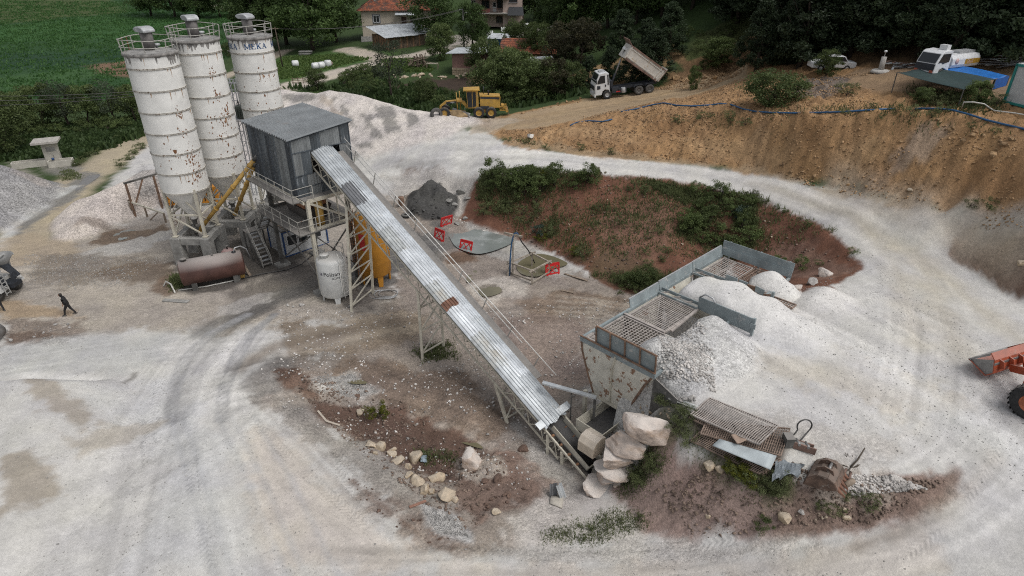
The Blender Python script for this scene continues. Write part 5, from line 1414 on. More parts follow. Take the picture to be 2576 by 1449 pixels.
 # rim beams
for a,b,c,d in((-.05,0,14.95,0),(-.05,4.8,14.95,4.8)):
 bmb().bar(V_(a,b,Zt),V_(c,d,Zt),.14,.2).build('rim_beam',M_BINGREY,bn)
bmb().bar(V_(0,-.05,Zt+.02),V_(0,4.85,Zt+.02),.14,.34).build('rim_beam',M_BINGREY,bn)
bmb().bar(V_(-.1,0,Zt+.24),V_(-.1,4.85,Zt+.24),.1,.06).build('rim_angle',M_BINRUST,bn)
# upper panel on the hopper front with rusty ribs
for i in range(4):
 b0,b1=1.05+i*.95,1.05+(i+1)*.95-.03
 bmb().plate(V_(.06,b0,Zt+.2),V_(.06,b1,Zt+.2),V_(-.04,b1,Zt+1.25),V_(-.04,b0,Zt+1.25),.05).build('raised_panel',M_BINGREY,bn)
for i in range(5):
 b0=1.03+i*.95
 bmb().bar(V_(-.02,b0,Zt+.15),V_(-.12,b0,Zt+1.28),.07).build('panel_rib',M_BINRUST,bn)
bmb().bar(V_(-.07,1.0,Zt+1.28),V_(-.07,4.86,Zt+1.28),.08).build('panel_rib',M_BINRUST,bn)
# conveyor-side boards
for a0,a1,h in((4.4,7.35,.55),(7.4,11.1,.6),(11.15,14.85,.62)):
 bmb().plate(V_(a0,0,Zt+.1),V_(a1,0,Zt+.1),V_(a1,-.12,Zt+.1+h),V_(a0,-.12,Zt+.1+h),.05).build('side_board',M_BINGREY,bn)
 bmb().bar(V_(a0,-.14,Zt+.12+h),V_(a1,-.14,Zt+.12+h),.08,.06).build('board_edge',M_CAPG,bn)
 # far end wall
bmb().plate(V_(14.9,-.1,Zt+.1),V_(14.9,4.9,Zt+.1),V_(14.95,4.9,Zt+.62),V_(14.95,-.1,Zt+.62),.05).build('end_board',M_BINGREY,bn)
bmb().plate(V_(15.0,-.1,Zt+.5),V_(15.0,4.9,Zt+.5),V_(15.05,4.9,Zt+1.1),V_(15.05,-.1,Zt+1.1),.05).build('end_board',M_BINGREY,bn)
for b in(.4,2.6,4.6):bmb().bar(V_(15.1,b,Zt-1.5),V_(15.1,b,Zt+1.1),.1).build('panel_rib',M_BINGREY,bn)
# dividers
bmb().plate(V_(7.32,2.75,Zt+.05),V_(7.32,6.2,Zt-.1),V_(7.32,6.2,Zt+.85),V_(7.32,2.75,Zt+.85),.07).build('divider',M_BINGREY,bn)
bmb().bar(V_(7.32,6.22,Zt-.2),V_(7.32,6.22,Zt+.9),.14).bar(V_(7.2,6.25,Zt+.3),V_(7.2,6.25,Zt+.6),.3,.05).build('divider_post',M_BINGREY,bn)
bmb().tube([V_(7.3,2.8,Zt+.85),V_(7.3,3.1,Zt+1.15),V_(7.3,3.6,Zt+1.1),V_(7.3,3.8,Zt+.85)],.05,6).build('divider_hoop',M_CAPG,bn)
for a in(7.3,11.1):
 bmb().bar(V_(a-.12,.1,Zt+.12),V_(a-.12,2.8,Zt+.12),.08,.12).bar(V_(a+.16,.1,Zt+.3),V_(a+.16,2.8,Zt+.3),.06,.2).build('divider_frame',M_BINGREY,bn)
 for i in range(3):bmb().bar(V_(a-.12,.3+.8*i,Zt+.15),V_(a+.16,.7+.8*i,Zt+.3),.06).build('divider_strut',M_GRATE,bn)
bmb().plate(V_(11.15,2.3,Zt+.1),V_(11.15,3.1,Zt+.1),V_(11.2,3.1,Zt+.75),V_(11.2,2.3,Zt+.75),.06).build('divider',M_BINGREY,bn)
for i in range(4):
 p=V_(11.2+.05*(i%2),3.2+i*.55,Zt+.72-.12*i*(i%2));q=V_(11.2+.07*((i+1)%2),3.75+i*.55,Zt+.7-.05*i)
 bmb().plate(p-Vector((0,0,.4)),q-Vector((0,0,.4)),q,p,.06).build('divider',M_BINRUST if i%2 else M_BINGREY,bn)
bmb().bar(V_(11.25,5.4,Zt-.2),V_(11.25,5.4,Zt+.7),.16).build('divider_post',M_BINGREY,bn)
bmb().bar(V_(3.72,.1,Zt+.04),V_(3.72,2.9,Zt+.04),.16,.12).build('divider',M_GRATE,bn)
bmb().bar(V_(4.3,2.95,Zt-.1),V_(7.25,2.8,Zt+.05),.16,.1).build('divider',M_GRATE,bn)
# gratings
def grating(a0,a1,b0,b1,sa,sb,m,frame=True):
 g=bmb()
 z=Zt-.02
 a=a0
 while a<=a1+1e-3:g.bar(V_(a,b0,z),V_(a,b1,z),.035,.05);a+=sa
 b=b0
 while b<=b1+1e-3:g.bar(V_(a0,b,z+.005),V_(a1,b,z+.005),.035,.05);b+=sb
 f=g.build('grating',m,bn)
 if frame:
  h=bmb()
  for p,q in(((a0,b0),(a1,b0)),((a1,b0),(a1,b1)),((a1,b1),(a0,b1)),((a0,b1),(a0,b0))):h.bar(V_(*p,z+.02),V_(*q,z+.02),.08,.1)
  h.build('grating_frame',m,f)
 return f
grating(.15,.85,.1,1.1,.2,.22,M_GRATE)
grating(.25,3.55,.2,3.4,.22,.2,M_GRATE);grating(3.85,7.1,.35,2.85,.55,.14,M_GRATE)
grating(11.5,14.6,.35,1.25,.5,.16,M_GRATE);grating(11.5,14.6,1.3,2.5,.62,.16,M_GRATE);grating(11.5,14.7,2.55,4.7,.21,.21,M_GRATER)
grating(11.4,12.0,4.75,6.6,.2,.2,M_GRATER)
# posts under the bins
for k in range(5):
 for b in(.3,3.9):
  a=k*3.7+(.3 if k==0 else 0)
  bmb().bar(V_(a,b,-1.9),V_(a,b,Zt if k else 1.0),.2).build('leg',M_CREAM if k==0 else M_DARKSTEEL,bn)
bmb().bar(V_(.3,.3,-1.6),V_(.3,1.5,.8),.1).bar(V_(.3,3.9,-1.2),V_(.3,3.3,.8),.1).build('brace',M_CREAM,bn)
bmb().plate(V_(.1,4.7,-.2),V_(0,5.9,1.4),V_(-.05,6.3,4.0),V_(.1,4.75,4.45),.06).build('wing_plate',M_DARKSTEEL,bn)
# weighing belt under the bins that feeds the tail of the conveyor
wb=thing('weigh_conveyor','short feeder belt in a cream trough with a boxed motor under the rusty hopper','conveyor',(B0 .x,B0 .y,-1.6),R(44))
wz=1.6
def W(a,b,z):return Vector((a,-b,z+wz))
for b in(1.25,2.65):MB().plate(W(-1.2,b,-.35),W(13.5,b,-.35),W(13.5,b+(.22 if b>2 else-.22),.25),W(-1.2,b+(.22 if b>2 else-.22),.25),.05).build('side_plate',M_CREAM,wb)
MB().plate(W(-1.25,1.0,-.45),W(-1.25,2.9,-.45),W(-1.25,2.9,.25),W(-1.25,1.0,.25),.06).build('end_plate',M_CREAM,wb)
MB().box(W(6.1,1.95,-.32),(14.6,1.35,.06)).build('belt',M_BELT,wb)
hb=MB();pr=[(-2.4,-.55),(-1.35,-.55),(-1.35,.35),(-1.75,.5),(-2.15,.42),(-2.4,.1)]
hb.prism([W(a,2.1,z)for a,z in pr],(0,0,0),(0,-1.1,0));hb.build('motor_housing',mat('housing_cream',(.56,.48,.38),.6,var=.1,dust=(.5,.46,.42),dustamt=.5),wb,bevel=.03)
MB().lathe([(.2,0),(.2,.5)],14,W(-1.6,3.5,-.1),'x').build('motor',M_DARKSTEEL,wb)
for a in(-.9,2.2,5.9,9.6,13):
 for b in(1.25,2.65):MB().bar(W(a,b,-1.6),W(a,b,-.35),.1).build('leg',M_CREAM,wb)
 # loose cover sheets by the feeder
for k,(dx,dy,dz,rz_,L)in enumerate([(-.3,-3.75,.12,.1,1.6),(-1.0,-3.65,.02,-.7,1.0)]):
 t=thing('loose_sheet',['bent corrugated sheet lying beside the feeder motor above the boulders','bright narrow sheet strip leaning by the feeder motor'][k],'metal sheet',B0+E1*dx-E2*(-dy)+Vector((0,0,dz)),(R(12),R(-12),R(44)+rz_))
 corr(MB(),(-L/2,-.3,0),(0,1,0),(1,0,0),.62 if k==0 else.28,L,.2,.04,n=(0,0,1)).build('sheet',M_GALV[1 if k==0 else 0],t)
 # flat trunking bridging from the conveyor to the bins
t=thing('cable_tray','pale metal cable tray bridging from the conveyor cover to the hopper','cable tray',P(1365,962,1.6))
e=P(1500,1000,1.4)-t.location
MB().bar((0,0,0),e,.26,.1).build('tray',M_GALV[1],t);MB().bar(e*.55,e*.55+Vector((0,0,-2.6)),.07).build('post',M_DARKSTEEL,t);MB().bar(e*.98,e*.98+Vector((0,0,-2.6)),.14).build('post',M_DARKSTEEL,t)
# ================================================================ rocks
def rock_mesh(name,seed,m,sub=2,cutn=15,flat=(1,1,1)):
 rnd=random.Random(seed)
 bm=bmesh.new();bmesh.ops.create_icosphere(bm,subdivisions=sub,radius=1)
 cuts=[(Vector((rnd.gauss(0,1),rnd.gauss(0,1),rnd.gauss(0,.8))).normalized(),rnd.uniform(.42,.85))for _ in range(cutn)]
 from mathutils import noise as mn
 off=Vector((seed*3.1,seed*1.7,seed*.9))
 for v in bm.verts:
  p=v.co.copy()
  for n,d in cuts:
   k=p.dot(n)
   if k>d:p-=n*(k-d)*.97
  p*=1+.12*mn.noise(p*1.3+off)+.06*mn.noise(p*3.1+off)+.025*mn.noise(p*8+off)
  v.co=Vector((p.x*flat[0],p.y*flat[1],p.z*flat[2]))
 me=bpy.data.meshes.new(name);bm.to_mesh(me);bm.free()
 me.materials.append(m)
 return me
M_LIME=mat('limestone_block',(.52,.425,.36),.95,var=.3,vscale=2.5,col2=(.36,.255,.175),t2=.5,soft2=.2,scale2=1.6,bump=1.0,bscale=5,dust=(.58,.545,.51),dustamt=.8)
M_TANR=mat('tan_rock',(.42,.335,.235),.9,var=.22,vscale=2,col2=(.27,.19,.13),t2=.56,soft2=.15,scale2=1.5,bump=.6,bscale=5,dust=(.48,.44,.38),dustamt=.4)
M_OCHR=mat('ochre_rock',(.33,.215,.115),.95,var=.3,vscale=1.5,bump=.6,bscale=4,rand=.3)
M_GREYR=mat('grey_rock',(.33,.315,.30),.9,var=.25,vscale=2,bump=.6,bscale=5,rand=.25)
M_PALER=mat('pale_stone',(.50,.48,.45),.9,var=.15,vscale=3,rand=.25)
M_DARKR=mat('mud_clod',(.13,.085,.065),.95,var=.3,vscale=3,bump=.5,bscale=6,rand=.25)
def rock(loc,size,rot,m,label,seed,flat=(1,1,1),sub=3,name='boulder',group=None,sink=.25):
 me=rock_mesh(name,seed,m,sub,8 if sub==4 else 14,flat)
 for p in me.polygons:p.use_smooth=sub>=3
 if sub>=3:me.set_sharp_from_angle(angle=R(32))
 o=link(name,me,None,loc,rot);o.scale=size if isinstance(size,tuple)else(size,)*3
 return tag(o,label,'rock',group)
 # the stack of big blocks that holds the terrace beside the pit
blk=[(P(1502,1222,-1.5),(.95,.8,.42),(.12,.1,-.25),'lowest big limestone block of the stack beside the conveyor pit'),
(P(1530,1200,-.95),(1.0,.8,.36),(.15,.05,-.3),'second lowest limestone block, a flat slab low in the stack by the pit'),
(P(1545,1178,-.35),(1.2,.9,.4),(.18,.1,-.28),'thin flat limestone slab third from the bottom of the block stack'),
(P(1550,1146,.4),(1.2,.95,.55),(.14,.1,-.25),'wide limestone block in the middle of the stack by the pit'),
(P(1578,1108,1.4),(1.25,1.0,.68),(.2,.12,-.35),'big brownish limestone block just below the topmost one of the stack'),
(P(1632,1070,2.55),(1.3,1.05,.78),(.2,.15,-.4),'topmost huge limestone block, covered with white dust')]
for k,(l,s,r,lab)in enumerate(blk):
 rock(l,s,r,M_LIME,lab,40+k,sub=4,group='limestone blocks stacked by the pit')
rock((5.75,24.25,-1.1),(.55,.35,.5),(.3,.5,.8),M_LIME,'small leaning limestone slab at the foot of the block stack',52,sub=3)
# tan boulders lined up along the muddy hollow
row=[
(932,1133,.40,'flat'),(955,1137,.46,''),(944,1152,.2,''),(985,1147,.3,'flat'),(985,1158,.36,''),(1003,1175,.45,''),(1045,1170,.55,''),(1026,1190,.3,''),(1030,1208,.3,''),(1052,1225,.44,''),(1093,1220,.58,''),(1068,1248,.38,''),(1085,1253,.26,''),(1122,1258,.62,'flat'),(1144,1270,.26,'')]
order=['first','second','third','fourth','fifth','sixth','seventh','eighth','ninth','tenth','eleventh','twelfth','thirteenth','fourteenth','last']
for k,(px,py,r,f)in enumerate(row):
# picture coordinates of the row, 0.985: measured at the stones' feet
 rock(G(px,py-12,r*.25),(r*1.15,r*.85,r*(.5 if f else.75)),(0,0,k*1.3),M_TANR,'%s tan boulder, counted from the shrub, in the row along the muddy hollow'%order[k],70+k,sub=3,group='tan boulders in a row along the hollow')
singles=[(905,1040,.32,M_TANR,'tan boulder just left of the green-yellow shrub in the hollow'),(1190,1170,.95,M_LIME,'large gravel-dusted boulder at the right end of the muddy hollow'),
(1254,1208,.34,M_DARKR,'dark muddy boulder between the gravel-dusted boulder and the pit'),(1246,1290,.3,M_TANR,'pale flat boulder alone below the dark muddy clods'),(1316,1130,.36,M_DARKR,'brown rounded boulder in the gravel left of the conveyor tail'),
(1782,1172,.34,M_TANR,'square tan boulder under the lower edge of the rusty gratings'),(1812,1185,.28,M_TANR,'smaller tan boulder right of the square one under the gratings'),(1968,1302,.4,M_TANR,'tan boulder in the middle of the front bank below the tarpaulin'),(2016,1290,.22,M_GREYR,'grey boulder on the front bank below the rusty bucket'),(2133,1305,.24,M_TANR,'pale boulder at the right part of the front bank'),
(2100,1215,.0,M_TANR,''),(2038,1218,.26,M_TANR,'ochre boulder against the left side of the rusty bucket'),(1992,1090,.0,M_TANR,''),(1780,1300,.18,M_TANR,'small tan stone in the gully of the front bank'),(1648,1065,.22,M_TANR,'tan stone on the dust beside the topmost limestone block'),(1618,1040,.18,M_TANR,'pinkish stone between the hopper and the topmost limestone block'),
(2072,692,.75,M_LIME,'large pale boulder at the right end of the red slope behind the bins'),(2040,715,.5,M_GREYR,'grey boulder lower left of the large pale one behind the bins'),(2006,725,.35,M_LIME,'flat pale boulder behind the far end of the bins'),(1585,721,.3,M_TANR,'tan stone at the foot of the red slope left of the bins'),(1675,720,.25,M_DARKR,'dark stone on white gravel beside the bins, below the red slope'),
(2567,665,.3,M_TANR,'upright tan stone on the dark bank at the right photo edge'),(2290,480,.28,M_TANR,'angular stone standing at the foot of the ochre bank'),(1336,345,.6,M_PALER,'white dusty boulder at the left foot of the ochre bank'),
(1161,484,.7,M_CONC,'broken concrete slab right of the dark sludge heap'),(1176,500,.45,M_CONC,'smaller broken concrete slab beside the foot of the green bank'),(1133,505,.45,M_CONC,'pale concrete lump on the right flank of the sludge heap'),(1143,515,.4,M_CONC,'tilted concrete lump below the pale one by the sludge heap'),(1150,565,.35,M_CONC,'concrete lump behind the red barrier nearest the sludge heap'),(1170,550,.4,M_CONC,'grey concrete block on the edge of the settling pool'),
(760,768,.25,M_GREYR,'grey stone on the mud in front of the tower leg'),(724,768,.2,M_PALER,'pale stone of a small cluster left of the tower leg'),(738,772,.16,M_PALER,'low pale stone in the cluster left of the tower leg'),(882,772,.2,M_GREYR,'rounded grey stone at the foot of the lattice trestle')]
for k,(px,py,r,m,lab)in enumerate(singles):
 if r>0:rock(G(px,py,r*.2),(r*1.15,r*.9,r*.7),(0,0,k*2.1),m,lab,120+k,sub=3,flat=(1,1,.55)if m is M_CONC else(1,1,1),name='boulder' if m is not M_CONC else 'concrete_lump')
 # smaller stones that nothing tells apart: shared meshes, one object each
M_SLUD=mat('sludge_lump',(.07,.069,.067),.8,var=.3,rand=.3)
STONE={}
def stones(zone,count,r0,r1,m,label,group,seed,name='stone',band=None):
 """single stones strewn inside a picture outline"""
 rnd=random.Random(seed)
 key=m.name
 if key not in STONE:STONE[key]=[rock_mesh('stone',300+i+len(STONE)*10,m,1)for i in range(5)]
 xs=[p[0]for p in zone];ys=[p[1]for p in zone]
 n=0
 while n<count:
  px,py=rnd.uniform(min(xs),max(xs)),rnd.uniform(min(ys),max(ys))
  if not inside(zone,np.array([px]),np.array([py]))[0]:continue
  r=r0+(r1-r0)*rnd.random()**2.5
  o=link(name,rnd.choice(STONE[key]),None,G(px,py,r*.2),(rnd.uniform(-.5,.5),rnd.uniform(-.5,.5),rnd.uniform(0,6.3)))
  o.scale=(r*rnd.uniform(.9,1.4),r*rnd.uniform(.7,1),r*rnd.uniform(.5,.8))
  tag(o,label,name,group);n+=1
stones([(1600,1010),(1690,1010),(1690,1110),(1650,1100)],24,.08,.28,M_TANR,'tan stone beside the topmost limestone block','stones by the topmost block',44)
stones([(1260,360),(1500,380),(1900,425),(2300,505),(2300,485),(1900,412),(1500,370),(1280,350)],26,.1,.3,M_OCHR,'ochre stone at the foot of the ochre bank','stones along the foot of the ochre bank',1)
stones([(1700,340),(2250,300),(2500,380),(2500,500),(2100,430)],22,.08,.2,M_OCHR,'ochre stone on the face of the ochre bank','stones on the ochre bank',2)
stones([(1680,200),(1880,178),(1860,190),(1720,215)],14,.25,.8,M_OCHR,'ochre boulder beside the dirt road behind the dump truck','boulders behind the dump truck',3)
stones([(1300,280),(1490,240),(1500,248),(1310,290)],16,.12,.35,M_OCHR,'ochre clod on the far shoulder of the dirt road','clods along the far road shoulder',4,'clod')
stones([(975,185),(1200,185),(1200,200),(975,200)],26,.3,.85,M_TANR,'tan stone in the wall above the dark manure pit','stones above the manure pit',5)
stones([(1010,232),(1180,232),(1180,246),(1010,246)],16,.25,.7,M_TANR,'tan stone below the dark manure pit','stones below the manure pit',6)
stones([(2320,290),(2420,310),(2560,350),(2500,400),(2360,340)],26,.12,.4,M_OCHR,'ochre stone on the crest below the white container','stones below the container',8)
stones([(1700,1000),(1750,1000),(1745,1015),(1705,1012)],14,.08,.26,M_GREYR,'broken grey stone by the metal strip beside the hopper','broken stones beside the hopper',9)
stones([(1120,540),(1180,560),(1240,590),(1190,575)],14,.08,.25,M_PALER,'pale stone on the rim of the grey settling pool','stones on the pool rim',10)
stones([(1960,1280),(2160,1270),(2200,1300),(2000,1330)],16,.06,.16,M_TANR,'small tan stone on the front bank','small stones on the front bank',11)
stones([(1200,1180),(1280,1160),(1330,1230),(1240,1290),(1170,1300)],36,.07,.24,M_DARKR,'dark clod of mud between the hollow and the pit','clods by the pit',12,'clod')
stones([(750,940),(1000,1020),(1260,1190),(1150,1220),(880,1100)],30,.06,.2,M_DARKR,'dark clod of earth in the muddy hollow','clods in the hollow',13,'clod')
stones([(860,1180),(1140,1360),(1080,1380),(900,1260)],30,.05,.14,M_DARKR,'small brown clod on the edge of the loop road','clods on the road edge',14,'clod')
stones([(0,810),(190,815),(170,850),(0,860)],36,.06,.22,M_GREYR,'grey stone in the rubble strip left of the walking man','stones in the rubble strip',15)
stones([(1240,470),(1850,480),(2100,640),(1700,660),(1400,600)],26,.06,.18,M_TANR,'small tan stone on the red slope','stones on the red slope',16)
stones([(1015,545),(1050,480),(1095,460),(1140,500),(1130,550),(1060,560)],34,.1,.3,M_SLUD,'lump of dark set sludge on the wet sludge heap','lumps on the sludge heap',45,'sludge_lump')
# pebbles past counting: one object per kind of ground
def pebbles(name,zones,count,r0,r1,m,seed):
 rnd=np.random.default_rng(seed)
 base=np.array([(1,0,0),(-1,0,0),(0,1,0),(0,-1,0),(0,0,1),(0,0,-1)],float)
 bf=np.array([(0,2,4),(2,1,4),(1,3,4),(3,0,4),(2,0,5),(1,2,5),(3,1,5),(0,3,5)])
 px=[];per=count//len(zones)
 for zn in zones:
  xs=[p[0]for p in zn];ys=[p[1]for p in zn]
  w=[tuple(G(x,y).to_2d())for x,y in zn]
  x0,x1=min(p[0]for p in w),max(p[0]for p in w);y0,y1=min(p[1]for p in w),max(p[1]for p in w)
  X=rnd.uniform(x0,x1,per*6);Y=rnd.uniform(y0,y1,per*6)
  ok=inside(w,X,Y)&(fbm(X*.45,Y*.45,3,seed)>rnd.uniform(-.5,.45,len(X)))
  px.append(np.stack([X[ok][:per],Y[ok][:per]],-1))
 XY=np.concatenate(px);n=len(XY)
 z=bil(HALL,XY[:,0],XY[:,1])
 r=r0+(r1-r0)*rnd.random(n)**3
 sc=r[:,None]*np.stack([rnd.uniform(.8,1.4,n),rnd.uniform(.7,1.1,n),rnd.uniform(.45,.8,n)],-1)
 v=base[None]*sc[:,None]*rnd.uniform(.7,1.2,(n,6,1))
 a=rnd.uniform(0,6.28,n);c,s=np.cos(a)[:,None],np.sin(a)[:,None]
 vx=v[...,0]*c-v[...,1]*s;vy=v[...,0]*s+v[...,1]*c
 vz=v[...,2]+.3*v[...,0]
 co=np.stack([vx+XY[:,0:1],vy+XY[:,1:2],vz+(z+r*.15)[:,None]],-1).reshape(-1,3)
 F=(bf[None]+6*np.arange(n)[:,None,None]).reshape(-1,3)
 me=bpy.data.meshes.new(name)
 me.vertices.add(len(co));me.vertices.foreach_set('co',co.ravel())
 me.loops.add(F.size);me.loops.foreach_set('vertex_index',F.ravel().astype(np.int32))
 me.polygons.add(len(F));me.polygons.foreach_set('loop_start',np.arange(0,F.size,3));me.polygons.foreach_set('loop_total',np.full(len(F),3))
 me.update();me.materials.append(m)
 return stuff(link(name,me))
M_PEB=mat('pebble_pale',(.50,.475,.45),.9,var=.35,vscale=1.3)
M_PEBL=mat('pebble_chip',(.36,.35,.335),.9,var=.3)
M_PEBG=mat('pebble_grey',(.30,.295,.29),.9,var=.45,vscale=1.7)
M_PEBO=mat('pebble_ochre',(.36,.235,.13),.95,var=.4,vscale=1.1)
M_PEBD=mat('pebble_brown',(.19,.14,.11),.95,var=.4,vscale=1.3)
tag(pebbles('pebbles',[[(700,780),(1640,740),(1640,820),(1480,1000),(1300,1250),(900,1130),(640,980)],[(2060,1190),(2260,1200),(2330,1230),(2150,1250)],[(1600,850),(1780,830),(1800,990),(1660,980)]],9000,.02,.13,M_PEB,21),'pale pebbles strewn over the dirt between tower and bins','pebbles')
tag(pebbles('gravel',[[(1610,850),(1740,835),(1800,900),(1730,990),(1650,950)],[(770,950),(880,940),(950,985),(880,1000)],[(1060,1270),(1150,1300),(1180,1350),(1100,1340)],[(60,640),(420,650),(300,720),(60,740)]],9000,.02,.075,M_PEBL,22),'coarse grey gravel in patches','gravel')
tag(pebbles('rubble',[[(1260,330),(1700,280),(2250,285),(2560,340),(2576,570),(2300,505),(1900,425),(1300,360)],[(1650,225),(1900,60),(1960,120),(1860,190)],[(1430,300),(1850,200),(2200,180),(2200,280),(1560,295)]],26000,.03,.14,M_PEBO,23),'ochre stones covering the bank','rubble')
tag(pebbles('clods',[[(700,930),(1000,1000),(1300,1190),(1180,1350),(900,1130)],[(1640,1230),(1800,1180),(2380,1210),(2200,1315),(1760,1360)],[(1180,560),(1500,450),(1900,500),(2150,650),(1650,740),(1400,640)]],6000,.02,.14,M_PEBD,24),'brown clods of earth on the banks','clods')
tag(pebbles('loose_gravel',[[(0,880),(620,850),(700,1000),(1000,1300),(1600,1380),(2300,1380),(2300,1449),(0,1449)],[(1800,760),(2200,640),(2400,800),(2576,900),(2576,1250),(2300,1150),(1800,1000)]],6000,.012,.05,M_PEBL,25),'loose grey chips on the white haul road','gravel')
# ================================================================ vehicles
M_TYRE=mat('tyre',(.028,.028,.029),.85,var=.3,vscale=4,dust=(.2,.19,.175),dustamt=.6,bump=.3,bscale=20)
M_TYRED=mat('tyre_dusty',(.085,.082,.078),.9,var=.3,vscale=4,bump=.3,bscale=20)
M_TRW=mat('truck_white',(.62,.63,.64),.35,var=.06,vscale=3)
M_CHASSIS=mat('chassis_dark',(.022,.026,.034),.6,var=.3,vscale=2)
M_BED=mat('bed_dusty',(.54,.515,.47),.6,var=.1,vscale=1.5,col2=(.33,.24,.14),t2=.55,soft2=.14,scale2=1.6,det2=9)
M_BEDR=mat('bed_rust',(.19,.12,.095),.8,var=.3,vscale=2)
M_CATY=mat('grader_yellow',(.42,.25,.05),.55,var=.18,vscale=2,col2=(.28,.2,.11),t2=.58,soft2=.15,scale2=2.5)
M_RED=mat('loader_red',(.36,.075,.032),.5,var=.2,vscale=2,col2=(.30,.24,.21),t2=.60,soft2=.12,scale2=2.2,det2=9,dust=(.4,.33,.3),dustamt=.4)
M_STEELW=mat('worn_steel',(.24,.235,.23),.45,.4,var=.2,vscale=3)
def wheel(parent,c,r,wd,rim_m,axis='y',tyre_m=None,hub=.55,name='wheel',lug=True):
 b=MB()
 prof=[(r*hub,-wd*.46),(r*.8,-wd*.5),(r*.95,-wd*.46),(r,-wd*.3),(r,wd*.3),(r*.95,wd*.46),(r*.8,wd*.5),(r*hub,wd*.46)]
 b.lathe(prof,28,c,axis,caps=False)
 if lug:
  for k in range(22):
   a=2*math.pi*k/22
   for s in(-1,1):
    ca,sa=math.cos(a+.07*s),math.sin(a+.07*s)
    p=Vector((ca*r*1.0,s*wd*.26,sa*r*1.0));q=Vector((ca*r*1.035,s*wd*.26,sa*r*1.035))
    tn=Vector((-sa,0,ca))*r*.06
    hw=Vector((0,wd*.22,0))
    vs=[p-tn-hw,p+tn-hw,p+tn+hw,p-tn+hw,q-tn-hw,q+tn-hw,q+tn+hw,q-tn+hw]
    b.add([v+Vector(c)for v in vs],[(4,5,6,7),(0,1,5,4),(1,2,6,5),(2,3,7,6),(3,0,4,7)])
 w_=b.build(name,tyre_m or M_TYRE,parent)
 s=-1
 MB().lathe([(r*hub,-wd*.46),(r*hub*.9,-wd*.46),(r*hub*.82,-wd*.2),(r*hub*.45,-wd*.2),(r*hub*.4,-wd*.34),(0,-wd*.36)],24,c,axis,caps=False).lathe([(r*hub,wd*.46),(r*hub*.82,wd*.2),(r*hub*.4,wd*.34),(0,wd*.36)],24,c,axis,caps=False).build('rim',rim_m,w_)
 return w_
def along(front,rear):
 f=(front-rear).normalized();l=Vector((0,0,1)).cross(f).normalized();u=f.cross(l)
 return Matrix((f,l,u)).transposed().to_euler()
 # ---- dump truck with its body raised
fr,re=G(1524,249),G(1631,233)
dt=thing('dump_truck','white dump truck with its dusty tipper body raised on the dirt road','dump truck',re+Vector((0,.95,0)),along(fr,re))
for x,d in((5.27,False),(1.35,True),(0,True)):
 for y in(.98,-.98):
  wheel(dt,(x,y,.53),.53,.34 if not d else.5,M_CAPG if not d else M_DARKSTEEL,hub=.5,tyre_m=M_TYRED if d else M_TYRE)
for y in(-.42,.42):MB().box((2.6,y,1.02),(7.4,.12,.34)).build('chassis_rail',M_CHASSIS,dt)
MB().box((2.6,0,1.0),(6.8,.8,.2)).box((3.4,.85,.75),(1.1,.4,.5)).box((4.2,.8,.9),(.9,.5,.6)).box((4.6,0,1.5),(.3,1.6,1.0)).build('underframe',M_CHASSIS,dt)
MB().lathe([(.24,-.3),(.26,-.28),(.26,.28),(.24,.3)],16,(3.25,1.0,.8),'z').build('air_tank',M_CAPG,dt)
MB().box((3.9,1.05,.72),(.5,.04,.12)).build('red_marker',mat('red_paint',(.45,.03,.03)),dt)
for x in(0,1.35):MB().prism([(x-.62,0,.95),(x-.4,0,1.2),(x+.4,0,1.2),(x+.62,0,.95),(x+.36,0,1.14),(x-.36,0,1.14)],(0,.72,0),(0,1.24,0)).build('mudguard',M_CHASSIS,dt)
cabp=[(4.95,.78),(5.0,3.05),(5.5,3.18),(6.15,3.08),(6.55,2.3),(6.74,1.7),(6.78,.62),(6.0,.6),(5.85,1.0),(5.55,1.2),(5.1,1.1)]
MB().prism([(x,0,z)for x,z in cabp],(0,-1.2,0),(0,1.2,0)).build('cab',M_TRW,dt,bevel=.06)
MB().plate((6.2,-1.05,3.0),(6.2,1.05,3.0),(6.62,1.05,2.1),(6.62,-1.05,2.1),.04).build('windscreen',M_GLASS,dt)
for s in(-1,1):
 MB().prism([(5.5,0,2.0),(5.5,0,2.85),(6.05,0,2.85),(6.42,0,2.2),(6.42,0,1.95)],(0,s*1.2,0),(0,s*1.23,0)).build('side_window',M_GLASS,dt)
 MB().prism([(5.05,0,1.7),(5.05,0,2.9),(5.2,0,2.9),(5.2,0,1.7)],(0,s*1.2,0),(0,s*1.225,0)).build('rear_quarter_window',M_GLASS,dt)
 MB().prism([(5.4,0,1.55),(5.4,0,1.8),(5.55,0,1.8),(5.55,0,1.55)],(0,s*1.2,0),(0,s*1.23,0)).build('door_handle',M_CHASSIS,dt)
 MB().prism([(6.1,0,1.35),(6.5,0,1.3),(6.5,0,1.75),(6.1,0,1.7)],(0,s*1.2,0),(0,s*1.23,0)).build('step_recess',M_CHASSIS,dt)
 MB().box((6.8,s*.85,.9),(.08,.5,.26)).build('headlight',M_CAPG,dt)
 MB().box((6.6,s*1.36,2.3),(.1,.12,.6)).build('mirror',M_CHASSIS,dt)
MB().box((6.8,0,1.45),(.06,1.7,.5)).build('grille',M_CHASSIS,dt);MB().box((6.78,0,.62),(.16,2.4,.36)).build('bumper',M_TRW,dt)
MB().box((5.6,0,3.2),(.7,.9,.06)).build('roof_hatch',M_CAPG,dt)
bed=bpy.data.objects.new('tipper_body',None)
th=R(40)
Mb=Matrix.Translation((-.75,0,1.3))@Matrix.Rotation(-th,4,'Y')
def bb():return MB()
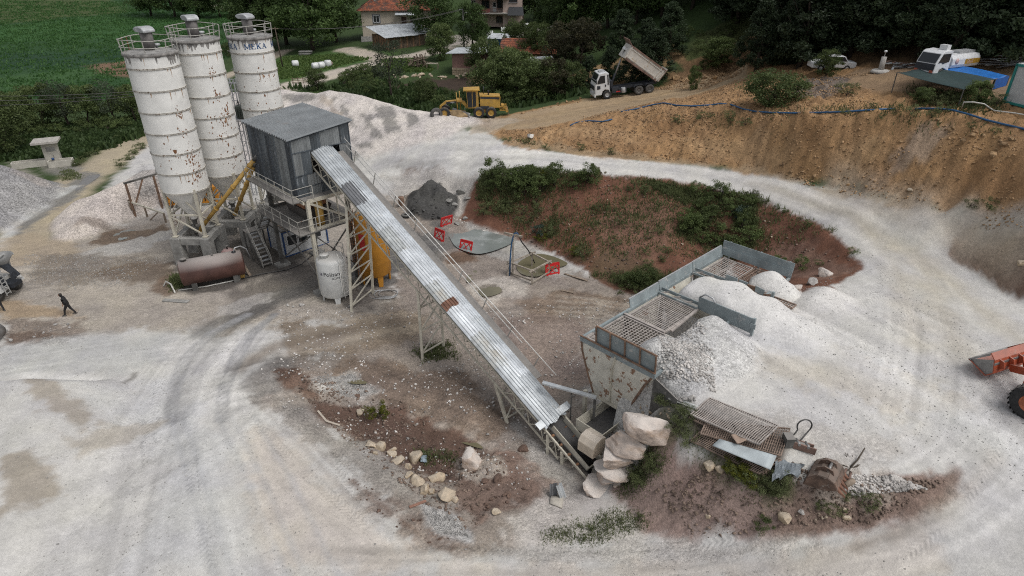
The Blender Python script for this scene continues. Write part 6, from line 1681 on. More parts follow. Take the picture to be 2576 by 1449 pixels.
bb1=MB().prism([(0,0,0),(5.0,0,0),(5.05,0,1.55),(-.25,0,1.6),(-.15,0,.4)],(0,-1.22,0),(0,-1.16,0)).prism([(0,0,0),(5.0,0,0),(5.05,0,1.55),(-.25,0,1.6),(-.15,0,.4)],(0,1.16,0),(0,1.22,0)).plate((0,-1.2,.04),(5,-1.2,.04),(5,1.2,.04),(0,1.2,.04),.08).plate((5,-1.2,0),(5,1.2,0),(5.05,1.2,1.6),(5.05,-1.2,1.6),.07)
body=bb1 .build('tipper_body',M_BED,dt);body.matrix_local=Mb
MB().plate((5.05,-1.2,1.6),(5.05,1.2,1.6),(5.75,1.2,1.95),(5.75,-1.2,1.95),.06).build('spill_guard',M_BEDR,body)
for s in(-1,1):
 MB().bar((-.25,s*1.24,1.58),(5.1,s*1.24,1.56),.14,.16).build('top_rail',M_BEDR,body)
 MB().bar((0,s*1.25,.06),(5,s*1.25,.06),.1,.2).build('bottom_rail',M_BEDR,body)
 MB().bar((0,s*1.25,.3),(5,s*1.25,.3),.06,.08).bar((0,s*1.25,1.3),(5,s*1.25,1.3),.06,.08).build('side_rib',M_BED,body)
 for x in(.1,.5,4.95):MB().bar((x,s*1.25,.05),(x-(.12 if x<1 else 0),s*1.25,1.55),.12,.12).build('side_post',M_BED,body)
MB().plate((-.2,-1.2,.1),(-.2,1.2,.1),(-.3,1.2,1.85),(-.3,-1.2,1.85),.08).build('tailgate',M_BED,body)
for y in(-1.1,0,1.1):MB().bar((-.28,y,.1),(-.4,y,1.85),.12).build('tailgate_rib',M_BEDR,body)
MB().box((5.2,0,.95),(.3,.9,.3)).build('ram_bracket',M_TRW,body)
top=Mb@Vector((5.2,0,1.0));bot=Vector((4.55,0,1.2))
MB().tube([bot,bot.lerp(top,.35)],.13,10).build('lift_ram',M_CHASSIS,dt);MB().tube([bot.lerp(top,.3),bot.lerp(top,.7)],.1,10).tube([bot.lerp(top,.6),top],.07,10).build('ram_rod',M_STEELW,dt)
# ---- motor grader
fr,re=G(1116,289),G(1219,296)
re=G(1219,297)
gd=thing('motor_grader','yellow motor grader with a square cab parked behind the gravel ridge','grader',re+Vector((0,.95,0)),along(Vector((fr.x,fr.y-.2,re.z)),re))
for x in(-.72,.72):
 for y in(.95,-.95):wheel(gd,(x,y,.63),.63,.4,M_CATY,hub=.55)
for y in(.85,-.85):wheel(gd,(4.75,y,.63),.63,.36,M_CATY,hub=.55)
for y in(-.68,.68):MB().box((0,y,.75),(1.9,.16,.42)).build('tandem_case',M_CATY,gd,bevel=.05)
MB().prism([(-1.75,0,1.1),(-1.85,0,2.3),(.55,0,2.45),(.55,0,1.1)],(0,-.72,0),(0,.72,0)).build('engine_hood',M_CATY,gd,bevel=.05)
MB().prism([(-1.8,0,2.34),(-1.8,0,2.46),(.6,0,2.58),(.6,0,2.46)],(0,-.75,0),(0,.75,0)).build('hood_top',M_CATY,gd)
for s in(-1,1):MB().prism([(-1.72,0,2.1),(-1.72,0,2.3),(.5,0,2.42),(.5,0,2.2)],(0,s*.725,0),(0,s*.74,0)).build('louvre_strip',M_CHASSIS,gd)
MB().lathe([(.09,2.5),(.09,2.85),(.12,2.9),(.12,3.0),(0,3.02)],10,(-.45,.2,0)).lathe([(.05,2.5),(.05,3.4)],8,(.1,-.3,0)).build('exhaust',M_CHASSIS,gd)
MB().prism([(-.5,0,1.05),(-.5,0,1.35),(.5,0,1.35),(.5,0,1.05)],(0,-.9,0),(0,.9,0)).build('fender',M_CHASSIS,gd)
MB().prism([(.7,0,1.1),(.75,0,3.1),(2.15,0,3.1),(2.0,0,1.1)],(0,-.7,0),(0,.7,0)).build('cab',M_CATY,gd)
MB().prism([(.55,0,3.1),(.6,0,3.28),(2.45,0,3.24),(2.5,0,3.08)],(0,-.85,0),(0,.85,0)).build('cab_roof',M_CATY,gd,bevel=.04)
for s in(-1,1):
 MB().prism([(1.0,0,1.35),(1.02,0,2.95),(1.4,0,2.95),(1.38,0,1.2)],(0,s*.7,0),(0,s*.725,0)).build('side_window',M_GLASS,gd)
 MB().prism([(1.46,0,1.2),(1.48,0,2.95),(2.08,0,2.95),(1.95,0,1.2)],(0,s*.7,0),(0,s*.725,0)).build('door_glass',M_GLASS,gd)
MB().plate((2.02,-.6,1.3),(2.02,.6,1.3),(2.14,.6,2.95),(2.14,-.6,2.95),.03).build('windscreen',M_GLASS,gd)
MB().prism([(1.9,0,1.2),(2.3,0,1.75),(2.9,0,2.0),(4.6,0,1.85),(5.3,0,1.3),(5.35,0,.8),(5.1,0,.8),(5.05,0,1.25),(4.5,0,1.55),(2.9,0,1.7),(2.4,0,1.3),(2.2,0,.95)],(0,-.2,0),(0,.2,0)).build('gooseneck',M_CATY,gd,bevel=.04)
MB().prism([(3.1,0,1.62),(3.1,0,1.86),(4.5,0,1.76),(4.5,0,1.56)],(0,.2,0),(0,.215,0)).build('name_plate',M_CHASSIS,gd)
me=text_mesh('lettering','140H',.22,.003);me.materials.append(mat('plate_white',(.5,.5,.48),.5));o=link('lettering',me,gd,(3.8,.222,1.7),(R(90),R(3),R(180)))
for x,y in((3.2,.35),(2.85,-.35)):MB().tube([(x,y,.7),(x+.1,y,2.9)],.05,8).build('lift_cylinder',M_CATY,gd)
MB().box((2.95,0,1.95),(.6,1.0,.25)).build('blade_saddle',M_CATY,gd)
MB().box((4.75,0,.75),(.2,1.5,.2)).build('front_axle',M_CATY,gd)
MB().tube([(5.0,0,.8),(3.3,.5,.55)],.08,6).tube([(5.0,0,.8),(3.3,-.5,.55)],.08,6).tube([(3.0+.7*math.cos(q),.7*math.sin(q),.55)for q in np.linspace(0,6.1,16)],.07,6).build('drawbar',M_CATY,gd)
bl=MB().grid(lambda i,j:Vector((3.0+.25*math.sin(j*3.0),-1.8+3.6*i,.1+.6*j)),4,6);o=bl.build('blade',M_STEELW,gd,solid=.04);o.matrix_local=Matrix.Translation((2.7,0,0))@Matrix.Rotation(R(35),4,'Z')@Matrix.Translation((-3.0,0,0))
rp=MB().box((-2.1,0,1.3),(.3,1.2,.15)).box((-2.6,0,.75),(.3,1.8,.25))
for y in(-.5,.5):rp.bar((-1.75,y,1.2),(-2.6,y,1.25),.12).bar((-1.75,y,.8),(-2.6,y,.75),.12).bar((-2.1,y,1.3),(-2.7,y,.7),.1)
rp.build('ripper_frame',M_CATY,gd)
for y in(-.7,-.35,0,.35,.7):MB().bar((-2.65,y,1.0),(-2.8,y,.25),.1,.08).build('ripper_tooth',M_BEDR,gd)
hp=thing('earth_heap','small ochre earth heap pushed up by the grader blade','earth heap',gd.matrix_basis@Vector((3.2,.9,0)))
rock_me=rock_mesh('earth',901,mat('earth_ochre',(.34,.24,.13),.95,var=.3,vscale=2,bump=.6,bscale=6),4);rock_me.transform(Matrix.Diagonal((1.5,.9,.95,1)));link('earth',rock_me,hp,(0,0,.1))
# half-buried tyre on the gravel tongue
hlf=thing('old_tyre','old tyre half buried upright in the white gravel beside the grader','tyre',G(1098,291)+Vector((0,0,.05)),R(20))
MB().lathe([(.38,-.2),(.62,-.24),(.72,-.15),(.74,0),(.72,.15),(.62,.24),(.38,.2),(.34,0),(.38,-.2)],26,(0,0,.12),'y',caps=False).build('tread',M_TYRED,hlf)
# ---- tank truck on the upper yard
tb0=P(2338,194,13.75)
tt=thing('tank_truck','small white tank truck with a mustard band behind the tarpaulin canopies','tank truck',tb0,math.atan2(-.42,-.9));tt.scale=(.9,)*3
for x in(0,-3.4):
 for y in(.8,-.8):wheel(tt,(x,y,.42),.42,.3,M_CAPG,hub=.5,lug=False)
MB().prism([(-.85,0,.6),(-.85,0,2.35),(-.6,0,2.42),(.35,0,2.36),(.62,0,2.2),(1.1,0,1.35),(1.18,0,.55),(.5,0,.5),(.42,0,.8),(0,0,.95),(-.45,0,.8)],(0,-.95,0),(0,.95,0)).build('cab',M_TRW,tt,bevel=.06)
MB().plate((.66,-.84,2.14),(.66,.84,2.14),(1.1,.84,1.4),(1.1,-.84,1.4),.04).build('windscreen',M_GLASS,tt)
MB().plate((1.12,-.9,1.32),(1.12,.9,1.32),(1.2,.9,.75),(1.2,-.9,.75),.04).build('grille',M_CHASSIS,tt)
for s in(-1,1):
 MB().prism([(-.62,0,1.45),(-.62,0,2.15),(.42,0,2.15),(.85,0,1.4),(.4,0,1.42),(.2,0,1.3)],(0,s*.95,0),(0,s*.97,0)).build('side_window',M_GLASS,tt)
 MB().box((1.2,s*.72,.7),(.06,.3,.2)).build('headlight',mat('lamp_red',(.4,.1,.06),.4),tt)
MB().box((-.5,.3,2.6),(.5,.7,.45)).build('roof_box',M_TRW,tt)
MB().box((-2.0,0,.62),(5.2,.8,.2)).build('chassis',M_CHASSIS,tt)
MB().prism([(0,-.85,.8),(0,.85,.8),(0,1.0,1.1),(0,1.0,1.6),(0,.75,1.95),(0,-.75,1.95),(0,-1.0,1.6),(0,-1.0,1.1)],(-5.0,0,0),(-1.05,0,0)).build('tank',M_TRW,tt,bevel=.08)
MB().box((-3.7,0,2.06),(2.2,.9,.16)).build('manhole_rail',M_CAPG,tt)
for s in(-1,1):
 MB().box((-3.9,s*1.005,1.32),(2.1,.012,.42)).build('band',mat('band_mustard',(.36,.21,.025),.5,var=.1),tt)
me=text_mesh('lettering','Shell',.46,.003);me.materials.append(mat('pinkish_letters',(.52,.36,.33),.6));link('lettering',me,tt,(-3.55,1.016,1.31),(R(90),0,R(180)))
MB().lathe([(0,0),(.26,0),(.26,.012),(0,.012)],20,(0,0,0),'y').build('emblem',mat('pinkish_letters',(.52,.36,.33)),tt).location=(-1.7,1.0,1.4)
# white car behind the bush
cr=thing('white_car','white car mostly hidden behind the round bush on the upper yard','car',G(2088,176),R(176))
for x in(-1.25,1.25):
 for y in(-.72,.72):wheel(cr,(x,y,.3),.3,.2,M_CAPG,lug=False)
MB().prism([(-2.1,0,.3),(-2.12,0,.85),(-1.3,0,.92),(-.9,0,1.42),(.5,0,1.45),(1.15,0,.95),(2.05,0,.8),(2.1,0,.3)],(0,-.8,0),(0,.8,0)).build('body',M_TRW,cr,bevel=.08)
for s in(-1,1):MB().prism([(-1.15,0,.95),(-.82,0,1.36),(.45,0,1.38),(.98,0,.95)],(0,s*.8,0),(0,s*.815,0)).build('side_window',M_GLASS,cr)
MB().plate((.58,-.68,1.4),(.58,.68,1.4),(1.12,.72,.98),(1.12,-.72,.98),.03).build('windscreen',M_GLASS,cr)
# ---- wheel loader coming in at the right edge
def on_plane(px,py,p0,n):
 d=ray(px,py);o=Vector((0,0,CAMZ));k=(p0-o).dot(n)/d.dot(n);return o+d*k
LA=Vector((.93,.36,0)).normalized();L0=P(2475,925,4.75)
ld=thing('wheel_loader','red wheel loader with its bucket lifted, cut off by the right photo edge','wheel loader',(L0 .x,L0 .y,4.05))
o0=ld.location
z6=lambda x,y:on_plane((3700+x/3.449)/1.59,(1300+y/3.449)/1.59,L0,LA)
T,B_,C_,D_2,E_=z6(600,462),z6(825,695),z6(935,668),z6(958,490),z6(912,388)
sec=[T,T.lerp(B_,.5),B_,C_,D_2]
b=MB(o0)
for p,q in zip(sec[:-1],sec[1:]):b.plate(p,p+LA*2.9,q+LA*2.9,q,.05)
b.build('bucket',M_RED,ld)
b=MB(o0);b.plate(T,T+LA*2.9,T.lerp(B_,.14)+LA*2.9,T.lerp(B_,.14),.08);b.plate(T,T.lerp(E_,.98),E_+Vector((0,0,-.16)),T.lerp(E_,.2)+Vector((0,0,-.1)),.05);b.build('cutting_edge',M_STEELW,ld)
b=MB(o0);b.add([p+LA*.05 for p in(T,B_,C_,D_2)],[(0,1,2,3)]);b.build('bucket_lining',M_STEELW,ld)
b=MB(o0);b.add([p+LA*2.88 for p in(T,B_,C_,D_2,E_)],[(0,1,2,3,4)]);b.plate(E_,E_+LA*2.9,D_2+LA*2.9,D_2,.05);b.build('bucket_end',M_RED,ld)
BK=(C_-D_2).cross(LA).normalized()
if BK.dot(Vector((0,-1,0)))<0:BK=-BK
for k in range(4):
 s=.35+.7*k
 MB(o0).prism([D_2+LA*s,D_2 .lerp(C_,.85)+LA*s,D_2 .lerp(C_,.6)+BK*.28+LA*s,D_2 .lerp(C_,.15)+BK*.25+LA*s],(0,0,0),LA*.07).build('bucket_rib',M_RED,ld)
MB(o0).bar(D_2 .lerp(C_,.3)+BK*.03,D_2 .lerp(C_,.3)+BK*.03+LA*2.9,.05,.12).build('wear_strip',M_STEELW,ld)
wc=G(2580,1056)
LF=Vector((-.55,.83,0)).normalized();LL=Vector((0,0,1)).cross(LF).normalized()
wcen=wc+Vector((.15,.25,.84))
for k,(a,l)in enumerate(((0,0),(0,-2.05),(-2.9,0),(-2.9,-2.05))):
 c=wcen+LF*a+LL*l
 w_=wheel(ld,(0,0,0),.86,.62,mat('rim_orange',(.40,.13,.06),.6,var=.2),hub=.5)
 w_.matrix_local=Matrix.Translation(c-o0)@Matrix.Rotation(math.atan2(LF.y,LF.x),4,'Z')
for l in(-.45,-1.45):
 a=wcen+LL*l+LF*-.4+Vector((0,0,.75));bq=C_.lerp(D_2,.2)+LA*(1.0 if l>-1 else 2.0)+BK*.2
 MB(o0).bar(a,a.lerp(bq,.55)+Vector((0,0,.3)),.16,.42).bar(a.lerp(bq,.55)+Vector((0,0,.3)),bq,.16,.36).build('lift_arm',M_RED,ld)
m_=MB();m_.box((-.2,-1.0,.3),(1.9,.9,.8)).box((-2.6,-1.0,.7),(2.6,1.2,1.1))
o=m_.build('frame',M_RED,ld);o.matrix_local=Matrix.Translation(wcen-o0)@Matrix.Rotation(math.atan2(LF.y,LF.x),4,'Z')
o=MB().box((-1.5,-1.0,1.6),(1.3,1.4,1.7)).build('cab',M_GLASS,ld);o.matrix_local=Matrix.Translation(wcen-o0)@Matrix.Rotation(math.atan2(LF.y,LF.x),4,'Z')
o=MB().box((-1.5,-1.0,2.5),(1.5,1.5,.14)).build('cab_roof',M_RED,ld);o.matrix_local=Matrix.Translation(wcen-o0)@Matrix.Rotation(math.atan2(LF.y,LF.x),4,'Z')
# ---- concrete mixer truck at the left edge, seen from its rear
wb_=G(8,757)
mt=thing('mixer_truck','grey concrete mixer truck cut by the left photo edge, its chute end in view','mixer truck',wb_+Vector((-.3,.9,0)),R(178))
M_MIX=mat('mixer_grey',(.23,.23,.225),.7,var=.2,vscale=1.5,col2=(.14,.13,.12),t2=.55,soft2=.2,scale2=1.5)
M_MIXL=mat('mixer_pale',(.38,.38,.37),.6,var=.2)
for x in(0,1.4,5.2):
 for y in(.95,-.95):wheel(mt,(x,y,.53),.53,.5 if x<3 else.32,M_MIX,hub=.5,tyre_m=M_TYRED)
MB().box((2.8,0,1.05),(8.0,.9,.3)).build('chassis',M_CHASSIS,mt)
dr=MB().lathe([(.55,0),(.8,.3),(1.2,1.4),(1.22,2.6),(.95,3.9),(.6,4.4),(0,4.45)],28,(0,0,0),'x').build('drum',M_MIX,mt)
dr.matrix_local=Matrix.Translation((-.1,0,2.75))@Matrix.Rotation(R(10),4,'Y')
MB().lathe([(.3,2.75),(.75,3.35),(.8,3.36),(.36,2.75)],20,(-.75,0,0),caps=False).build('feed_hopper',M_MIX,mt)
MB().prism([(-.7,-.35,2.6),(-.7,.35,2.6),(-1.5,.25,1.7),(-1.5,-.25,1.7)],(0,0,0),(0,0,.08)).lathe([(.3,-.03),(.3,.03)],16,(-1.45,.3,1.9),'x').build('chute',M_CHASSIS,mt)
fr_=MB()
for y in(-.8,.8):fr_.bar((-.35,y,1.1),(-.55,y,3.2),.1).bar((-.35,y,1.1),(-1.0,y,1.1),.1).bar((-.55,y,3.2),(-1.1,y,3.1),.07)
fr_.bar((-.55,-.8,3.2),(-.55,.8,3.2),.08);fr_.build('rear_frame',M_MIXL,mt)
lad=MB()
for y in(.55,.95):lad.bar((-.9,y,.5),(-.75,y,3.0),.05)
for i in range(9):lad.bar((-.9+.017*i,.55,.65+.28*i),(-.9+.017*i,.95,.65+.28*i),.04)
lad.build('ladder',M_MIXL,mt)
MB().box((-.85,.1,1.7),(.06,.9,.25)).build('number_plate',M_MIXL,mt)
for y in(.95,-.95):MB().prism([(-.75,0,.8),(-.5,0,1.2),(1.9,0,1.2),(2.1,0,.9),(1.8,0,1.12),(-.45,0,1.12)],(0,y-.3,0),(0,y+.3,0)).build('mudguard',M_MIXL,mt)
MB().prism([(5.0,0,.7),(5.0,0,3.0),(6.4,0,3.0),(6.8,0,1.8),(6.8,0,.6)],(0,-1.2,0),(0,1.2,0)).build('cab',M_TRW,mt,bevel=.06)
# rim of a bucket that just enters at the left edge
t=thing('digger_bucket','grey bucket edge just entering at the left photo edge by the rubble strip','bucket',G(-14,858),R(10))
MB().grid(lambda i,j:Vector((-.1+.62*math.sin(j*2.4),-.7+1.4*i,1.25-1.2*j)),3,8).build('shell',M_STEELW,t,solid=.06)
MB().bar((.3,-.7,.9),(.3,.7,.9),.06).build('lip',M_CATY,t)
# ================================================================ people
def person(loc,heading,label,stride=.3,lean=.12,name='person'):
 t=thing(name,label,'person',loc,heading)
 M_CL=mat('black_clothes',(.014,.014,.016),.85,var=.3,vscale=8)
 M_SK=mat('skin',(.30,.17,.11),.6,var=.05)
 M_HAIR=mat('dark_hair',(.02,.015,.012),.7)
 V,E,Rr=[],[],[]
 def v(x,y,z,r,par=None):
  V.append((x,y,z));Rr.append(r*1.22)
  if par is not None:E.append((par,len(V)-1))
  return len(V)-1
 L=lean
 pel=v(0,0,.93,.135)
 wst=v(L*.35,0,1.10,.125,pel);ch=v(L*.8,0,1.32,.17,wst);nk=v(L*1.15,0,1.49,.06,ch);
 hd1=v(L*1.35,0,1.58,.075,nk);hd2=v(L*1.55+.02,0,1.66,.1,hd1);hd3=v(L*1.6+.02,0,1.735,.075,hd2)
 for s,st_ in((1,stride),(-1,-stride)):
  hp_=v(0,s*.1,.86,.1,pel);kn=v(st_*.5+.06,s*.11,.49,.065,hp_);an=v(st_*.95-(.0 if st_>0 else.03),s*.11,.1,.045,kn)
  to=v(st_*.95+.17,s*.13,.04,.04,an)
  sh=v(L*.95,s*.2,1.40,.07,ch);el=v(L*.95-.1-st_*.25,s*.27,1.13,.047,sh);wr=v(L*.95+.1-st_*.2,s*.2,.98,.034,el)
 me=bpy.data.meshes.new('body');me.from_pydata(V,E,[]);me.materials.append(M_CL)
 b=link('body',me,t)
 md=b.modifiers.new('skin','SKIN');md.use_smooth_shade=True
 for i,sv in enumerate(me.skin_vertices[0].data):sv.radius=(Rr[i],Rr[i]*(1.25 if i in(1,2)else 1));sv.use_root=i==0
 md2=b.modifiers.new('sub','SUBSURF');md2 .levels=md2 .render_levels=2
 hx,hz=L*1.6+.02,1.67
 f=MB().lathe([(0,-.115),(.05,-.11),(.085,-.03),(.09,.04),(.06,.09),(0,.1)],14,(hx+.035,0,hz))
 f.build('face',M_SK,t);MB().lathe([(0,-.06),(.085,-.05),(.108,.02),(.09,.09),(0,.12)],14,(hx-.01,0,hz+.02)).build('hair',M_HAIR,t)
 MB().prism([(hx+.115,0,hz-.03),(hx+.15,0,hz-.035),(hx+.115,0,hz+.02)],(0,-.015,0),(0,.015,0)).build('nose',M_SK,t)
 for s,st_ in((1,stride),(-1,-stride)):
  wx,wy,wz_=L*.95+.1-st_*.2,s*.2,.98
  h=MB().tube([(wx-.01,wy,wz_+.03),(wx+.04,wy,wz_-.03),(wx+.07,wy,wz_-.07)],[.03,.042,.036],8)
  for k in range(4):h.tube([(wx+.06,wy-.03+.02*k,wz_-.07),(wx+.085,wy-.03+.02*k,wz_-.12),(wx+.07,wy-.03+.02*k,wz_-.15-.008*(k in(1,2)))],[.011,.01,.008],6)
  h.tube([(wx+.03,wy-s*.03,wz_-.04),(wx+.08,wy-s*.05,wz_-.08),(wx+.09,wy-s*.04,wz_-.11)],[.013,.011,.009],6)
  h.build('hand',M_SK,t)
  MB().prism([(st_*.95-.1,0,0),(st_*.95-.1,0,.09),(st_*.95+.05,0,.1),(st_*.95+.2,0,.05),(st_*.95+.22,0,0)],(0,s*.12-.05,0),(0,s*.12+.05,0)).build('shoe',mat('dusty_shoe',(.12,.11,.1),.9),t,bevel=.015)
 return t
person(G(178,792),R(195),'man in black clothes walking left across the pale gravel',.32,.1)
person(G(4,782),R(150),'person in dark trousers cut by the left photo edge beside the mixer truck',.2,.05)
# ================================================================ scrap on the terrace edge
def scrap_grate(name,label,c4,bars,m,sag=.05,seed=0):
 """welded bar grating lying on four surveyed corners"""
 c=[Vector(p)for p in c4]
 o=sum(c,Vector())/4
 t=thing(name,label,'grating',o,0,'rusty gratings piled on the terrace edge')
 rnd=random.Random(seed)
 def pt(u,v):
  p=c[0].lerp(c[1],u).lerp(c[3].lerp(c[2],u),v)-o
  return p+Vector((0,0,sag*math.sin(u*7+seed)*math.sin(v*5+1)))
 nu,nv=bars
 b=MB()
 for i in range(nu+1):b.tube([pt(i/nu,k/6)for k in range(7)],.02,4)
 for j in range(nv+1):b.tube([pt(k/10,j/nv)+Vector((0,0,.03))for k in range(11)],.02,4)
 b.build('bars',m,t)
 fr=MB()
 for a in(0,1):fr.bar(pt(a,0),pt(a,1),.05,.07);fr.bar(pt(0,a),pt(1,a),.05,.07)
 fr.build('edge_frame',m,t)
 return t
q7=lambda x,y,z:P((2700+x/3.22)/1.59,(1550+y/3.22)/1.59,z)
scrap_grate('steel_grating','lowest rusty grating, its left end over the weeds',[q7(200,690,2.75),q7(330,570,3.2),q7(1370,930,3.25),q7(1080,1110,2.75)],(7,34),M_GRATER,.03,1)
scrap_grate('steel_grating','middle rusty grating under the metal sheet and the top grating',[q7(330,600,3.25),q7(400,440,3.6),q7(1480,530,3.75),q7(1360,880,3.45)],(9,36),M_GRATER,.03,2)
scrap_grate('steel_grating','topmost pale wavy grating of the pile on the terrace edge',[q7(200,350,3.7),q7(450,130,3.95),q7(1330,495,3.95),q7(1080,735,3.75)],(15,32),M_GRATE,.06,3)
scrap_grate('steel_grating','grating corner sticking out under the pile near the metal strip',[q7(180,390,3.5),q7(360,170,3.75),q7(480,200,3.75),q7(370,480,3.5)],(9,8),M_GRATER,.02,4)
def flat_plate(name,label,cat,pts,m,wav=.02,th=.015,n=8):
 c=[Vector(p)for p in pts];o=sum(c,Vector())/4
 b=MB(o).grid(lambda u,v:c[0].lerp(c[1],u).lerp(c[3].lerp(c[2],u),v)+Vector((0,0,wav*math.sin(u*6)*math.cos(v*4))),n,n)
 ob=b.build(name,m,None,solid=th);ob.location=o
 return tag(ob,label,cat)
flat_plate('metal_sheet','pale flat metal sheet lying across the rusty gratings','metal sheet',[q7(480,750,3.32),q7(570,660,3.5),q7(1310,880,3.5),q7(1230,1060,3.2)],mat('sheet_matt',(.36,.40,.415),.6,.1,var=.15,vscale=1.5))
flat_plate('brown_plate','small bent brown plate on the middle grating','metal plate',[q7(715,610,3.72),q7(880,610,3.72),q7(945,680,3.7),q7(800,720,3.66)],mat('plate_brown',(.30,.22,.17),.8,var=.2),.05)
flat_plate('metal_strip','narrow pale metal strip in the weeds left of the gratings','metal strip',[q7(-90,150,3.75),q7(-60,100,3.9),q7(310,240,3.8),q7(290,290,3.7)],M_GALV[3],.03)
# crumpled sheet
c=q7(1440,1090,2.85)
t=MB(c);rnd=random.Random(5)
cc=[q7(1240,1240,2.7),q7(1290,960,3.1),q7(1650,1020,3.0),q7(1560,1160,2.8)]
t.grid(lambda u,v:cc[0].lerp(cc[1],u).lerp(cc[3].lerp(cc[2],u),v)+Vector((.1*math.sin(9*v),.08*math.sin(7*u+3*v),.12+.16*math.sin(11*v+4*u)*math.cos(5*u))),12,12,False)
o=t.build('tarpaulin',mat('crumpled_grey',(.19,.215,.235),.6,var=.2,vscale=4,col2=(.16,.12,.1),t2=.66,soft2=.1,scale2=3),None,solid=.012);o.location=c
tag(o,'crumpled grey-blue sheet between the gratings and the rusty bucket','metal sheet')
# excavator bucket lying on its side
bk=thing('excavator_bucket','rusty toothed excavator bucket dumped on the terrace edge','bucket',q7(1900,1230,2.75),R(-38));bk.scale=(.88,)*3
M_BKT=mat('bucket_rust',(.12,.075,.055),.75,var=.35,vscale=2.5,col2=(.30,.27,.24),t2=.58,soft2=.12,scale2=3,dust=(.25,.22,.19),dustamt=.3)
prof=[(-.75,.1),(-.62,.62),(-.25,.98),(.2,1.05),(.55,.9),(.75,.55)]
b=MB()
for(x0,z0),(x1,z1)in zip(prof[:-1],prof[1:]):b.plate((x0,-.75,z0),(x0,.75,z0),(x1,.75,z1),(x1,-.75,z1),.05)
b.build('shell',M_BKT,bk)
for s in(-.75,.75):MB().prism([(x,0,z)for x,z in prof]+[(.2,0,.25)],(0,s-.03,0),(0,s+.03,0)).build('side_plate',M_BKT,bk)
for s in(-.3,.3):MB().prism([(-.5,0,.7),(-.42,0,1.1),(-.1,0,1.32),(.3,0,1.25),(.4,0,1.0),(0,0,1.02),(-.3,0,.95)],(0,s-.04,0),(0,s+.04,0)).build('hinge_ear',M_BKT,bk)
MB().tube([(.1,-.34,1.2),(.1,.34,1.2)],.07,10).build('pin',M_STEELW,bk)
for i in range(5):MB().prism([(.68,-.06,.6),(.68,.06,.6),(.8,.05,.42),(1.15,.0,.2),(.8,-.05,.42)],(0,-.62+.31*i,0),(0,-.6+.31*i,.1)).build('tooth',mat('tooth_rust',(.2,.1,.065),.8,var=.2),bk)
# breaker attachment with its hose
hb_=thing('breaker_attachment','dark rusty breaker arm with a looped hose between gratings and bucket','breaker',q7(1450,720,3.5))
e=q7(1790,830,3.45)-hb_.location
for s in(-.14,.14):
 MB().bar(Vector((0,s,.12)),e+Vector((0,s,.12)),.06,.34).build('side_plate',M_BEDR,hb_)
MB().bar(Vector((.1,0,.2)),e*.8+Vector((0,0,.2)),.16,.12).box((0,0,.2),(.4,.5,.5)).build('breaker_body',M_DARKSTEEL,hb_)
for f in(.35,.7):MB().tube([e*f+Vector((0,-.2,.25)),e*f+Vector((0,.2,.25))],.07,10).build('pin',M_STEELW,hb_)
b=MB();rc=q7(1640,590,3.6)-hb_.location
b.tube([Vector((.1,0,.3))]+[rc+Vector((.34*math.cos(a),.05*math.sin(a),.25+.34*math.sin(a)+.2))for a in np.linspace(R(215),R(-40),16)]+[Vector((.5,-.1,.3))],.035,8);b.build('hose',M_RUBBER,hb_)
for k,(x,y,L,rz_,m,lab)in enumerate([(2230,1260,.55,.5,M_WOOD,'short sawn log beside the rusty bucket teeth'),(2240,1175,.6,1.0,M_BEDR,'rusty pipe stub leaning on the rusty bucket teeth'),(2170,1120,.5,.8,M_BEDR,'reddish pipe stub just above the other one at the bucket')]):
 t=thing('log' if k==0 else 'pipe_stub',lab,'log' if k==0 else 'pipe',q7(x,y,2.95),rz_)
 MB().tube([(-L/2,0,.12),(L/2,0,.14)],.13 if k==0 else.06,12).build('shaft',m,t)
t=thing('tree_stump','dry twiggy root lying right of the rusty bucket','root',q7(2250,1050,3.0))
b=MB();rnd=random.Random(8)
for k in range(9):a=rnd.uniform(0,6.28);b.tube([(0,0,.05),(.3*math.cos(a),.3*math.sin(a),.15),(.55*math.cos(a+.3),.55*math.sin(a+.3),rnd.uniform(.1,.5))],[.04,.025,.01],5)
b.tube([(0,0,.1),(.35,.2,.35),(.75,.55,.75)],[.05,.04,.03],6);b.build('roots',mat('dry_root',(.08,.065,.05),.9),t)
# bent sheets and boards by the pit
for k,(px,py,s,m,lab)in enumerate([(1396,1250,.7,M_GALV[2],'bent dark corrugated sheet standing by the pit edge'),(1420,1252,.75,M_GALV[1],'upright grey corrugated sheet right of the bent one by the pit')]):
 t=thing('scrap_sheet',lab,'metal sheet',G(px,py),R(20+30*k))
 b=MB();corr(b,(-.3,0,0),(1,0,0),Vector((.1-.2*k,.3,.95)).normalized(),.45,1.0 if k else.8,.2,.05,n=(0,-1,0));b.build('sheet',m,t)
flat_plate('board','square pale board lying below the bent sheets by the pit','board',[G(1382,1268,.05),G(1386,1252,.12),G(1418,1252,.12),G(1414,1280,.05)],mat('board_pale',(.42,.39,.34),.8),.0,.04,3)
flat_plate('blue_board','small blue-grey board near the boulders in the muddy hollow','board',[G(1058,1165,.1),G(1058,1152,.2),G(1074,1152,.2),G(1074,1167,.1)],mat('board_blue',(.22,.28,.33),.7),.0,.03,3)
def plank(label,a,b_,w=.12,m=None,cat='plank',name='plank'):
 a,b_=Vector(a),Vector(b_);o=(a+b_)/2
 ob=MB(o).bar(a,b_,w,.05).build(name,m or M_WOOD);ob.location=o;return tag(ob,label,cat)
plank('long pale plank in the soil left of the yellow-green shrub',G(800,1036,.08),G(822,1062,.06),.12,mat('plank_pale',(.42,.37,.31),.85))
plank('pale plank meeting the longer one left of the yellow-green shrub',G(822,1062,.08),G(855,1072,.06),.12,mat('plank_pale',(.42,.37,.31)))
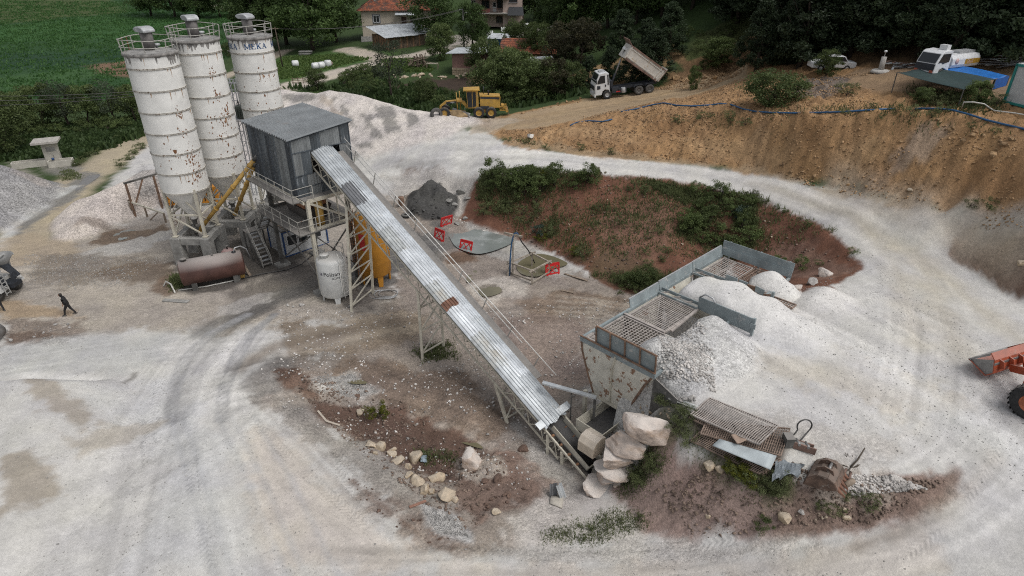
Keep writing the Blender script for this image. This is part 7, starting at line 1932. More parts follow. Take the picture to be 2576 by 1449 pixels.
plank('reddish plank on the gravel below the row of tan boulders',G(1030,1278,.06),G(1072,1262,.06),.14,mat('plank_red',(.26,.14,.1),.85))
plank('pale beam at the foot of the red slope right of the timber frame',G(1318+102,690,.06),G(1478,708,.06),.16)
plank('short pale beam below the longer one right of the timber frame',G(1412,732,.06),G(1442,738,.06),.14)
plank('grey slab lying on the gravel below the brown tank',G(411,756,.05),G(475,760,.05),.4,M_CONC,'slab','slab')
# puddles, settling pools
M_POOLG=mat('pool_grey',(.20,.22,.21),.16,var=.12,vscale=.6,col2=(.30,.32,.315),t2=.52,soft2=.16,scale2=.5,spec=.5)
M_POOLB=mat('pool_brown',(.15,.135,.085),.08,var=.12,vscale=.8,spec=.6)
def pool(name,pts,m,lift=.0):
 w=[G(x,y)for x,y in pts]
 z=sorted(p.z for p in w)[len(w)//2]+lift
 c=sum(w,Vector())/len(w);n=len(w)
 # rounded outline through the surveyed points
 out=[]
 for i in range(n):
  p0,p1,p2,p3=w[i-1],w[i],w[(i+1)%n],w[(i+2)%n]
  for k in range(5):
   t=k/5
   q=.5*((2*p1)+(p2-p0)*t+(2*p0-5*p1+4*p2-p3)*t*t+(3*p1-p0-3*p2+p3)*t**3)
   out.append((q.x,q.y,z+.03))
 me=bpy.data.meshes.new(name);me.from_pydata(out,[],[tuple(range(len(out)))]);me.materials.append(m)
 o=link(name,me);o['kind']='structure'
 return o
pool('settling_pool',[(1128,583),(1165,575),(1205,578),(1250,588),(1288,600),(1292,612),(1262,628),(1225,640),(1195,642),(1150,625),(1132,600)],M_POOLG,.05)
pool('settling_pool',[(1312,655),(1345,640),(1385,645),(1425,662),(1420,672),(1392,680),(1350,700),(1310,690),(1300,672)],M_POOLB,.05)
pool('puddle',[(1202,722),(1240,715),(1262,728),(1252,742),(1215,748)],M_POOLB)
pool('puddle',[(1180,690),(1196,680),(1200,690),(1182,712),(1172,708)],M_POOLB)
pool('puddle',[(870,945),(905,955),(925,968),(895,972),(868,958)],M_POOLB)
pool('puddle',[(1155,1095),(1200,1115),(1215,1130),(1190,1128),(1150,1108)],M_POOLB)
pool('puddle',[(290,590),(330,578),(345,588),(310,604),(285,606)],M_POOLG)
pool('puddle',[(228,438),(252,440),(240,452),(212,470),(190,480),(200,462)],mat('wet_ground',(.17,.165,.16),.35,var=.15),-.02)
# ================================================================ round the settling pools
M_BARR=mat('barrier_red',(.55,.02,.022),.5,var=.1)
def barrier(c,rz,tilt,label,parent=None):
 t=thing('barrier',label,'barrier',c,(tilt,0,rz),'red plastic barriers round the pools')
 W2,H2=.6,.95
 b=MB()
 for z in(.06,H2):b.bar((-W2,0,z),(W2,0,z),.07,.1)
 for x in(-W2,W2):b.bar((x,0,0),(x,0,H2),.07,.1)
 b.build('frame',M_BARR,t)
 MB().box((0,0,H2-.12),(1.15,.04,.2)).build('top_band',M_BARR,t)
 b=MB()
 for(x0,z0),(x1,z1)in[((-.6,.1),(-.25,.7)),((-.25,.7),(0,.35)),((0,.35),(.3,.72)),((.3,.72),(.6,.15)),((-.3,.1),(0,.35)),((0,.35),(.25,.08)),((-.6,.6),(-.42,.42)),((.6,.6),(.44,.42))]:b.bar((x0,0,z0),(x1,0,z1),.04,.07)
 b.build('lattice',M_BARR,t)
 for x in(-.5,.5):MB().box((x,0,.02),(.08,.4,.05)).build('foot',M_BARR,t)
barrier(G(1122,566),R(38),.25,'red plastic barrier beside the sludge heap, farthest from the camera')
barrier(G(1104,603),R(-42),-.2,'red plastic barrier left of the grey pool, next to the conveyor rail')
barrier(G(1170,632),R(-30),-.35,'red plastic barrier leaning at the near edge of the grey pool')
barrier(G(1390,690),R(24),-.1,'red plastic barrier beside the brown pool, right of the timber frame')
# pump gallows with hoses and timber frame
M_TIMB=mat('grey_timber',(.33,.29,.24),.85,var=.25,vscale=3)
b0=G(1290,690)
pg=thing('pump_gallows','timber T-post with blue and black hoses hung over it by the brown pool','post',b0)
MB().bar((0,0,-.2),(0,0,3.6),.14).build('post',M_TIMB,pg);MB().bar((-.7,.25,3.62),(.75,-.25,3.5),.1,.16).build('crossbar',M_TIMB,pg)
MB().bar((0,0,1.6),(-.5,-.3,0),.1).build('brace',M_TIMB,pg)
M_BLUEH=mat('hose_blue',(.02,.085,.19),.5,var=.15)
MB().tube([(-.25,-.25,.0),(-.22,-.2,1.5),(-.1,-.1,2.9),(.1,0,3.68),(.3,0,3.72),(.45,0,3.55)],.06,8).build('blue_hose',M_BLUEH,pg)
e=G(1345,668)-b0
MB().tube([(.45,0,3.55),(.7,.1,2.9),(e.x*.7,e.y*.7,1.6),(e.x,e.y,.2)],.05,8).build('black_hose',M_RUBBER,pg)
tfm=thing('timber_scaffold','rough timber frame of poles standing in the brown pool','frame',G(1330,692))
o=tfm.location
cs=[P(1272,656,.35),P(1335,655,.55),P(1408,690,.4),P(1335,680,.7)]
cs=[G(1283,688)+Vector((0,0,1.0)),G(1338,672)+Vector((0,0,1.3)),G(1380,690)+Vector((0,0,1.15)),G(1338,716)+Vector((0,0,1.25))]
for k in range(4):
 MB(o).bar(cs[k]-Vector((0,0,1.6)),cs[k]+Vector((0,0,.1)),.12).build('post',M_TIMB,tfm)
 a,c_=cs[k],cs[(k+1)%4];d=(c_-a)*.15
 MB(o).bar(a-d,c_+d,.1,.12).build('rail',M_TIMB,tfm)
MB(o).bar(cs[0]-Vector((0,0,.9)),cs[3]-Vector((0,0,.9)),.1).build('rail',M_TIMB,tfm);MB(o).bar(cs[3]-Vector((0,0,1.1)),cs[2]-Vector((0,0,.95)),.1).build('rail',M_TIMB,tfm)
for k,(px,py)in enumerate([(1010,515),(1021,545)]):
 t=thing('old_tyre' if k else 'steel_drum',['rusty drum beside the conveyor rail by the sludge heap','old tyre lying beside the conveyor rail by the sludge heap'][k],'tyre' if k else 'drum',G(px,py))
 if k:MB().lathe([(.22,.0),(.42,.02),(.45,.12),(.42,.24),(.22,.26),(.2,.13),(.22,0)],22,caps=False).build('tread',M_TYRE,t)
 else:MB().lathe([(.28,0),(.29,.02),(.29,.8),(.28,.82),(0,.82)],18).build('shell',M_BINRUST,t)
 # ================================================================ fountain on the left road
fo=thing('roadside_fountain','pale concrete fountain with a slab roof and a long trough','fountain',G(140,412),R(24))
M_FNT=mat('fountain_plaster',(.45,.43,.38),.9,var=.12,vscale=2,bump=.15,bscale=10)
MB().box((0,0,1.35),(1.5,1.0,2.7)).build('pillar',M_FNT,fo,bevel=.02)
MB().box((-.15,-.2,2.85),(2.7,2.3,.26)).build('roof_slab',mat('slab_pale',(.38,.36,.33),.9,var=.15),fo,bevel=.02)
MB().box((.1,-.52,1.9),(.9,.04,.5)).build('plaque',M_CONC,fo)
for x0,x1,y0,y1 in((-4.2,-.8,-.5,.4),(-.4,2.0,-1.6,-.5)):
 for c,s in((((x0+x1)/2,y0,.35),(x1-x0,.14,.7)),(((x0+x1)/2,y1,.35),(x1-x0,.14,.7)),((x0,(y0+y1)/2,.35),(.14,y1-y0,.7)),((x1,(y0+y1)/2,.35),(.14,y1-y0,.7))):
  MB().box(c,s).build('trough_wall',M_FNT,fo)
 MB().box(((x0+x1)/2,(y0+y1)/2,.4),(x1-x0,y1-y0,.02)).build('trough_water',M_POOLB,fo)
MB().tube([(.2,-.5,1.2),(.2,-.7,1.22),(.2,-.72,1.1)],.03,6).build('spout',M_DARKSTEEL,fo)
MB().lathe([(.14,.7),(.16,.95),(.14,.96)],12,(.1,-.9,0)).build('blue_basin',M_BLUEP,fo)
# ================================================================ upper yard on the right
ct=thing('site_container','white container with teal frame cut by the right photo edge','container',(35.9,47.2,13.32),math.atan2(-.97,.24))
M_CTW=mat('container_white',(.50,.51,.51),.5,var=.06);M_TEAL=mat('container_teal',(.02,.22,.2),.5,var=.1)
MB().box((3,1.25,1.35),(5.9,2.4,2.6)).build('wall',M_CTW,ct)
for x in(0,6):
 for y in(.05,2.45):MB().box((x,y,1.35),(.16,.16,2.72)).build('corner_post',M_TEAL,ct)
for z in(.08,2.64):
 for y in(.04,2.46):MB().box((3,y,z),(6.1,.14,.16)).build('rail',M_TEAL,ct)
 for x in(0,6):MB().box((x,1.25,z),(.14,2.4,.16)).build('rail',M_TEAL,ct)
MB().box((3,1.25,2.74),(6.0,2.45,.06)).build('roof',M_CTW,ct)
def canopy(name,label,corners,m,sag,poles):
 c=[Vector(p)for p in corners];o=sum(c,Vector())/4;o.z=13.2
 t=thing(name,label,'canopy',o)
 b=MB(o).grid(lambda u,v:c[0].lerp(c[1],u).lerp(c[3].lerp(c[2],u),v)-Vector((0,0,sag*16*u*(1-u)*v*(1-v)+.05*math.sin(9*u+4*v))),14,14)
 b.build('cloth',m,t,solid=.01)
 for p in poles:
  p=Vector(p);g=gz(p.x,p.y)
  MB(o).bar((p.x,p.y,g-.1),p,.06).build('pole',M_DARKSTEEL,t)
n1,n2,n3,n4=PY(2257,182,54.0),PY(2348,171,54.5),PY(2505,199,50.5),PY(2424,227,48.5)
canopy('net_canopy','dark green shade net stretched on poles on the upper yard',[n1,n2,n3,n4],mat('shade_net',(.018,.04,.04),.8,var=.15),.15,[n1,n3,n4,n4 .lerp(n3,.5)])
c1,c2,c3,c4=PY(2346,170,54.6),PY(2405,163,55.5),PY(2540,191,51.5),PY(2502,200,50.6)
canopy('tarpaulin_canopy','bright blue tarpaulin stretched on poles beside the white container',[c1,c2,c3,c4],mat('tarp_blue',(.01,.13,.42),.55,var=.15,vscale=3),.12,[c2,c3,c4])
b=MB();cA,cB=PY(2504,200,50.5),PY(2539,191,51.4);dn=Vector((0,0,-.75))
t=thing('tarpaulin_flap','hanging blue flap at the right end of the blue tarpaulin','tarpaulin',cA);MB(cA).plate(cA+dn,cB+dn,cB,cA,.02).build('cloth',mat('tarp_blue_dark',(.01,.09,.34),.6),t)
sp_=thing('survey_pillar','round concrete survey pillar with a small instrument on top','pillar',G(2215,179))
MB().lathe([(.24,0),(.22,1.25),(0,1.26)],18).build('column',mat('pillar_pale',(.40,.385,.36),.9,var=.12),sp_)
MB().lathe([(.9,-.1),(.7,.12),(0,.16)],14).build('footing',mat('footing_pale',(.45,.43,.4),.9),sp_);MB().lathe([(.03,1.25),(.03,1.62),(.12,1.64),(.14,1.72),(.1,1.8),(0,1.81)],12).build('instrument',M_TRW,sp_)
# piles of scrap metal and timber behind the truck
for k,(px,py,n,lab,m1,m2,L,ang)in enumerate([(2270,172,22,'pile of grey and rusty metal scraps left of the tank truck',M_GALV[1],M_BEDR,1.6,.3),(2540,165,18,'stack of long grey metal profiles right of the tank truck',M_GALV[1],M_GALV[2],4.5,.12)]):
 t=thing('scrap_pile',lab,'scrap pile',G(px,py));rnd=random.Random(30+k)
 for i in range(n):
  a=rnd.gauss(ang,.35 if k==0 else.06);c=Vector((rnd.uniform(-1.4,1.4),rnd.uniform(-.6,.6),.08+.07*(i%7)+.05*rnd.random()));d=Vector((math.cos(a),math.sin(a),rnd.gauss(0,.06)))*L*rnd.uniform(.4,.6)
  MB().bar(c-d,c+d,rnd.uniform(.06,.2),.06).build('profile',m1 if rnd.random()<.6 else m2,t)
  # blue hose along the crest and pale pipes by the container
hp_pts=[(1562,283),(1600,276),(1640,266),(1670,261),(1700,267),(1740,269),(1780,267),(1815,263),(1840,266),(1870,277),(1900,283),(1940,286),(2000,287),(2060,286),(2120,284),(2180,280),(2250,276)]
pipe('blue_hose','long blue hose lying along the crest of the ochre bank','hose',[G(x,y,.09)for x,y in hp_pts],.075,M_BLUEH)
pipe('blue_hose','blue hose running down right below the white container','hose',[G(x,y,.09)for x,y in[(2300,276),(2360,276),(2400,281),(2440,292),(2480,305),(2520,315),(2576,328),(2640,345)]],.075,M_BLUEH)
pipe('blue_hose','short blue hose at the left end of the ochre bank crest','hose',[G(x,y,.09)for x,y in[(1434,318),(1450,310),(1480,306),(1515,308),(1540,302)]],.07,M_BLUEH)
pipe('white_pipe','pale bent pipe on the slope in front of the white container','pipe',[G(2418,278,.1),P(2425,257,12.9+.4),P(2449,257,13.4),G(2472,272,.3),G(2490,276,.1),G(2500,282,.1),G(2550,288,.1),G(2620,300,.1)],.05,M_PIPEW)
# ================================================================ village beyond the works
M_WALLC=mat('house_cream',(.50,.44,.36),.9,var=.1,vscale=.6)
M_WALLP=mat('house_pink',(.46,.36,.315),.9,var=.08,vscale=.6)
M_PLINTH=mat('house_plinth',(.2,.21,.23),.9,var=.1)
M_TILE=mat('roof_tiles',(.26,.085,.045),.85,var=.35,vscale=1.6,col2=(.10,.055,.042),t2=.48,soft2=.08,scale2=1.2,det2=8)
M_SHUT=mat('frame_brown',(.075,.04,.028),.7,var=.2)
M_WFR=mat('window_frame_white',(.55,.56,.56),.5)
M_BOARDS=mat('dark_boards',(.11,.08,.055),.9,var=.35,vscale=2)
M_MUD=mat('mud_wall',(.21,.125,.075),.95,var=.25,vscale=1.5)
M_STW=mat('rubble_wall',(.34,.28,.205),.95,var=.35,vscale=3,bump=.6,bscale=5)
M_BLUR=mat('blue_sheet',(.03,.12,.30),.6,var=.2)
M_PALES=mat('pale_sheet',(.50,.53,.55),.5,.2,var=.15,vscale=.8,col2=(.25,.2,.17),t2=.62,soft2=.15,scale2=.9)
def window(parent,c,w,h,n=(0,-1,0),fm=None,bars=1):
 """frame set in a wall, pane behind it, sill; n is the outward normal (axis aligned)"""
 ax=Vector((1,0,0))if abs(n[1])>.5 else Vector((0,1,0))
 c=Vector(c);nn=Vector(n)
 f=MB()
 for s in(-1,1):f.bar(c+ax*(s*w/2)-Vector((0,0,h/2)),c+ax*(s*w/2)+Vector((0,0,h/2)),.12,.12)
 for s in(-1,1):f.bar(c-ax*(w/2)+Vector((0,0,s*h/2)),c+ax*(w/2)+Vector((0,0,s*h/2)),.12,.12)
 for k in range(bars):x=-w/2+w*(k+1)/(bars+1);f.bar(c+ax*x-Vector((0,0,h/2)),c+ax*x+Vector((0,0,h/2)),.08,.08)
 f=f.build('window',fm or M_WFR,parent)
 MB().box(c-nn*.0+nn*.012,(w-.05 if abs(n[1])>.5 else.03,.03 if abs(n[1])>.5 else w-.05,h-.05)).build('pane',M_GLASS,f)
 MB().box(c+nn*.1-Vector((0,0,h/2+.08)),(w+.3 if abs(n[1])>.5 else.2,.2 if abs(n[1])>.5 else w+.3,.08)).build('sill',M_PLINTH,f)
def tile_slope(parent,a,b,c,d,step=.42,wd=.5):
 """rows of single tiles on the slope a-b (eaves) to d-c (ridge); tiles too small to tell apart, one part"""
 a,b,c,d=map(Vector,(a,b,c,d))
 n=(b-a).cross(d-a).normalized()
 if n.z<0:n=-n
 rows=max(2,int((d-a).length/step))
 mb=MB();rnd=random.Random(3)
 for j in range(rows):
  p,q=a.lerp(d,j/rows),b.lerp(c,j/rows);p2,q2=a.lerp(d,(j+1.12)/rows),b.lerp(c,(j+1.12)/rows)
  k=max(1,int((q-p).length/wd))
  for i in range(k):
   u0,u1=i/k,(i+.92)/k
   l=n*(.06+rnd.random()*.03)
   A,B_2,C_2,D2=p.lerp(q,u0)+l,p.lerp(q,u1)+l,p2 .lerp(q2,u1)+n*.02,p2 .lerp(q2,u0)+n*.02
   mb.add([A,B_2,C_2,D2,A-n*.05,B_2-n*.05],[(0,1,2,3),(4,5,1,0)])
 mb.plate(a,b,c,d,.04)
 stuff(mb.build('tiles',M_TILE,parent))
 # ---- cream house with the hipped tile roof
c=G(915,103)
h1=thing('village_house','cream two-storey house with a hipped red tile roof and grey plinth','house',c,R(6))
L_,D1,H1=16.5,8.5,6.4
MB().box((L_/2,D1/2,H1/2),(L_,D1,H1)).build('wall',M_WALLC,h1)
MB().box((L_/2,D1/2,.45),(L_+.16,D1+.16,.9)).build('plinth',M_PLINTH,h1)
o_=.8;rz_=H1+2.9
A,B_1,C_1,D_1=Vector((-o_,-o_,H1-.1)),Vector((L_+o_,-o_,H1-.1)),Vector((L_+o_,D1+o_,H1-.1)),Vector((-o_,D1+o_,H1-.1))
R1,R2=Vector((4.2,D1/2,rz_)),Vector((L_-4.2,D1/2,rz_))
rf=MB().box((L_/2,D1/2,H1-.05),(L_+1.5,D1+1.5,.14)).build('roof',M_SHUT,h1)
for q in((A,B_1,R2,R1),(D_1,A,R1,R1+Vector((0,-.01,0))),(C_1,D_1,R1,R2),(B_1,C_1,R2,R2+Vector((0,.01,0)))):tile_slope(rf,*q)
for p,q in((A,R1),(R1,R2),(B_1,R2),(D_1,R1)):MB().tube([p+Vector((0,0,.12)),q+Vector((0,0,.12))],.14,6).build('ridge_tiles',M_TILE,rf)
MB().box((3.2,2.4,rz_-.6),(.6,.6,1.6)).build('chimney',M_CONC,rf)
window(h1,(3.3,-.02,4.6),1.3,1.4,fm=M_WFR);MB().box((3.3,-.005,4.6),(1.8,.02,1.9)).build('window_surround',M_PLINTH,h1)
for y,z in((1.6,4.6),(5.0,4.7)):window(h1,(-.02,y,z),.8,1.3,(-1,0,0),M_SHUT,0)
for y in(1.8,4.6):window(h1,(-.02,y,1.7),.35,1.2,(-1,0,0),M_SHUT,0)
MB().plate((7.6,-1.6,5.5),(12.4,-1.6,5.45),(12.4,.0,6.0),(7.6,0,6.05),.06).build('awning',M_PALES,h1)
MB().box((9.4,-.01,3.9),(1.1,.06,2.1)).build('door',M_SHUT,h1);window(h1,(11.6,-.02,4.5),1.4,1.2,fm=M_SHUT)
for i in range(5):MB().box((.9,-.5-.28*i,.9-.2*i),(2.6,.28,.2)).build('step',M_CONC,h1)
# ---- timber barn with the sheet roof in front of it
a=G(976,127);b_=G(1046,116);l=G(932,115)
sh=thing('plank_barn','low plank barn with a pale corrugated roof in front of the cream house','barn',a,math.atan2((b_-a).y,(b_-a).x))
W2,D2_=9.0,6.5
for i in range(24):MB().box((.2+W2/24*i,.04,1.25+.05*(i%3)),(W2/24-.03,.07,2.5)).build('board',M_BOARDS if i%4 else M_MUD,sh)
for i in range(17):MB().box((.03,.2+D2_/17*i,1.3),(.07,D2_/17-.03,2.6)).build('board',M_MUD if i%3 else M_BOARDS,sh)
MB().box((W2/2+.1,D2_/2+.1,1.3),(W2-.2,D2_-.2,2.5)).build('inner_wall',M_BOARDS,sh)
for i in range(8):
 x0=-.9+i*(W2+3.5)/8
 corr(MB(),(x0,-1.1 if i<5 else-.5,2.55+.02*(i%2)),X,Vector((0,.985,.17)),(W2+3.5)/8-.01,D2_+(2.0 if i<5 else 1.4),.3,.05,n=(0,0,1)).build('roof_sheet',M_PALES if i not in(1,)else M_GALV[0],sh)
for x in(W2+.3,W2+2.2):MB().bar((x,.2,0),(x,.2,2.5),.12).build('post',M_WOOD,sh)
# ---- pink house with two balconies
c=G(1312,71)
h2=thing('balcony_house','pinkish house with two railed balconies and a dark awning by the village road','house',c,R(-3))
L2,D2b,H2b=13.8,10,9.5
MB().box((-L2/2+.9,D2b/2+1.4,H2b/2),(L2-1.8,D2b-1.2,H2b)).build('wall',M_WALLP,h2)
MB().box((-2.2,D2b/2,H2b/2-.01),(4.4,D2b,H2b)).build('stair_tower',M_WALLP,h2)
for z in(3.3,6.5):
 s_=MB().box((-L2/2-1.3,.2,z),(L2-3.4,3.2,.22)).build('balcony_slab',mat('slab_grey',(.36,.34,.31),.9),h2)
 rl=MB();x0,x1=-L2+.4,-4.6
 rl.bar((x0,-1.35,z+1.05),(x1,-1.35,z+1.05),.07).bar((x0,-1.35,z+.2),(x1,-1.35,z+.2),.05).bar((x0,-1.35,z+1.05),(x0,.6,z+1.05),.07).bar((x1,-1.35,z+1.05),(x1,.6,z+1.05),.07)
 x=x0
 while x<x1:rl.bar((x,-1.35,z+.1),(x,-1.35,z+1.05),.04);x+=.28
 rl.build('balustrade',M_SHUT,s_)
 if z<4:MB().box((-9.6,-1.42,z+.6),(4.6,.03,.8)).build('rug',mat('rug_red',(.16,.05,.045),.9,var=.2),s_)
for x,w_,z in((-11.5,.9,4.9),(-8.6,1.8,4.9),(-8.6,1.8,8.0),(-4.9,1.9,5.0)):window(h2,(x,1.9-.02,z),w_,1.9,fm=M_SHUT if x>-9 else M_WFR)
d_=MB().box((-6.5,1.98,4.4),(.9,.1,2.1)).build('balcony_door',M_WFR,h2);MB().box((-6.5,1.92,4.9),(.6,.05,.9)).build('pane',M_GLASS,d_)
window(h2,(-2.0,-.02,6.2),1.9,1.1,fm=M_SHUT);window(h2,(-5.4,1.88,1.7),1.3,1.3,fm=M_SHUT)
MB().plate((-3.2,-2.4,3.0),(.6,-2.4,3.0),(.3,0,4.6),(-3.0,0,4.6),.06).build('awning',mat('awning_black',(.025,.028,.032),.7),h2)
for x in(-3.1,.5):MB().bar((x,-2.3,0),(x,-2.3,3.0),.1).build('awning_post',M_SHUT,h2)
for i in range(5):MB().box((-1.3,-.6-.4*i,.9-.2*i),(2.8,.4,.2)).build('step',M_CONC,h2)
# ---- barns below the village road
c=G(1139,188)
br_=thing('pink_barn','pink walled barn on a rubble stone base under a pale sheet roof','barn',c,R(-12))
MB().box((2.6,2.5,2.35),(5.2,5.0,2.4)).build('wall',mat('barn_pink',(.28,.165,.14),.95,var=.15,vscale=.8),br_)
bs=MB().box((2.6,2.5,.55),(5.3,5.1,1.3)).build('stone_base',M_STW,br_)
rnd=random.Random(17)
for i in range(15):
 for j in range(3):
  MB().box((.15+.36*i,-.08,.15+.4*j),(.28+.08*rnd.random(),.12,.26+.08*rnd.random())).build('stone',M_TANR,bs)
MB().plate((-.9,-.7,3.55),(6.4,-.7,3.9),(6.4,6.0,3.9),(-.9,6.0,3.55),.1).build('roof',M_PALES,br_)
c=G(1262,182)
tb_=thing('tiled_barn','mud barn with a sagging red tile roof among the shrubs','barn',c,R(-8))
MB().box((4.4,3,1.6),(8.8,6,3.2)).build('wall',M_MUD,tb_)
rf=MB().box((4.4,3,3.2),(9.2,6.4,.1)).build('roof',M_SHUT,tb_)
tile_slope(rf,(-.5,-.6,3.1),(9.3,-.6,3.2),(9.2,3,5.2),(-.4,3,5.1));tile_slope(rf,(9.3,6.6,3.2),(-.5,6.6,3.1),(-.4,3,5.1),(9.2,3,5.2))
c=G(1338,192)
ws=thing('white_shed','small whitewashed shed with a ragged pale roof by the ochre slope','shed',c,R(10))
MB().box((1.7,1.4,1.05),(3.4,2.8,2.1)).build('wall',mat('shed_white',(.42,.43,.43),.9,var=.15),ws)
MB().plate((-.4,-.4,2.15),(3.9,-.4,2.25),(3.8,3.2,2.4),(-.3,3.2,2.3),.08).build('roof',M_PALES,ws)
for i in range(6):
 o=MB().box((0,0,0),(.9,.5,.14)).build('roof_rubble',M_GREYR,ws,bevel=.05);o.matrix_local=Matrix.Translation((.2+.6*i,.2+.3*(i%3),2.4))@Matrix.Rotation(i,4,'Z')
c=G(1228,118)
bsd=thing('blue_shed','shed with a white ribbed roof and blue sheet side by the village road','shed',c,R(-14))
MB().box((2.4,1.8,.8),(4.8,3.6,1.6)).build('wall',M_BLUR,bsd);MB().box((-.02,1.8,.8),(.06,3.6,1.6)).build('side_wall',mat('side_grey',(.2,.2,.19),.9),bsd)
for i in range(4):corr(MB(),(-.3+1.35*i,-.4,1.66),X,Vector((0,.98,.12)),1.34,4.4,.3,.04,n=(0,0,1)).build('roof_sheet',M_PALES,bsd)
# ---- bales, woodpile, pallets, fence, bench
M_BALE=mat('bale_wrap',(.60,.61,.61),.4,var=.08,vscale=2)
for k,(px,py,lab)in enumerate([(744,168,'single white wrapped bale lying alone on the village grass'),(794,174,'lowest left white wrapped bale of the row of three'),(809,172,'middle white wrapped bale of the row of three'),(826,168,'right upright white wrapped bale with a torn straw end')]):
 t=thing('hay_bale',lab,'bale',G(px,py),R(25+10*k),'white wrapped bales on the grass')
 if k==3:MB().lathe([(0,.02),(.55,.03),(.66,.2),(.66,1.0),(.55,1.18),(0,1.2)],20,(0,0,0)).build('wrap',M_BALE,t);MB().lathe([(.2,-.2),(.5,.1),(.2,.5)],10,(.6,0,.5),'x').build('straw',M_WOOD,t)
 else:MB().lathe([(0,-.62),(.5,-.6),(.62,-.48),(.63,.48),(.5,.6),(0,.62)],20,(0,0,.58),'x').build('wrap',M_BALE,t)
wp_=thing('woodpile','tangled pile of grey planks and logs beside the village road','woodpile',G(1052,172));rnd=random.Random(3)
for i in range(46):
 a=rnd.uniform(0,3.14);c=Vector((rnd.gauss(0,.9),rnd.gauss(0,.5),.2+rnd.random()*1.7));steep=rnd.random()<.4
 d=Vector((math.cos(a)*.9,math.sin(a)*.6,.15))if not steep else Vector((.25*math.cos(a),-.3,.9))
 MB().bar(c-d,c+d,rnd.uniform(.08,.2),.08).build('plank',M_WOOD if rnd.random()<.6 else M_BOARDS,wp_)
pr_=thing('pallet_rack','low slatted wooden rack right of the woodpile','rack',G(1088,174),R(-5))
for i in range(8):MB().box((-.9+.26*i,0,1.0),(.12,1.2,.06)).build('slat',mat('slat_pale',(.38,.34,.28),.8),pr_)
for x in(-1,1):
 for y in(-.55,.55):MB().bar((x,y,0),(x,y,1.0),.09).build('leg',M_WOOD,pr_)
fc=thing('pallet_fence','short dark pallet fence at the grass edge behind the gravel ridge','fence',G(735,212),R(16))
for z in(.3,.6,.9):MB().bar((0,0,z),(4.6,0,z),.05,.1).build('rail',M_WOOD,fc)
for i in range(6):MB().bar((.2+.85*i,0,0),(.2+.85*i,0,1.15),.1).build('post',M_BOARDS,fc)
bn_=thing('garden_table','pale stone table with benches under the dark walnut trees','table',G(770,138),R(5))
MB().box((0,0,.7),(2.6,1.4,.14)).build('top',M_CONC,bn_);MB().box((0,0,.35),(1.6,.8,.68)).build('base',M_CONC,bn_)
for y in(-1.3,1.3):MB().box((0,y,.4),(2.4,.4,.1)).box((0,y,.2),(2.0,.25,.38)).build('bench',M_CONC,bn_)
for k,(px,py,lab)in enumerate([(1223,88,'white sawhorse-like panel nearest the dark leafy tree on the verge'),(1234,90,'second white panel standing close beside the first on the verge'),(1269,80,'tilted white board propped up on the verge before the steps'),(1324,70,'white board with a dark mark lying right of the house steps')]):
 t=thing('white_board',lab,'board',G(px,py),R(20));MB().plate((-.7,0,.05),(.7,0,.05),(.7,.4,1.0),(-.7,.4,1.0),.06).build('panel',M_BALE,t);MB().bar((-.5,.6,0),(-.5,.35,.8),.06).build('strut',M_WOOD,t)
 # ---- poles and lines
up=thing('utility_pole','pale concrete utility pole in front of the balcony house','pole',G(1168,128))
MB().tube([(0,0,-.3),(0,0,8.2)],[.17,.11],10).build('pole',M_CONC,up);MB().box((0,0,7.7),(1.6,.1,.12)).build('crossarm',M_CAPG,up);MB().tube([(0,0,7.0),(.5,-.2,7.2)],.04,6).build('lamp_arm',M_CAPG,up);MB().box((.7,-.25,7.22),(.5,.16,.1)).build('lamp',M_TRW,up)
wp2=thing('wooden_pole','thin brown wooden pole standing on the village grass right of the rear silo','pole',G(712,172))
MB().tube([(0,0,-.3),(-.25,0,7.4)],[.13,.09],8).build('pole',mat('pole_brown',(.075,.055,.042),.9),wp2);MB().box((-.24,0,7.1),(1.2,.08,.1)).build('crossarm',M_WOOD,wp2)
def wire(label,a,b_,sag,r=.018):
 a,b_=Vector(a),Vector(b_)
 pts=[a.lerp(b_,i/14)-Vector((0,0,sag*4*(i/14)*(1-i/14)))for i in range(15)]
 pipe('power_line',label,'power line',pts,r,M_RUBBER,4)
tw_=up.location+Vector((0,0,7.7));tp=wp2 .location+Vector((-.24,0,7.1))
for k in(-1,0,1):wire(['left power line from the wooden pole to the concrete pole','middle power line from the wooden pole to the concrete pole','right power line from the wooden pole to the concrete pole'][k+1],tp+Vector((.4*k,0,0)),tw_+Vector((.5*k,0,.05)),1.2,.02)
tz=Vector((-26.9,63,11.6))
for k in(-1,0,1):wire(['upper power line crossing the dark bushes on the left','middle power line crossing the dark bushes on the left','lower power line crossing the dark bushes on the left'][k+1],tz+Vector((.6*k,0,0)),Vector((-95,75,10-1.2*k)),2.2,.022)
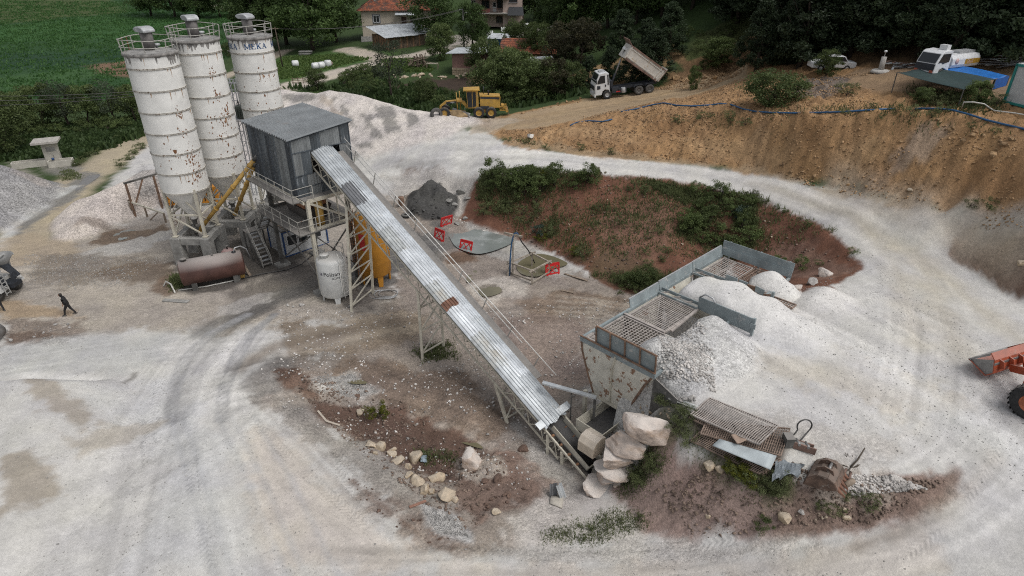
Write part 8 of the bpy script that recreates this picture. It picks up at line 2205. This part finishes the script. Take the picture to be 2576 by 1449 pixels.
# ================================================================ vegetation
def leafmat(name,c1,c2,rough=.6):
 m=bpy.data.materials.new(name);m.use_nodes=True
 t=m.node_tree;N=t.nodes;L=t.links;b=N['Principled BSDF']
 tc=N.new('ShaderNodeTexCoord');n=N.new('ShaderNodeTexNoise');n.inputs['Scale'].default_value=1.1;n.inputs['Detail'].default_value=6
 L.new(tc.outputs['Object'],n.inputs['Vector'])
 ge=N.new('ShaderNodeNewGeometry')
 ad=N.new('ShaderNodeMath');ad.operation='MULTIPLY_ADD';L.new(ge.outputs['Random Per Island'],ad.inputs[0]);ad.inputs[1].default_value=.5;
 mr=N.new('ShaderNodeMapRange');mr.inputs['From Min'].default_value=.35;mr.inputs['From Max'].default_value=.68;mr.inputs['To Max'].default_value=.6;L.new(n.outputs['Fac'],mr.inputs['Value']);L.new(mr.outputs['Result'],ad.inputs[2])
 mx=N.new('ShaderNodeMix');mx.data_type='RGBA';L.new(ad.outputs[0],mx.inputs[0]);mx.inputs[6].default_value=(*c1,1);mx.inputs[7].default_value=(*c2,1)
 oi=N.new('ShaderNodeObjectInfo');hs=N.new('ShaderNodeHueSaturation')
 m2=N.new('ShaderNodeMapRange');m2 .inputs['To Min'].default_value=.75;m2 .inputs['To Max'].default_value=1.25;L.new(oi.outputs['Random'],m2 .inputs['Value']);L.new(m2 .outputs['Result'],hs.inputs['Value'])
 L.new(mx.outputs[2],hs.inputs['Color']);L.new(hs.outputs['Color'],b.inputs['Base Color'])
 b.inputs['Roughness'].default_value=rough;b.inputs['Specular IOR Level'].default_value=.3
 tr=N.new('ShaderNodeBsdfTranslucent');L.new(hs.outputs['Color'],tr.inputs['Color'])
 ms=N.new('ShaderNodeMixShader');ms.inputs[0].default_value=.38;L.new(b.outputs[0],ms.inputs[1]);L.new(tr.outputs[0],ms.inputs[2]);L.new(ms.outputs[0],N['Material Output'].inputs['Surface'])
 _M[name]=m
 return m
L_WAL=leafmat('leaf_walnut',(.03,.056,.017),(.10,.155,.048))
L_BUSH=leafmat('leaf_bush',(.058,.085,.03),(.145,.19,.066))
L_GREY=leafmat('leaf_willow',(.04,.056,.032),(.10,.125,.078))
L_PINE=leafmat('needle_pine',(.019,.034,.017),(.06,.086,.042))
L_YEL=leafmat('leaf_yellowgreen',(.06,.08,.012),(.17,.17,.025))
L_WEED=leafmat('leaf_weed',(.078,.10,.042),(.175,.20,.088))
L_DRY=leafmat('leaf_dry',(.16,.12,.06),(.28,.23,.13))
L_BLUE=leafmat('leaf_bluegreen',(.03,.055,.04),(.085,.12,.09))
L_BRONZE=leafmat('leaf_bronze',(.028,.03,.016),(.07,.064,.032))
M_BARK=mat('bark',(.055,.042,.032),.95,var=.3)
def crown_mesh(name,seed,m,blobs,n_leaf,leaf,h,rad,base=.25,cone=False,upright=0.0):
 rnd=np.random.default_rng(seed)
 cs=[]
 for k in range(blobs):
  z=base+(1-base)*rnd.random()**(1.1 if cone else.8)
  rr=rad*((1.05-z)**.75*1.15 if cone else math.sqrt(max(.05,1-((z-(base+1)/2)/((1-base)/2+.06))**2)))
  a=rnd.uniform(0,6.283);q=rr*math.sqrt(rnd.uniform(.15,1))*rnd.uniform(.75,1.12)
  cs.append((q*math.cos(a),q*math.sin(a),z*h,(.30 if not cone else.24)*rad*rnd.uniform(.6,1.25)))
 per=n_leaf//blobs
 P0=[];
 for x,y,z,r in cs:
  d=rnd.normal(size=(per,3));d/=np.linalg.norm(d,axis=1,keepdims=True)
  d*=(r*rnd.random(per)**.4)[:,None];d[:,2]*=.7
  P0 .append(d+np.array([x,y,z]))
 C=np.concatenate(P0);n=len(C)
 u=rnd.normal(size=(n,3));u[:,2]=u[:,2]*(1-upright)+upright*1.5;u/=np.linalg.norm(u,axis=1,keepdims=True)
 w=rnd.normal(size=(n,3));v=np.cross(u,w);v/=np.linalg.norm(v,axis=1,keepdims=True)
 s=leaf*rnd.uniform(.6,1.3,n)[:,None]
 co=np.stack([C-u*s,C+v*s*.45,C+u*s,C-v*s*.45],1).reshape(-1,3)
 return quads(name,co,m)
def quads(name,co,m):
 F=np.arange(len(co),dtype=np.int32)
 me=bpy.data.meshes.new(name)
 me.vertices.add(len(co));me.vertices.foreach_set('co',np.ascontiguousarray(co,dtype=np.float32).ravel())
 me.loops.add(len(F));me.loops.foreach_set('vertex_index',F)
 me.polygons.add(len(F)//4);me.polygons.foreach_set('loop_start',np.arange(0,len(F),4));me.polygons.foreach_set('loop_total',np.full(len(F)//4,4))
 me.update();me.materials.append(m)
 return me
def trunk_mesh(name,seed,h,r,limbs,spread,top=.75):
 rnd=random.Random(seed);b=MB()
 pts=[Vector((0,0,-.3))]
 for k in range(1,5):pts.append(Vector((rnd.gauss(0,.02)*h,rnd.gauss(0,.02)*h,h*top*k/4)))
 b.tube(pts,[r*1.25,r,r*.75,r*.5,r*.2],7)
 for k in range(limbs):
  z=h*rnd.uniform(.22,.6);a=rnd.uniform(0,6.28);L=spread*rnd.uniform(.6,1)
  p=Vector((0,0,z));b.tube([p,p+Vector((L*.5*math.cos(a),L*.5*math.sin(a),h*.12)),p+Vector((L*math.cos(a+.2),L*math.sin(a+.2),h*.26))],[r*.45,r*.3,r*.1],5)
 return b.mesh(name,M_BARK)
TREES={}
def tree_kind(key,name,h,mk):
 TREES[key]=[]
 for k in range(3):
  cm=mk(k);tm=trunk_mesh('trunk',500+k+hash(key)%7,h,h*.022,7,h*.22)
  t=thing(name,'x','tree');link('trunk',tm,t);link('crown',cm,t)
  TREES[key].append([t,False])
hash=lambda s:sum(map(ord,s))
tree_kind('walnut','broadleaf_tree',10,lambda k:crown_mesh('crown',600+k,L_WAL,70,12600,.19,10,4.4,.16))
tree_kind('bush','bushy_tree',5,lambda k:crown_mesh('crown',610+k,L_BUSH,60,9600,.12,5,2.6,.03))
tree_kind('pine','pine_tree',9,lambda k:crown_mesh('crown',620+k,L_PINE,110,14300,.15,9,3.0,.10,True))
tree_kind('willow','willow_tree',7,lambda k:crown_mesh('crown',630+k,L_GREY,46,3200,.12,7,2.7,.3))
tree_kind('bronze','bronze_tree',5,lambda k:crown_mesh('crown',640+k,L_BRONZE,50,6000,.13,5,2.3,.12))
CATS={'walnut':'tree','bush':'tree','pine':'tree','willow':'tree','bronze':'tree'}
BASEH={'walnut':10,'bush':5,'pine':9,'willow':7,'bronze':5}
_tr=random.Random(77)
def tree(key,loc,h,label,group=None,wide=1.0):
 slot=_tr.choice(TREES[key]);t=slot[0]
 s=h/BASEH[key];sc=(s*wide,s*wide,s);rz=_tr.uniform(0,6.28)
 if not slot[1]:
  slot[1]=True;t.location=loc;t.rotation_euler=(0,0,rz);t.scale=sc;r=t;r['label']=label
 else:r=dup(t,loc,rz,sc,label)
 if group:r['group']=group
 elif 'group' in r.keys():del r['group']
 return r
 # named single trees
for key,px,py,h,wide,lab in[
('walnut',655,122,13,1.15,'big dark walnut tree just right of the rear silo'),('walnut',722,112,14.5,1.2,'big dark walnut tree over the brown wooden pole'),('walnut',788,128,15,1.2,'big dark walnut tree over the stone table'),('walnut',848,106,14,1.15,'big dark walnut tree nearest the left wall of the cream house'),
('walnut',690,66,13,1.2,'dark tree in the back row behind the wooden pole'),('walnut',770,58,14,1.2,'dark tree in the back row behind the stone table'),('walnut',840,54,13,1.1,'dark tree in the back row behind the cream house roof'),('walnut',620,70,11,1.1,'dark tree directly behind the rear silo top'),
('walnut',1092,108,11.5,1.15,'leafy tree standing between the cream house and the balcony house'),('walnut',1060,84,11,1.1,'leafy tree against the right end of the cream house'),('walnut',1190,126,8.5,1.0,'round leafy tree right behind the concrete utility pole'),('bush',1108,152,6.2,.95,'light green small tree between woodpile and pink barn'),
('bush',1222,195,6.0,.95,'green tree covering the right end of the pink barn'),('bush',1298,150,6.5,.8,'slim green tree in front of the tiled barn roof'),('bush',1352,160,6.2,.9,'light green tree at the right end of the tiled barn'),('walnut',1345,52,11,1.0,'dark tree right of the balcony house'),
('walnut',1410,110,10,1.1,'broad tree by the village road right of the balcony house'),('walnut',1465,92,10.5,1.1,'broad tree on the slope above the white shed'),('walnut',1530,70,10.5,1.1,'broad tree at the top above the old metal box'),('walnut',1600,60,10,1.1,'broad tree at the top above the dump truck body'),('walnut',1440,48,11,1.1,'tree in the back row above the village road'),('walnut',1665,40,10.5,1.1,'light green tree on the hill crest at the photo top'),('walnut',1740,22,10,1.1,'tree on the hill crest right of the light green one'),('walnut',1810,12,10,1.1,'tree at the left end of the dark pine wood'),
('bronze',1420,175,6.5,1.1,'bronze-leaved tree above the white shed'),('bronze',1462,168,6.5,1.0,'bronze-leaved tree left of the old metal box'),('bronze',1392,246,4.6,1.1,'dark reddish bush left of the dump truck cab'),
('bush',1240,258,5.4,1.15,'dark round bush behind the grader cab'),('bush',1300,254,6.2,1.2,'tallest dark bush behind the rear of the grader'),('bush',1352,252,5.2,1.2,'dark bush at the start of the dirt road'),('bush',1278,222,5.4,1.1,'dark bush in front of the tiled barn wall'),('bush',1438,236,3.8,1.1,'low dark bush between the reddish bush and the truck'),
('willow',985,247,8.6,.9,'sparse grey-green willow behind the gravel ridge'),('bush',798,226,3.2,1.1,'round green shrub just behind the gravel ridge by the pallet fence'),('bush',1072,262,3.6,1.0,'light green shrub left of the grader below the manure pit'),
('pine',1588,216,5.2,1.3,'dark pine under the raised tipper body'),('pine',1640,205,6.0,1.3,'dark pine behind the tailgate of the dump truck'),('pine',1530,214,4.6,1.2,'dark pine directly behind the truck cab'),('pine',1480,222,4.0,1.2,'small dark pine left behind the truck cab'),('pine',1620,160,5.5,1.2,'pine on the slope above the tipper body'),('pine',1680,140,6.5,1.2,'bluish pine on the slope right above the tipper body'),('pine',1560,140,6,1.2,'pine left above the tipper body'),
('bush',1743,226,2.6,.6,'small slim sapling on the road edge right of the dump truck'),('bush',1806,168,3.4,1.3,'dark juniper bush on the bare ochre hillside'),('pine',1900,178,7,1.1,'slim pine at the right end of the bare ochre hillside'),
('bush',2078,190,2.3,1.0,'round bush in front of the white car'),('pine',2392,168,8.5,1.15,'dark pine standing in front of the white tank truck'),('bush',2450,268,1.8,1.0,'yellow-green bush in front of the dark shade net'),('bush',2318,262,1.2,1.3,'low shrub under the left end of the shade net'),
('bush',24,392,7,.9,'tall bushy tree at the left photo edge above the grey pile'),('bush',60,342,5.6,1.0,'leftmost dark bush of the hedge beyond the fountain'),('bush',118,326,6,1.0,'second dark bush from the left in the hedge'),('willow',178,326,6.4,1.2,'grey-green willow bush in the middle of the hedge'),('bush',232,320,5.6,1.0,'dark bush of the hedge right of the grey-green willow bush'),('willow',292,316,6,1.2,'grey-green willow bush near the right end of the hedge'),('bush',342,308,5,1.0,'rightmost dark bush of the hedge, touching the leftmost silo'),('bush',0,338,6,1.0,'dark bush cut by the left photo edge in the hedge'),
('walnut',380,40,12,1.2,'leftmost dark tree at the top edge of the field'),('walnut',440,44,13,1.2,'second dark tree at the top edge of the field'),('walnut',500,46,13,1.2,'third dark tree at the top edge of the field'),('walnut',555,44,12,1.1,'rightmost dark tree at the top edge of the field')]:
 tree(key,G(px,py),h,lab,None,wide)
 # the pine wood on the hillside: individuals nothing tells apart
rnd=random.Random(15);k=0;tries=0
placed=[]
while k<120 and tries<8000:
 tries+=1
 x,y=rnd.uniform(22,82),rnd.uniform(56,150)
 z=gz(x,y);px,py,f=proj((x,y,z))
 if not(1840<px<2650 and-60<py<168):continue
 if px<1960 and py>60:continue
 if 2030<px<2560 and py>142:continue
 if any((x-a)**2+(y-b)**2<3.2 for a,b in placed):continue
 placed.append((x,y));tree('pine',(x,y,z-.1),rnd.uniform(7,11.5),'dark pine in the dense wood on the right-hand hillside','pines in the hillside wood',rnd.uniform(1.1,1.4));k+=1
for j in range(46):
 x,y=rnd.uniform(-48,40),rnd.uniform(165,260);z=gz(x,y)
 px,py,f=proj((x,y,z))
 if py>30 or 1130<px<1320:continue
 tree('walnut',(x,y,z),rnd.uniform(10,14),'dark tree in the wood along the top photo edge','trees beyond the village',1.2)
for k_ in TREES:
 for t,used in TREES[k_]:
  if not used:
   for ch in list(t.children):bpy.data.objects.remove(ch)
   bpy.data.objects.remove(t)
   # shrubs and weeds on the banks: shared meshes, one thing each
SHR={}
def shrub_kind(key,m,n,leaf,r,h,up,blobs=18):
 SHR[key]=[(crown_mesh('foliage',700+k+len(SHR)*5,m,blobs,n,leaf,h,r,.02,False,up),MB().tube([(0,0,-.1),(.02,.02,h*.4)],.03,5).tube([(0,0,0),(r*.4,.1,h*.5)],.02,5).tube([(0,0,0),(-r*.3,-.2,h*.5)],.02,5).mesh('stem',M_BARK))for k in range(3)]
shrub_kind('weed',L_WEED,1100,.036,.7,.75,.6);shrub_kind('bush',L_BUSH,1500,.042,.75,1.0,.3);shrub_kind('yellow',L_YEL,1500,.036,.62,.7,.3);shrub_kind('dry',L_DRY,1000,.045,.55,.7,.7);shrub_kind('round',L_BUSH,9000,.03,.72,.95,.1,110);shrub_kind('blue',L_BLUE,1200,.05,.6,.8,.6)
def shrub(key,px,py,s,label,group=None,world=None):
 fm,sm=_tr.choice(SHR[key])
 t=thing('shrub',label,'shrub',world or G(px,py),_tr.uniform(0,6.28),group);t.scale=(s*_tr.uniform(.9,1.2),s*_tr.uniform(.9,1.2),s*_tr.uniform(.8,1.1))
 link('foliage',fm,t);link('stem',sm,t)
def shrubs(key,zone,n,s0,s1,label,group):
 xs=[p[0]for p in zone];ys=[p[1]for p in zone];k=0
 while k<n:
  px,py=_tr.uniform(min(xs),max(xs)),_tr.uniform(min(ys),max(ys))
  if inside(zone,np.array([px]),np.array([py]))[0]:shrub(key,px,py,_tr.uniform(s0,s1),label,group);k+=1
for key,px,py,s,lab in[('round',1945,262,3.5,'large round dark bush on the crest of the ochre bank'),('yellow',950,1052,1.5,'bright yellow-green shrub in the middle of the muddy hollow'),('weed',1465,648,1.25,'green shrub low on the red slope above the brown pool'),('round',1622,716,1.5,'large dark green bush at the foot of the red slope left of the bins'),('bush',1582,722,1.2,'dark green bush left of the large one at the foot of the red slope'),('weed',1630,668,.8,'small bright green shrub on the red slope above the large dark bush'),('yellow',1446,640,.9,'yellowish shrub beside the green one above the brown pool'),
('bush',1955,672,.9,'dark shrub on the red soil behind the far bin wall'),('bush',2012,676,1.0,'larger dark shrub right behind the far bin corner'),('weed',2060,668,.6,'low weed at the right foot of the red slope'),('yellow',1770,690,1.0,'yellow-green shrub peeping over the bins'),('blue',1865,552,1.3,'grey-blue thistle clump at the right edge of the green slope patch'),('blue',1352,592,1.2,'grey-blue thistle clump at the foot of the green slope patch'),('yellow',1362,604,1.0,'yellow-flowering weed below the grey-blue thistle by the pool'),
('bush',1880,612,1.5,'dark bush at the lower end of the green slope patch'),('bush',1845,640,1.4,'dark bush just behind the far bin corner, left'),('dry',1508,446,1.1,'pale dry bush on the road edge above the red slope'),('bush',1915,1335,.75,'lone dark green tussock at the foot of the front bank'),('weed',2185,1275,.8,'olive weed at the right end of the front bank'),('weed',1120,1150,.6,'bushy weed in the muddy hollow above the boulders'),('weed',1072,1148,.55,'small green weed by the blue board in the hollow'),('bush',2600,520,.8,'bush at the foot of the bank at the right edge'),
('weed',2130,240,1.6,'green weed clump on the ochre crest below the survey pillar'),('weed',1700,308,.9,'small weed clump on the ochre bank below the blue hose'),('weed',1875,315,1.0,'dark weed clump on the ochre bank below the round bush'),('weed',2440,520,.9,'weed clump at the foot of the bank near the right edge'),('weed',2490,525,.9,'second weed clump at the foot of the bank near the right edge')]:
 shrub(key,px,py,s,lab)
shrubs('bush',[(1215,442),(1300,434),(1420,434),(1490,442),(1480,470),(1400,490),(1300,500),(1215,480)],22,.9,1.7,'dense green shrub along the upper left rim of the red slope','shrubs on the left rim of the red slope')
shrubs('yellow',[(1290,450),(1400,440),(1420,460),(1320,478)],5,.8,1.2,'yellowish shrub among the green ones on the left rim','yellowish shrubs on the left rim')
shrubs('weed',[(1220,500),(1300,500),(1390,520),(1400,590),(1360,610),(1270,570),(1210,540)],16,.7,1.3,'green weed on the left part of the red slope','weeds on the left red slope')
shrubs('bush',[(1700,478),(1800,474),(1880,500),(1890,540),(1880,610),(1820,640),(1740,600),(1680,560),(1760,530)],24,.8,1.5,'dense green shrub in the wide green patch on the red slope','shrubs in the green slope patch')
shrubs('dry',[(1800,560),(1870,570),(1850,620),(1780,600)],6,.6,1.0,'dry straw-coloured weed in the green slope patch','dry weeds in the green patch')
shrubs('weed',[(1560,460),(1700,470),(1690,500),(1580,490)],8,.5,.9,'weed along the upper rim of the red slope','weeds on the upper rim')
shrubs('weed',[(1500,520),(1700,560),(1700,660),(1560,680),(1480,600)],18,.3,.8,'small green weed tuft on the bare red slope','weed tufts on the red slope')
shrubs('weed',[(1890,500),(2080,590),(2160,650),(2140,640),(2060,575),(1900,490)],10,.35,.7,'weed along the road edge above the right red slope','weeds on the road edge')
shrubs('weed',[(1560,715),(1640,735),(1700,705),(1720,690),(1650,745),(1560,740)],8,.5,.9,'weed at the foot of the red slope by the bins','weeds at the slope foot')
shrubs('weed',[(1665,1010),(1720,1020),(1760,1090),(1740,1140),(1690,1110)],12,.45,.85,'weed on the terrace edge left of the gratings','weeds left of the gratings')
shrubs('weed',[(1850,1190),(1990,1205),(1980,1250),(1900,1245)],12,.5,.95,'leafy weed below the gratings and the crumpled sheet','weeds below the gratings')
shrubs('yellow',[(1830,1170),(1900,1200),(1890,1225),(1830,1195)],7,.5,.9,'yellow-green weed at the lower edge of the gratings','yellow weeds at the gratings')
shrubs('weed',[(1570,1170),(1640,1140),(1660,1180),(1600,1235),(1560,1230)],10,.45,.85,'weed growing right of the limestone block stack','weeds right of the block stack')
shrubs('weed',[(1380,1330),(1480,1300),(1600,1290),(1620,1330),(1450,1370)],9,.2,.45,'low seedling on the white dust in front of the pit','seedlings on the white dust')
shrubs('weed',[(2000,1260),(2150,1250),(2240,1270),(2100,1310)],7,.3,.6,'weed on the front bank below the rusty bucket','weeds on the front bank')
shrubs('weed',[(1700,300),(1960,290),(2300,262),(2560,300),(2520,345),(2200,300),(1800,330)],14,.5,1.1,'weed on the crest of the ochre bank','weeds on the bank crest')
shrubs('weed',[(2280,225),(2420,255),(2540,262),(2500,285),(2330,272)],10,.6,1.3,'weed between the shade net and the blue hose','weeds in front of the net')
shrubs('weed',[(1240,350),(1290,362),(1400,380),(1560,392),(1560,384),(1300,350)],9,.4,.8,'weed along the left foot of the ochre bank','weeds along the bank foot')
shrubs('weed',[(330,340),(220,400),(190,430),(175,420),(300,350)],10,.6,1.2,'weed on the verge of the left road','weeds on the left road verge')
shrubs('weed',[(300,425),(345,395),(365,370),(352,368),(310,410)],8,.7,1.2,'weed between the left road and the gravel pile','weeds beside the gravel pile')
shrubs('bush',[(860,205),(960,175),(990,200),(960,240),(880,235)],16,1.2,2.4,'scrubby shrub in the gully behind the gravel ridge','shrubs in the gully')
shrubs('bush',[(1080,245),(1230,250),(1320,262),(1240,280),(1100,270)],16,1.2,2.4,'shrub on the green slope behind the grader','shrubs behind the grader')
shrubs('bush',[(560,110),(640,140),(640,190),(580,190)],6,1.5,2.8,'shrub between the rear silo and the village grass','shrubs beside the rear silo')
shrubs('bush',[(0,330),(350,305),(350,330),(200,345),(0,370)],14,1.2,2.6,'low shrub in front of the left hedge','shrubs before the hedge')
shrubs('bush',[(1700,100),(1760,80),(1880,40),(1960,90),(1860,190),(1720,190)],14,.7,1.7,'scrub on the bare ochre hillside','scrub on the ochre hillside')
# grass, crops, creeping green: past counting
def blades(name,zones,count,h0,h1,wd,m,seed,spread=.25,per=4,mask=True):
 rnd=np.random.default_rng(seed);out=[]
 for zn in zones:
  w_=[tuple(G(x,y).to_2d())for x,y in zn]
  x0,x1=min(p[0]for p in w_),max(p[0]for p in w_);y0,y1=min(p[1]for p in w_),max(p[1]for p in w_)
  n=count//len(zones)
  X=rnd.uniform(x0,x1,n*5);Y=rnd.uniform(y0,y1,n*5)
  ok=inside(w_,X,Y)
  if mask:ok&=fbm(X*.4,Y*.4,3,seed)>rnd.uniform(-.5,.5,len(X))
  X,Y=X[ok][:n],Y[ok][:n]
  X=np.repeat(X,per)+rnd.normal(0,spread,len(X)*per);Y=np.repeat(Y,per)+rnd.normal(0,spread,len(Y)*per)
  Z=bil(HALL,X,Y);k=len(X)
  a=rnd.uniform(0,6.283,k);h=rnd.uniform(h0,h1,k);ww=wd*rnd.uniform(.6,1.4,k)
  dx,dy=np.cos(a)*ww,np.sin(a)*ww;lx,ly=rnd.normal(0,.35,k)*h,rnd.normal(0,.35,k)*h
  b=np.stack([X,Y,Z-.03],-1);t=b+np.stack([lx,ly,h],-1)
  o=np.stack([dx,dy,np.zeros(k)],-1)
  out.append(np.stack([b-o,b+o,t+o*.5,t-o*.5],1).reshape(-1,3))
 me=quads(name,np.concatenate(out),m)
 return stuff(link(name,me))
L_CROP=leafmat('leaf_crop',(.035,.1,.026),(.09,.19,.055));L_GRASS=leafmat('leaf_grass',(.055,.1,.025),(.13,.19,.055));L_GRASSD=leafmat('leaf_grass_dark',(.028,.052,.018),(.068,.105,.036))
tag(blades('crops',[[(-60,0),(560,0),(620,60),(560,150),(430,150),(330,250),(-60,250)]],9000,.15,.45,.14,L_CROP,81,.7,4),'leafy green crop covering the field','crops')
tag(blades('grass',[[(650,180),(720,145),(860,138),(930,148),(850,168),(770,190),(650,212)],[(960,150),(1060,150),(1080,180),(1000,180)]],5000,.15,.4,.16,L_GRASS,82,.4,4),'short grass on the village green','grass')
tag(blades('undergrowth',[[(-60,330),(360,300),(360,340),(200,400),(60,410),(-60,400)],[(640,215),(760,225),(960,255),(1200,285),(1330,268),(1480,235),(1400,190),(1200,240),(990,205),(920,215),(800,222),(700,218)]],7000,.3,.9,.2,L_GRASSD,83,.5,4),'rank grass and weeds in the gully and by the hedge','undergrowth')
tag(blades('grass',[[(1210,440),(1490,440),(1480,480),(1400,520),(1400,600),(1280,560),(1200,500)],[(1600,452),(1900,490),(1900,620),(1830,650),(1700,590),(1740,520)],[(1490,690),(1640,735),(1720,690),(1640,700),(1560,690)],[(1230,440),(1500,436),(1900,490),(2100,580),(1900,640),(1500,660),(1300,590)]],9000,.1,.4,.03,L_WEED,84,.2,5),'green grass on the red slope','grass')
tag(blades('grass',[[(1665,1005),(1720,1010),(1760,1090),(1860,1180),(1990,1200),(1980,1260),(1880,1250),(1740,1150),(1680,1100)],[(1560,1170),(1650,1130),(1680,1160),(1600,1240),(1560,1240)],[(1360,1360),(1400,1320),(1560,1280),(1640,1310),(1500,1370)]],2600,.05,.2,.016,L_WEED,85,.2,4),'thin grass on the terrace edge and the white dust','grass')
tag(blades('grass',[[(1760,90),(1890,30),(1990,0),(1990,40),(1860,110)],[(1700,300),(2300,262),(2560,310),(2560,340),(2200,300),(1800,330)],[(2280,215),(2540,255),(2500,285),(2320,272)]],1500,.1,.35,.03,L_WEED,86,.3,5),'grass on the ochre crest and hillside','grass')
tag(blades('grass',[[(1040,880),(1130,860),(1150,900),(1060,910)],[(1040,1135),(1140,1140),(1150,1170),(1060,1160)],[(430,705),(445,690),(460,720),(440,735)],[(150,420),(185,430),(210,450),(160,455)]],900,.08,.3,.03,L_WEED,87,.2,5),'sparse grass on the yard','grass')
